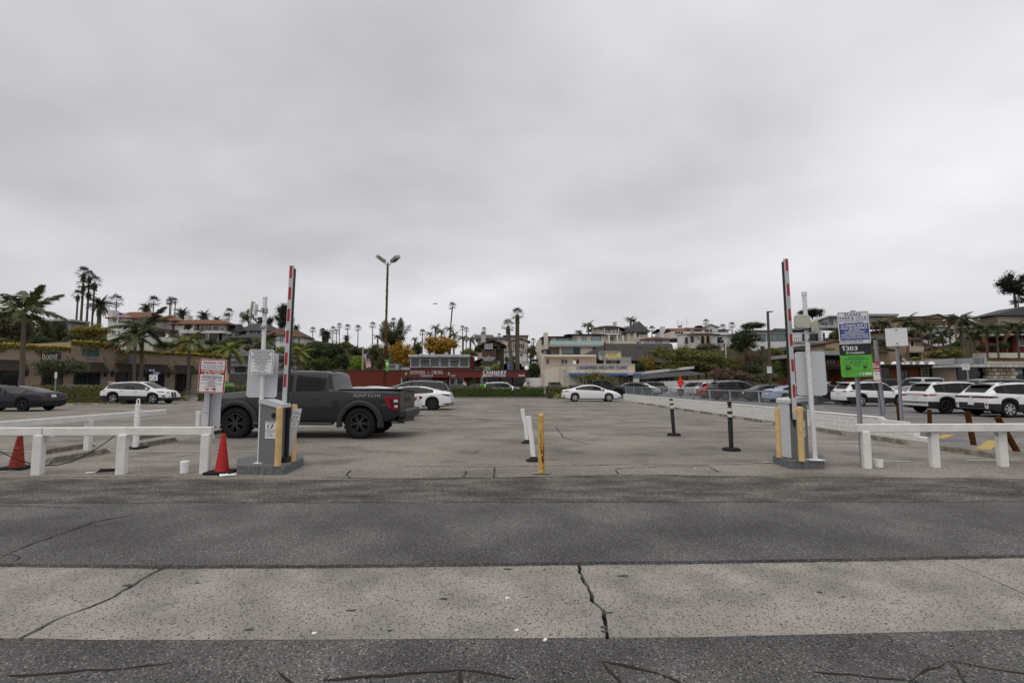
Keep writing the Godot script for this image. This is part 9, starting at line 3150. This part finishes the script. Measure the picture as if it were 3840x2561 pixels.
func pay_panel(t: Node,f: Transform3D,w: float,h: float) -> void:
	plate(t,"panel",w,h * 0.66,0.03,f * Transform3D(Basis(),V3(0,-h * 0.17,0)),"sign_green",0.02)
	plate(t,"black_field",w,h * 0.34,0.03,f * Transform3D(Basis(),V3(0,h * 0.33,0)),"sign_ink",0.022)
	print_lines(t,f * Transform3D(Basis(),V3(0,0,0.013)),[["1303",-w * 0.12,h * 0.38,w * 0.52,h * 0.12,"sign_white"],["ParkMobile",w * 0.08,h * 0.22,w * 0.5,h * 0.05,"sign_white"]])
	print_lines(t,f * Transform3D(Basis(),V3(0,0,0.0115)),[["Contactless",0,h * 0.1,w * 0.5,h * 0.05,"sign_dark_green"],["Parking Payments",0,h * 0.03,w * 0.75,h * 0.06,"sign_dark_green"],["Ways to Pay",0,-h * 0.1,w * 0.3,h * 0.04,"sign_dark_green"]])

# white painted block wall with stepped end,and the chain link fence on it
func block_wall() -> void:
	var A := V3(11.55,0,-13.75)
	var B := V3(10.25,0,-46.3)
	var d := (B - A)
	var L := d.length()
	var dir := d.normalized()
	var turn := atan2(-dir.z,dir.x)
	var t := thing("block_wall","low white painted block wall with stepped end and chain link fence above","wall",A,turn)
	var core := Sh.new()
	core.span(V3(1.1,-0.05,-0.085),V3(L,0.50,0.085))
	part("mortar_core",core,M.white_block,t)
	var bl := 0.40
	var bh := 0.135
	var th := 0.2
	var sh := []
	for v in 4:
		var s := Sh.new()
		s.cbox(Vector3.ZERO,V3(bl - 0.006 - 0.002 * v,bh - 0.007,th+0.002 * v),0.006)
		sh.append(s.mesh())
	var rest := Sh.new()
	var count := 0
	for i in int(L / bl)+1:
		for c in 4:
			var x := i * bl+(bl * 0.5 if c % 2 else 0.0)
			if x < 0.1 or x > L: continue
			if x < 0.9 and c > 0: continue
			if x < 1.5 and c > 1: continue
			if x < 2.1 and c > 2: continue
			var p := V3(x,bh * (c+0.5) - 0.01,rng.randf_range(-0.003,0.003))
			if count < 296:
				inst("block",sh[rng.randi() % 4],M.white_block,t,Transform3D(Basis(),p))
				count += 1
			else:
				rest.cbox(p,V3(bl - 0.008,bh - 0.008,th),0.006)
	var ro := part("far_blocks",rest,M.white_block,t)
	ro.set_meta("kind","stuff")
	var cap := Sh.new()
	for i in int((L - 2.0) / bl):
		cap.cbox(V3(2.1+(i+0.5) * bl,bh * 4+0.012,rng.randf_range(-0.004,0.004)),V3(bl - 0.004,0.045,th+0.03),0.012)
	part("cap",cap,M.white_block,t)
	# chain link fence
	var f := thing("chain_link_fence","galvanised chain link fence on the white block wall, green screen at its end","fence",A,turn,"")
	var s := Sh.new()
	var y0 := 0.55
	var y1 := 1.22
	for x in [5.6,9.2,12.0,14.4,16.9,19.4,22.0,24.6,27.2,29.6,32.2]:
		s = Sh.new()
		var lean := 0.12 if x < 16.0 else 0.0
		s.tube([V3(x,0.4,0),V3(x+lean,y1+0.02,0)],[0.035,0.035],10)
		part("post",s,M.galvanised,f)
	s = Sh.new()
	var path := []
	var rad := []
	for k in 30:
		var x := lerpf(4.9,L - 0.2,k / 29.0)
		path.append(V3(x,y1+0.015 * sin(x * 0.8) - (0.06 if x < 6.0 else 0.0),0)); rad.append(0.024)
	s.tube(path,rad,8)
	part("top_rail",s,M.galvanised,f)
	# diamond wire mesh
	s = Sh.new()
	var a := 0.085
	var hh := y1 - y0
	var n := int((L - 2.7) / a)
	for i in n:
		var x := 2.7+i * a
		var top := y1 if x > 5.2 else y0+(y1 - y0) * clampf((x - 1.5) / 3.7,0.3,1.0)
		for q in [1.0,-1.0]:
			var w := 0.0024+0.0001 * x
			var lean: float = (top - y0) * q
			var p0 := V3(x,y0,0.004 * q)
			var p1 := V3(x+lean * 0.62,top,0.004 * q)
			if p1.x < 2.5 or p1.x > L: continue
			var m := V3(0.75,-0.66 * q,0).normalized() * w * 0.5
			var zz := V3(0,0,w * 0.5)
			s.quad(p0 - m - zz,p0+m+zz,p1+m+zz,p1 - m - zz)
			s.quad(p0 - m+zz,p0+m - zz,p1+m - zz,p1 - m+zz)
	var wm := part("wire_mesh",s,M.galvanised,f)
	wm.set_meta("kind","stuff")
	# green wind screen fixed to the far panels
	var gs := StandardMaterial3D.new()
	gs.resource_name = "green_screen"
	gs.albedo_color = Color(Color(0.04,0.10,0.06).linear_to_srgb(),0.42)
	gs.roughness = 0.9
	gs.transparency = BaseMaterial3D.TRANSPARENCY_ALPHA
	s = Sh.new()
	s.quad(V3(L - 9.5,y0,0.03),V3(L,y0,0.03),V3(L,y1 - 0.04,0.03),V3(L - 9.5,y1 - 0.04,0.03))
	part("wind_screen",s,gs,f)

func wheel_stops() -> void:
	var s := Sh.new()
	# along z,1.7 m long
	var e := Sh.new()
	var pr := [V3(-0.075,0,0),V3(0.075,0,0),V3(0.055,0.11,0),V3(-0.055,0.11,0)]
	var z0 := V3(0,0,0.85)
	var z1 := V3(0,0,0.70)
	e.quad(pr[0]+z0,pr[1]+z0,pr[2]+z1,pr[3]+z1)
	e.quad(pr[1] - z0,pr[0] - z0,pr[3] - z1,pr[2] - z1)
	e.quad(pr[1]+z0,pr[1] - z0,pr[2] - z1,pr[2]+z1)
	e.quad(pr[0] - z0,pr[0]+z0,pr[3]+z1,pr[3] - z1)
	e.quad(pr[3]+z1,pr[2]+z1,pr[2] - z1,pr[3] - z1)
	var m := e.mesh()
	var put := func(p: Vector3,turn: float,label: String,group: String):
		var o := inst("wheel_stop",m,M.stop_concrete,null,Transform3D(ry(turn),p))
		o.set_meta("label",label)
		o.set_meta("category","wheel stop")
		o.set_meta("group",group)
	for k in 12:
		var d := 12.0+2.42 * k
		put.call(V3(lerpf(10.55,9.75,(d - 12.0) / 29.0),0,-d),rng.randf_range(-4,4)+1.5,"weathered concrete wheel stop along the white block wall","wheel stops along the block wall")
	for d in [12.35,15.2,17.7,20.2,22.7]: put.call(V3(-10.75,0.006,-d),2.0,"pale concrete wheel stop on the far edge of the concrete walk","wheel stops on the concrete walk")
	for d in [11.2,13.6,16.4,18.9,21.4]: put.call(V3(-9.45,0.006,-d),2.0,"pale concrete wheel stop on the pickup's edge of the concrete walk","wheel stops on the concrete walk")
	for q in [V3(-30.987,0,-36.836),V3(-29.709,0,-37.61)]: put.call(q,88.0,"concrete wheel stop in front of the long trimmed hedge","wheel stops at the trimmed hedge")
	for d in [29.2,32.2,34.9,37.0]: put.call(V3(28.0,0,-d),2.0,"concrete wheel stop in the second lot beyond the fence","wheel stops in the second lot")

func flag(t: Node3D,p: Vector3,w: float,h: float,hang: float,turn: float) -> void:
	# stripes and canton as cloth strips that ripple
	var k := Transform3D(ry(turn) * Basis(V3(0,0,1),-hang),p)
	for i in 13:
		var s := Sh.new()
		var g := []
		for r in 2:
			var row := []
			for c in 9:
				var x: float = w * c / 8.0
				if i < 7: x = lerpf(w * 0.4,w,c / 8.0)
				row.append(k * V3(x,-h * (i+1 - r) / 13.0,0.05 * w * sin(x / w * 7.0)))
			g.append(row)
		s.skin(g)
		partw("stripe",s,M.flag_red if i % 2 == 0 else M.flag_white,t)
	var s := Sh.new()
	var g := []
	for r in 3:
		var row := []
		for c in 5:
			var x: float = w * 0.4 * c / 4.0
			row.append(k * V3(x,-h * 7.0 / 13.0 * (1.0 - r / 2.0),0.05 * w * sin(x / w * 7.0)))
		g.append(row)
	s.skin(g)
	partw("canton",s,M.flag_blue,t)

func poles() -> void:
	var s: Sh
	# rusted lamp pole with two boxes of light
	var b0 := V3(-8.29,0,-33)
	var tp := V3(-8.23,9.47,-33)
	var t := thing("lamp_post","tall rusted lamp pole with two boxy flood lamps and a green panel","lamp post",b0)
	s = Sh.new()
	s.tube([b0,b0.lerp(tp,0.42)],[0.10,0.092],16)
	partw("lower_pole",s,M.rust,t)
	s = Sh.new()
	s.tube([b0.lerp(tp,0.42),b0.lerp(tp,0.7),tp],[0.078,0.072,0.068],16)
	partw("upper_pole",s,M.rust_pole,t)
	s = Sh.new()
	for k in 14:
		var q := b0.lerp(tp,0.45+0.036 * k+rng.randf() * 0.02)
		s.cbox(q+V3(0.065 if k % 2 else -0.065,0,0.03),V3(0.03,rng.randf_range(0.08,0.25),0.05),0.01)
	partw("peeling_paint",s,M.rust_pole,t)
	s = Sh.new()
	s.tube([tp+V3(-0.2,0.3,0),tp+V3(-0.19,0.02,0),tp+V3(-0.12,-0.08,0),tp+V3(0.12,-0.1,0),tp+V3(0.19,-0.06,0),tp+V3(0.2,0.25,0)],[0.03,0.03,0.03,0.03,0.03,0.03],8)
	s.tube([tp+V3(0,-0.1,0),tp+V3(0,0.05,0)],[0.085,0.085],12)
	partw("bracket",s,M.galvanised,t)
	for q in [[V3(-8.69,9.79,-33),-0.62,35.0],[V3(-7.75,9.77,-33),0.50,-38.0]]:
		s = Sh.new()
		var k := Basis(V3(0,0,1),q[1]) * ry(q[2])
		s.cbox(q[0],V3(0.66,0.22,0.44),0.03,k)
		partw("lamp_housing",s,M.galvanised,t)
		s = Sh.new()
		s.box(q[0]+k * V3(-0.05,0.01,0.222),V3(0.44,0.13,0.006),k)
		s.box(q[0]+k * V3(0.0,-0.112,0.0),V3(0.5,0.005,0.3),k)
		partw("faded_patch",s,M.stucco_tan,t)
		s = Sh.new()
		s.box(q[0]+k * V3(0.05,-0.12,0.05),V3(0.36,0.02,0.26),k)
		partw("lamp_lens",s,M.glass_grey,t)
	var inv := t.transform.affine_inverse()
	var f := inv * up_xf(V3(-8.06,2.72,-32.7),30.0,1.0)
	plate(t,"green_panel",0.212,0.705,0.02,f,"sign_green",0.01)
	plate(t,"card_field",0.145,0.193,0.02,f * Transform3D(Basis(),V3(0,0.1,0.008)),"sign_white",0.004)
	plate(t,"black_panel",0.164,0.193,0.02,inv * up_xf(V3(-8.08,2.27,-32.7),30.0),"sign_ink",0.01)
	s = Sh.new()
	for q in [V3(-8.26,3.08,-32.9),V3(-8.27,2.49,-32.9)]: s.lathe([Vector2(0.105,-0.02),Vector2(0.11,0.0),Vector2(0.105,0.02)],16,V3(q.x,q.y,-33))
	partw("strap",s,M.steel,t)
	# slim dark lamp pole
	b0 = V3(22.411,0,-44)
	tp = V3(22.41,7.75,-44)
	t = thing("lamp_post","slim dark lamp post with flat luminaire arm above the second lot","lamp post",b0)
	s = Sh.new()
	s.tube([b0,tp],[0.13,0.10],10)
	partw("pole",s,M.trim_brown,t)
	s = Sh.new()
	s.cbox(V3(22.59,7.78,-44),V3(0.507,0.07,0.35),0.03,Basis(V3(0,0,1),0.03))
	partw("luminaire",s,M.trim_dark,t)
	inv = t.transform.affine_inverse()
	f = inv * up_xf(V3(22.18,2.7,-43.7))
	plate(t,"notice",0.348,0.581,0.02,f,"sign_white",0.01)
	print_lines(t,f * Transform3D(Basis(),V3(0,0,0.006)),[["NOTICE",0,0.219,0.284,0.065,"sign_ink"],["PRIVATE PARKING",0,0.09,0.258,0.032,"sign_ink"],["CUSTOMERS ONLY",0,0.013,0.258,0.032,"sign_ink"]])
	plate(t,"notice",0.258,0.568,0.02,inv * up_xf(V3(22.51,2.71,-43.9),50.0),"sign_back",0.01)
	# flags
	b0 = V3(-23.616,0,-80)
	t = thing("flagpole","tan wooden flagpole with slanting yard and drooping striped flag","flagpole",b0)
	s = Sh.new()
	s.tube([b0,V3(-23.6,7.23,-80)],[0.16,0.10],8)
	s.tube([V3(-23.62,5.6,-80),V3(-22.61,6.4,-80)],[0.06,0.04],6)
	partw("pole",s,M.stucco_beige,t)
	flag(t,V3(-22.69,6.19,-80),2.2,0.85,1.35,0.0)
	b0 = V3(-76.011,9.0,-97)
	t = thing("flagpole","white flagpole with striped flag flying before the white balcony house","flagpole",b0)
	s = Sh.new()
	s.tube([V3(b0.x,9.0,-97),V3(-76.04,15.06,-97)],[0.09,0.06],6)
	partw("pole",s,M.white_plastic,t)
	flag(t,V3(-76.01,15.01,-97),1.751,0.848,0.12,0.0)
	b0 = V3(36.397,5.0,-86)
	t = thing("flagpole","thin flagpole with limp striped flag beside the rounded pine","flagpole",b0)
	s = Sh.new()
	s.tube([b0,V3(36.41,8.69,-86)],[0.08,0.05],6)
	partw("pole",s,M.white_plastic,t)
	flag(t,V3(36.36,8.18,-86),1.27,0.533,1.8,0.0)
	# rooftop aerials on the skyline
	for q in [[V3(46.19,16.85,-140),V3(46.14,18.74,-140)],[V3(47.34,16.85,-140),V3(47.32,18.42,-140)],[V3(46.84,15.91,-135),V3(46.95,18.43,-135)]]:
		s = Sh.new()
		s.tube([q[0] - V3(0,6,0),q[0],q[1]],[0.05,0.05,0.03],5)
		for k in 4: s.tube([q[1]+V3(-0.4,-0.3 * k - 0.1,0),q[1]+V3(0.4,-0.3 * k - 0.1,0)],[0.02,0.02],4)
		solo("aerial",s,M.galvanised,"thin rooftop aerial on the skyline above the maroon roof","aerial","rooftop aerials")
	# distant aircraft
	t = thing("aircraft","tiny dark aircraft crossing the overcast sky","aircraft",V3(-92.02,94.55,-600))
	s = Sh.new()
	s.tube([V3(-2.6,0.3,0),V3(-1.8,0.1,0),V3(1.8,0,0),V3(2.6,-0.1,0)],[0.15,0.4,0.45,0.1],8)
	part("fuselage",s,M.trim_dark,t)
	s = Sh.new()
	s.box(V3(0.3,0.5,0),V3(1.2,0.12,9.0),Basis(V3(0,1,0),0.5))
	s.box(V3(-2.4,0.7,0),V3(0.5,0.9,0.1))
	part("wing",s,M.trim_dark,t)

# a body from tapered limbs joined into one smooth surface
func figure(joints: Array,cell: float) -> ArrayMesh:
	# joints: [a,ra,b,rb]
	var lo := Vector3.ONE * 1e9
	var hi := Vector3.ONE * -1e9
	for j in joints:
		for q in [[j[0],j[1]],[j[2],j[3]]]:
			lo = lo.min(q[0] - Vector3.ONE * (q[1]+cell * 2)); hi = hi.max(q[0]+Vector3.ONE * (q[1]+cell * 2))
	var n := Vector3i(((hi - lo) / cell).ceil())+Vector3i.ONE
	var f := PackedFloat32Array()
	f.resize(n.x * n.y * n.z)
	for z in n.z:
		for y in n.y:
			for x in n.x:
				var p := lo+V3(x,y,z) * cell
				var acc := 0.0
				for j in joints:
					var a: Vector3 = j[0]
					var ba: Vector3 = j[2] - a
					var h := clampf((p - a).dot(ba) / maxf(ba.length_squared(),1e-6),0,1)
					var d := (p - a - ba * h).length() - lerpf(j[1],j[3],h)
					acc += exp(-d * 55.0)
				f[x+n.x * (y+n.y * z)] = -log(maxf(acc,1e-20)) / 55.0
	var idx := {}
	var vs := []
	var at := func(x: int,y: int,z: int) -> float: return f[x+n.x * (y+n.y * z)]
	for z in n.z - 1:
		for y in n.y - 1:
			for x in n.x - 1:
				var sum := Vector3.ZERO
				var c := 0
				for e in [[0,0,0,1,0,0],[0,1,0,1,1,0],[0,0,1,1,0,1],[0,1,1,1,1,1],[0,0,0,0,1,0],[1,0,0,1,1,0],[0,0,1,0,1,1],[1,0,1,1,1,1],[0,0,0,0,0,1],[1,0,0,1,0,1],[0,1,0,0,1,1],[1,1,0,1,1,1]]:
					var a: float = at.call(x+e[0],y+e[1],z+e[2])
					var b: float = at.call(x+e[3],y+e[4],z+e[5])
					if (a < 0) != (b < 0):
						sum += V3(e[0],e[1],e[2]).lerp(V3(e[3],e[4],e[5]),a / (a - b)); c += 1
				if c > 0:
					idx[Vector3i(x,y,z)] = vs.size()
					vs.append(lo+(V3(x,y,z)+sum / c) * cell)
	var grad := func(p: Vector3) -> Vector3:
		var q := (p - lo) / cell
		var x := clampi(int(q.x+0.5),1,n.x - 2)
		var y := clampi(int(q.y+0.5),1,n.y - 2)
		var z := clampi(int(q.z+0.5),1,n.z - 2)
		return V3(at.call(x+1,y,z) - at.call(x - 1,y,z),at.call(x,y+1,z) - at.call(x,y - 1,z),at.call(x,y,z+1) - at.call(x,y,z - 1)).normalized()
	var s := Sh.new()
	for k in idx:
		for ax in 3:
			var d := Vector3i.ZERO
			d[ax] = 1
			var a: float = at.call(k.x,k.y,k.z)
			var b: float = at.call(k.x+d.x,k.y+d.y,k.z+d.z)
			if (a < 0) == (b < 0): continue
			var u := Vector3i.ZERO
			u[(ax+1) % 3] = 1
			var w := Vector3i.ZERO
			w[(ax+2) % 3] = 1
			if not (idx.has(k - u) and idx.has(k - w) and idx.has(k - u - w)): continue
			var q := [vs[idx[k]],vs[idx[k - u]],vs[idx[k - u - w]],vs[idx[k - w]]]
			if a >= 0: q.reverse()
			var nn := []
			for p in q: nn.append(grad.call(p))
			s.t3(q[0],q[1],q[2],nn[0],nn[1],nn[2])
			s.t3(q[0],q[2],q[3],nn[0],nn[2],nn[3])
	return s.mesh()

func people() -> void:
	for q in [[V3(-6.555,0.08,-70.2),200.0,"person with long blond hair in a white top walking past the shop doors",true],[V3(1.871,0.08,-70.5),20.0,"person in a pale jacket carrying a tan bag beside the white gate",false]]:
		var t := thing("person",q[2],"person",q[0],deg_to_rad(q[1]))
		var v := func(x: float,y: float,z: float) -> Vector3: return V3(x,y,z)
		# legs in stride,torso,arms,neck and head
		var step := 0.16 if q[3] else 0.06
		var j := [[v.call(-0.09,0.86,0),0.085,v.call(-0.09,0.47,step),0.058],[v.call(-0.09,0.47,step),0.055,v.call(-0.09,0.08,step * 0.9),0.035],[v.call(-0.09,0.05,step * 0.9),0.035,v.call(-0.09,0.04,step * 0.9+0.15),0.03],
			[v.call(0.09,0.86,0),0.085,v.call(0.09,0.47,-step * 0.4),0.058],[v.call(0.09,0.47,-step * 0.4),0.055,v.call(0.09,0.09,-step * 1.5),0.035],[v.call(0.09,0.06,-step * 1.5),0.035,v.call(0.09,0.04,-step * 1.5+0.15),0.03],
			[v.call(0,0.92,0),0.135,v.call(0,1.12,0),0.11],[v.call(0,1.12,0),0.115,v.call(0,1.30,0),0.125],[v.call(-0.15,1.36,0),0.055,v.call(0.15,1.36,0),0.055],[v.call(0,1.38,0),0.052,v.call(0,1.46,0.01),0.048],
			[v.call(-0.18,1.35,0),0.045,v.call(-0.23,1.08,-0.03),0.036],[v.call(-0.23,1.08,-0.03),0.036,v.call(-0.21,0.86,0.10),0.026],[v.call(-0.21,0.86,0.10),0.028,v.call(-0.205,0.78,0.14),0.022],
			[v.call(0.18,1.35,0),0.045,v.call(0.23,1.08,0.0),0.036],[v.call(0.23,1.08,0.0),0.036,v.call(0.20,0.92,0.16),0.026],[v.call(0.20,0.92,0.16),0.028,v.call(0.19,0.87,0.23),0.022],
			[v.call(0,1.53,0.015),0.075,v.call(0,1.59,0.005),0.082],[v.call(0,1.51,0.07),0.03,v.call(0,1.55,0.085),0.018]]
		inst("body",figure(j,0.028),M.skin,t)
		# clothes: slightly larger shells over torso,arms and legs
		var top := []
		for k in [6,7,8,10,11,13,14]: top.append([j[k][0],j[k][1]+0.014,j[k][2],j[k][3]+0.014])
		inst("jacket",figure(top,0.03),M.cloth_white if q[3] else M.cloth_white,t)
		var leg := []
		for k in [0,1,3,4]: leg.append([j[k][0],j[k][1]+0.013,j[k][2],j[k][3]+0.016])
		leg.append([v.call(-0.05,0.90,0),0.115,v.call(0.05,0.90,0),0.115])
		inst("trousers",figure(leg,0.03),M.cloth_dark,t)
		var hair := [[v.call(0,1.58,-0.02),0.088,v.call(0,1.55,-0.05),0.075]]
		if q[3]: hair.append([v.call(0,1.55,-0.06),0.07,v.call(0,1.30,-0.12),0.055])
		inst("hair",figure(hair,0.022),M.hair_blond if q[3] else M.cloth_dark,t)
		if not q[3]:
			var s := Sh.new()
			s.cbox(v.call(-0.30,0.98,0.08),V3(0.16,0.28,0.36),0.05)
			s.tube([v.call(-0.28,1.1,-0.06),v.call(-0.2,1.38,0.0),v.call(-0.28,1.1,0.2)],[0.012,0.012,0.012],6)
			solo_at("shoulder_bag",s,M.cloth_tan,"tan shoulder bag carried by the person at the white gate","bag",t.transform)

func solo_at(called: String,s: Sh,m: Material,label: String,category: String,xf: Transform3D) -> void:
	var o := part(called,s,m,null,xf)
	o.set_meta("label",label)
	o.set_meta("category",category)
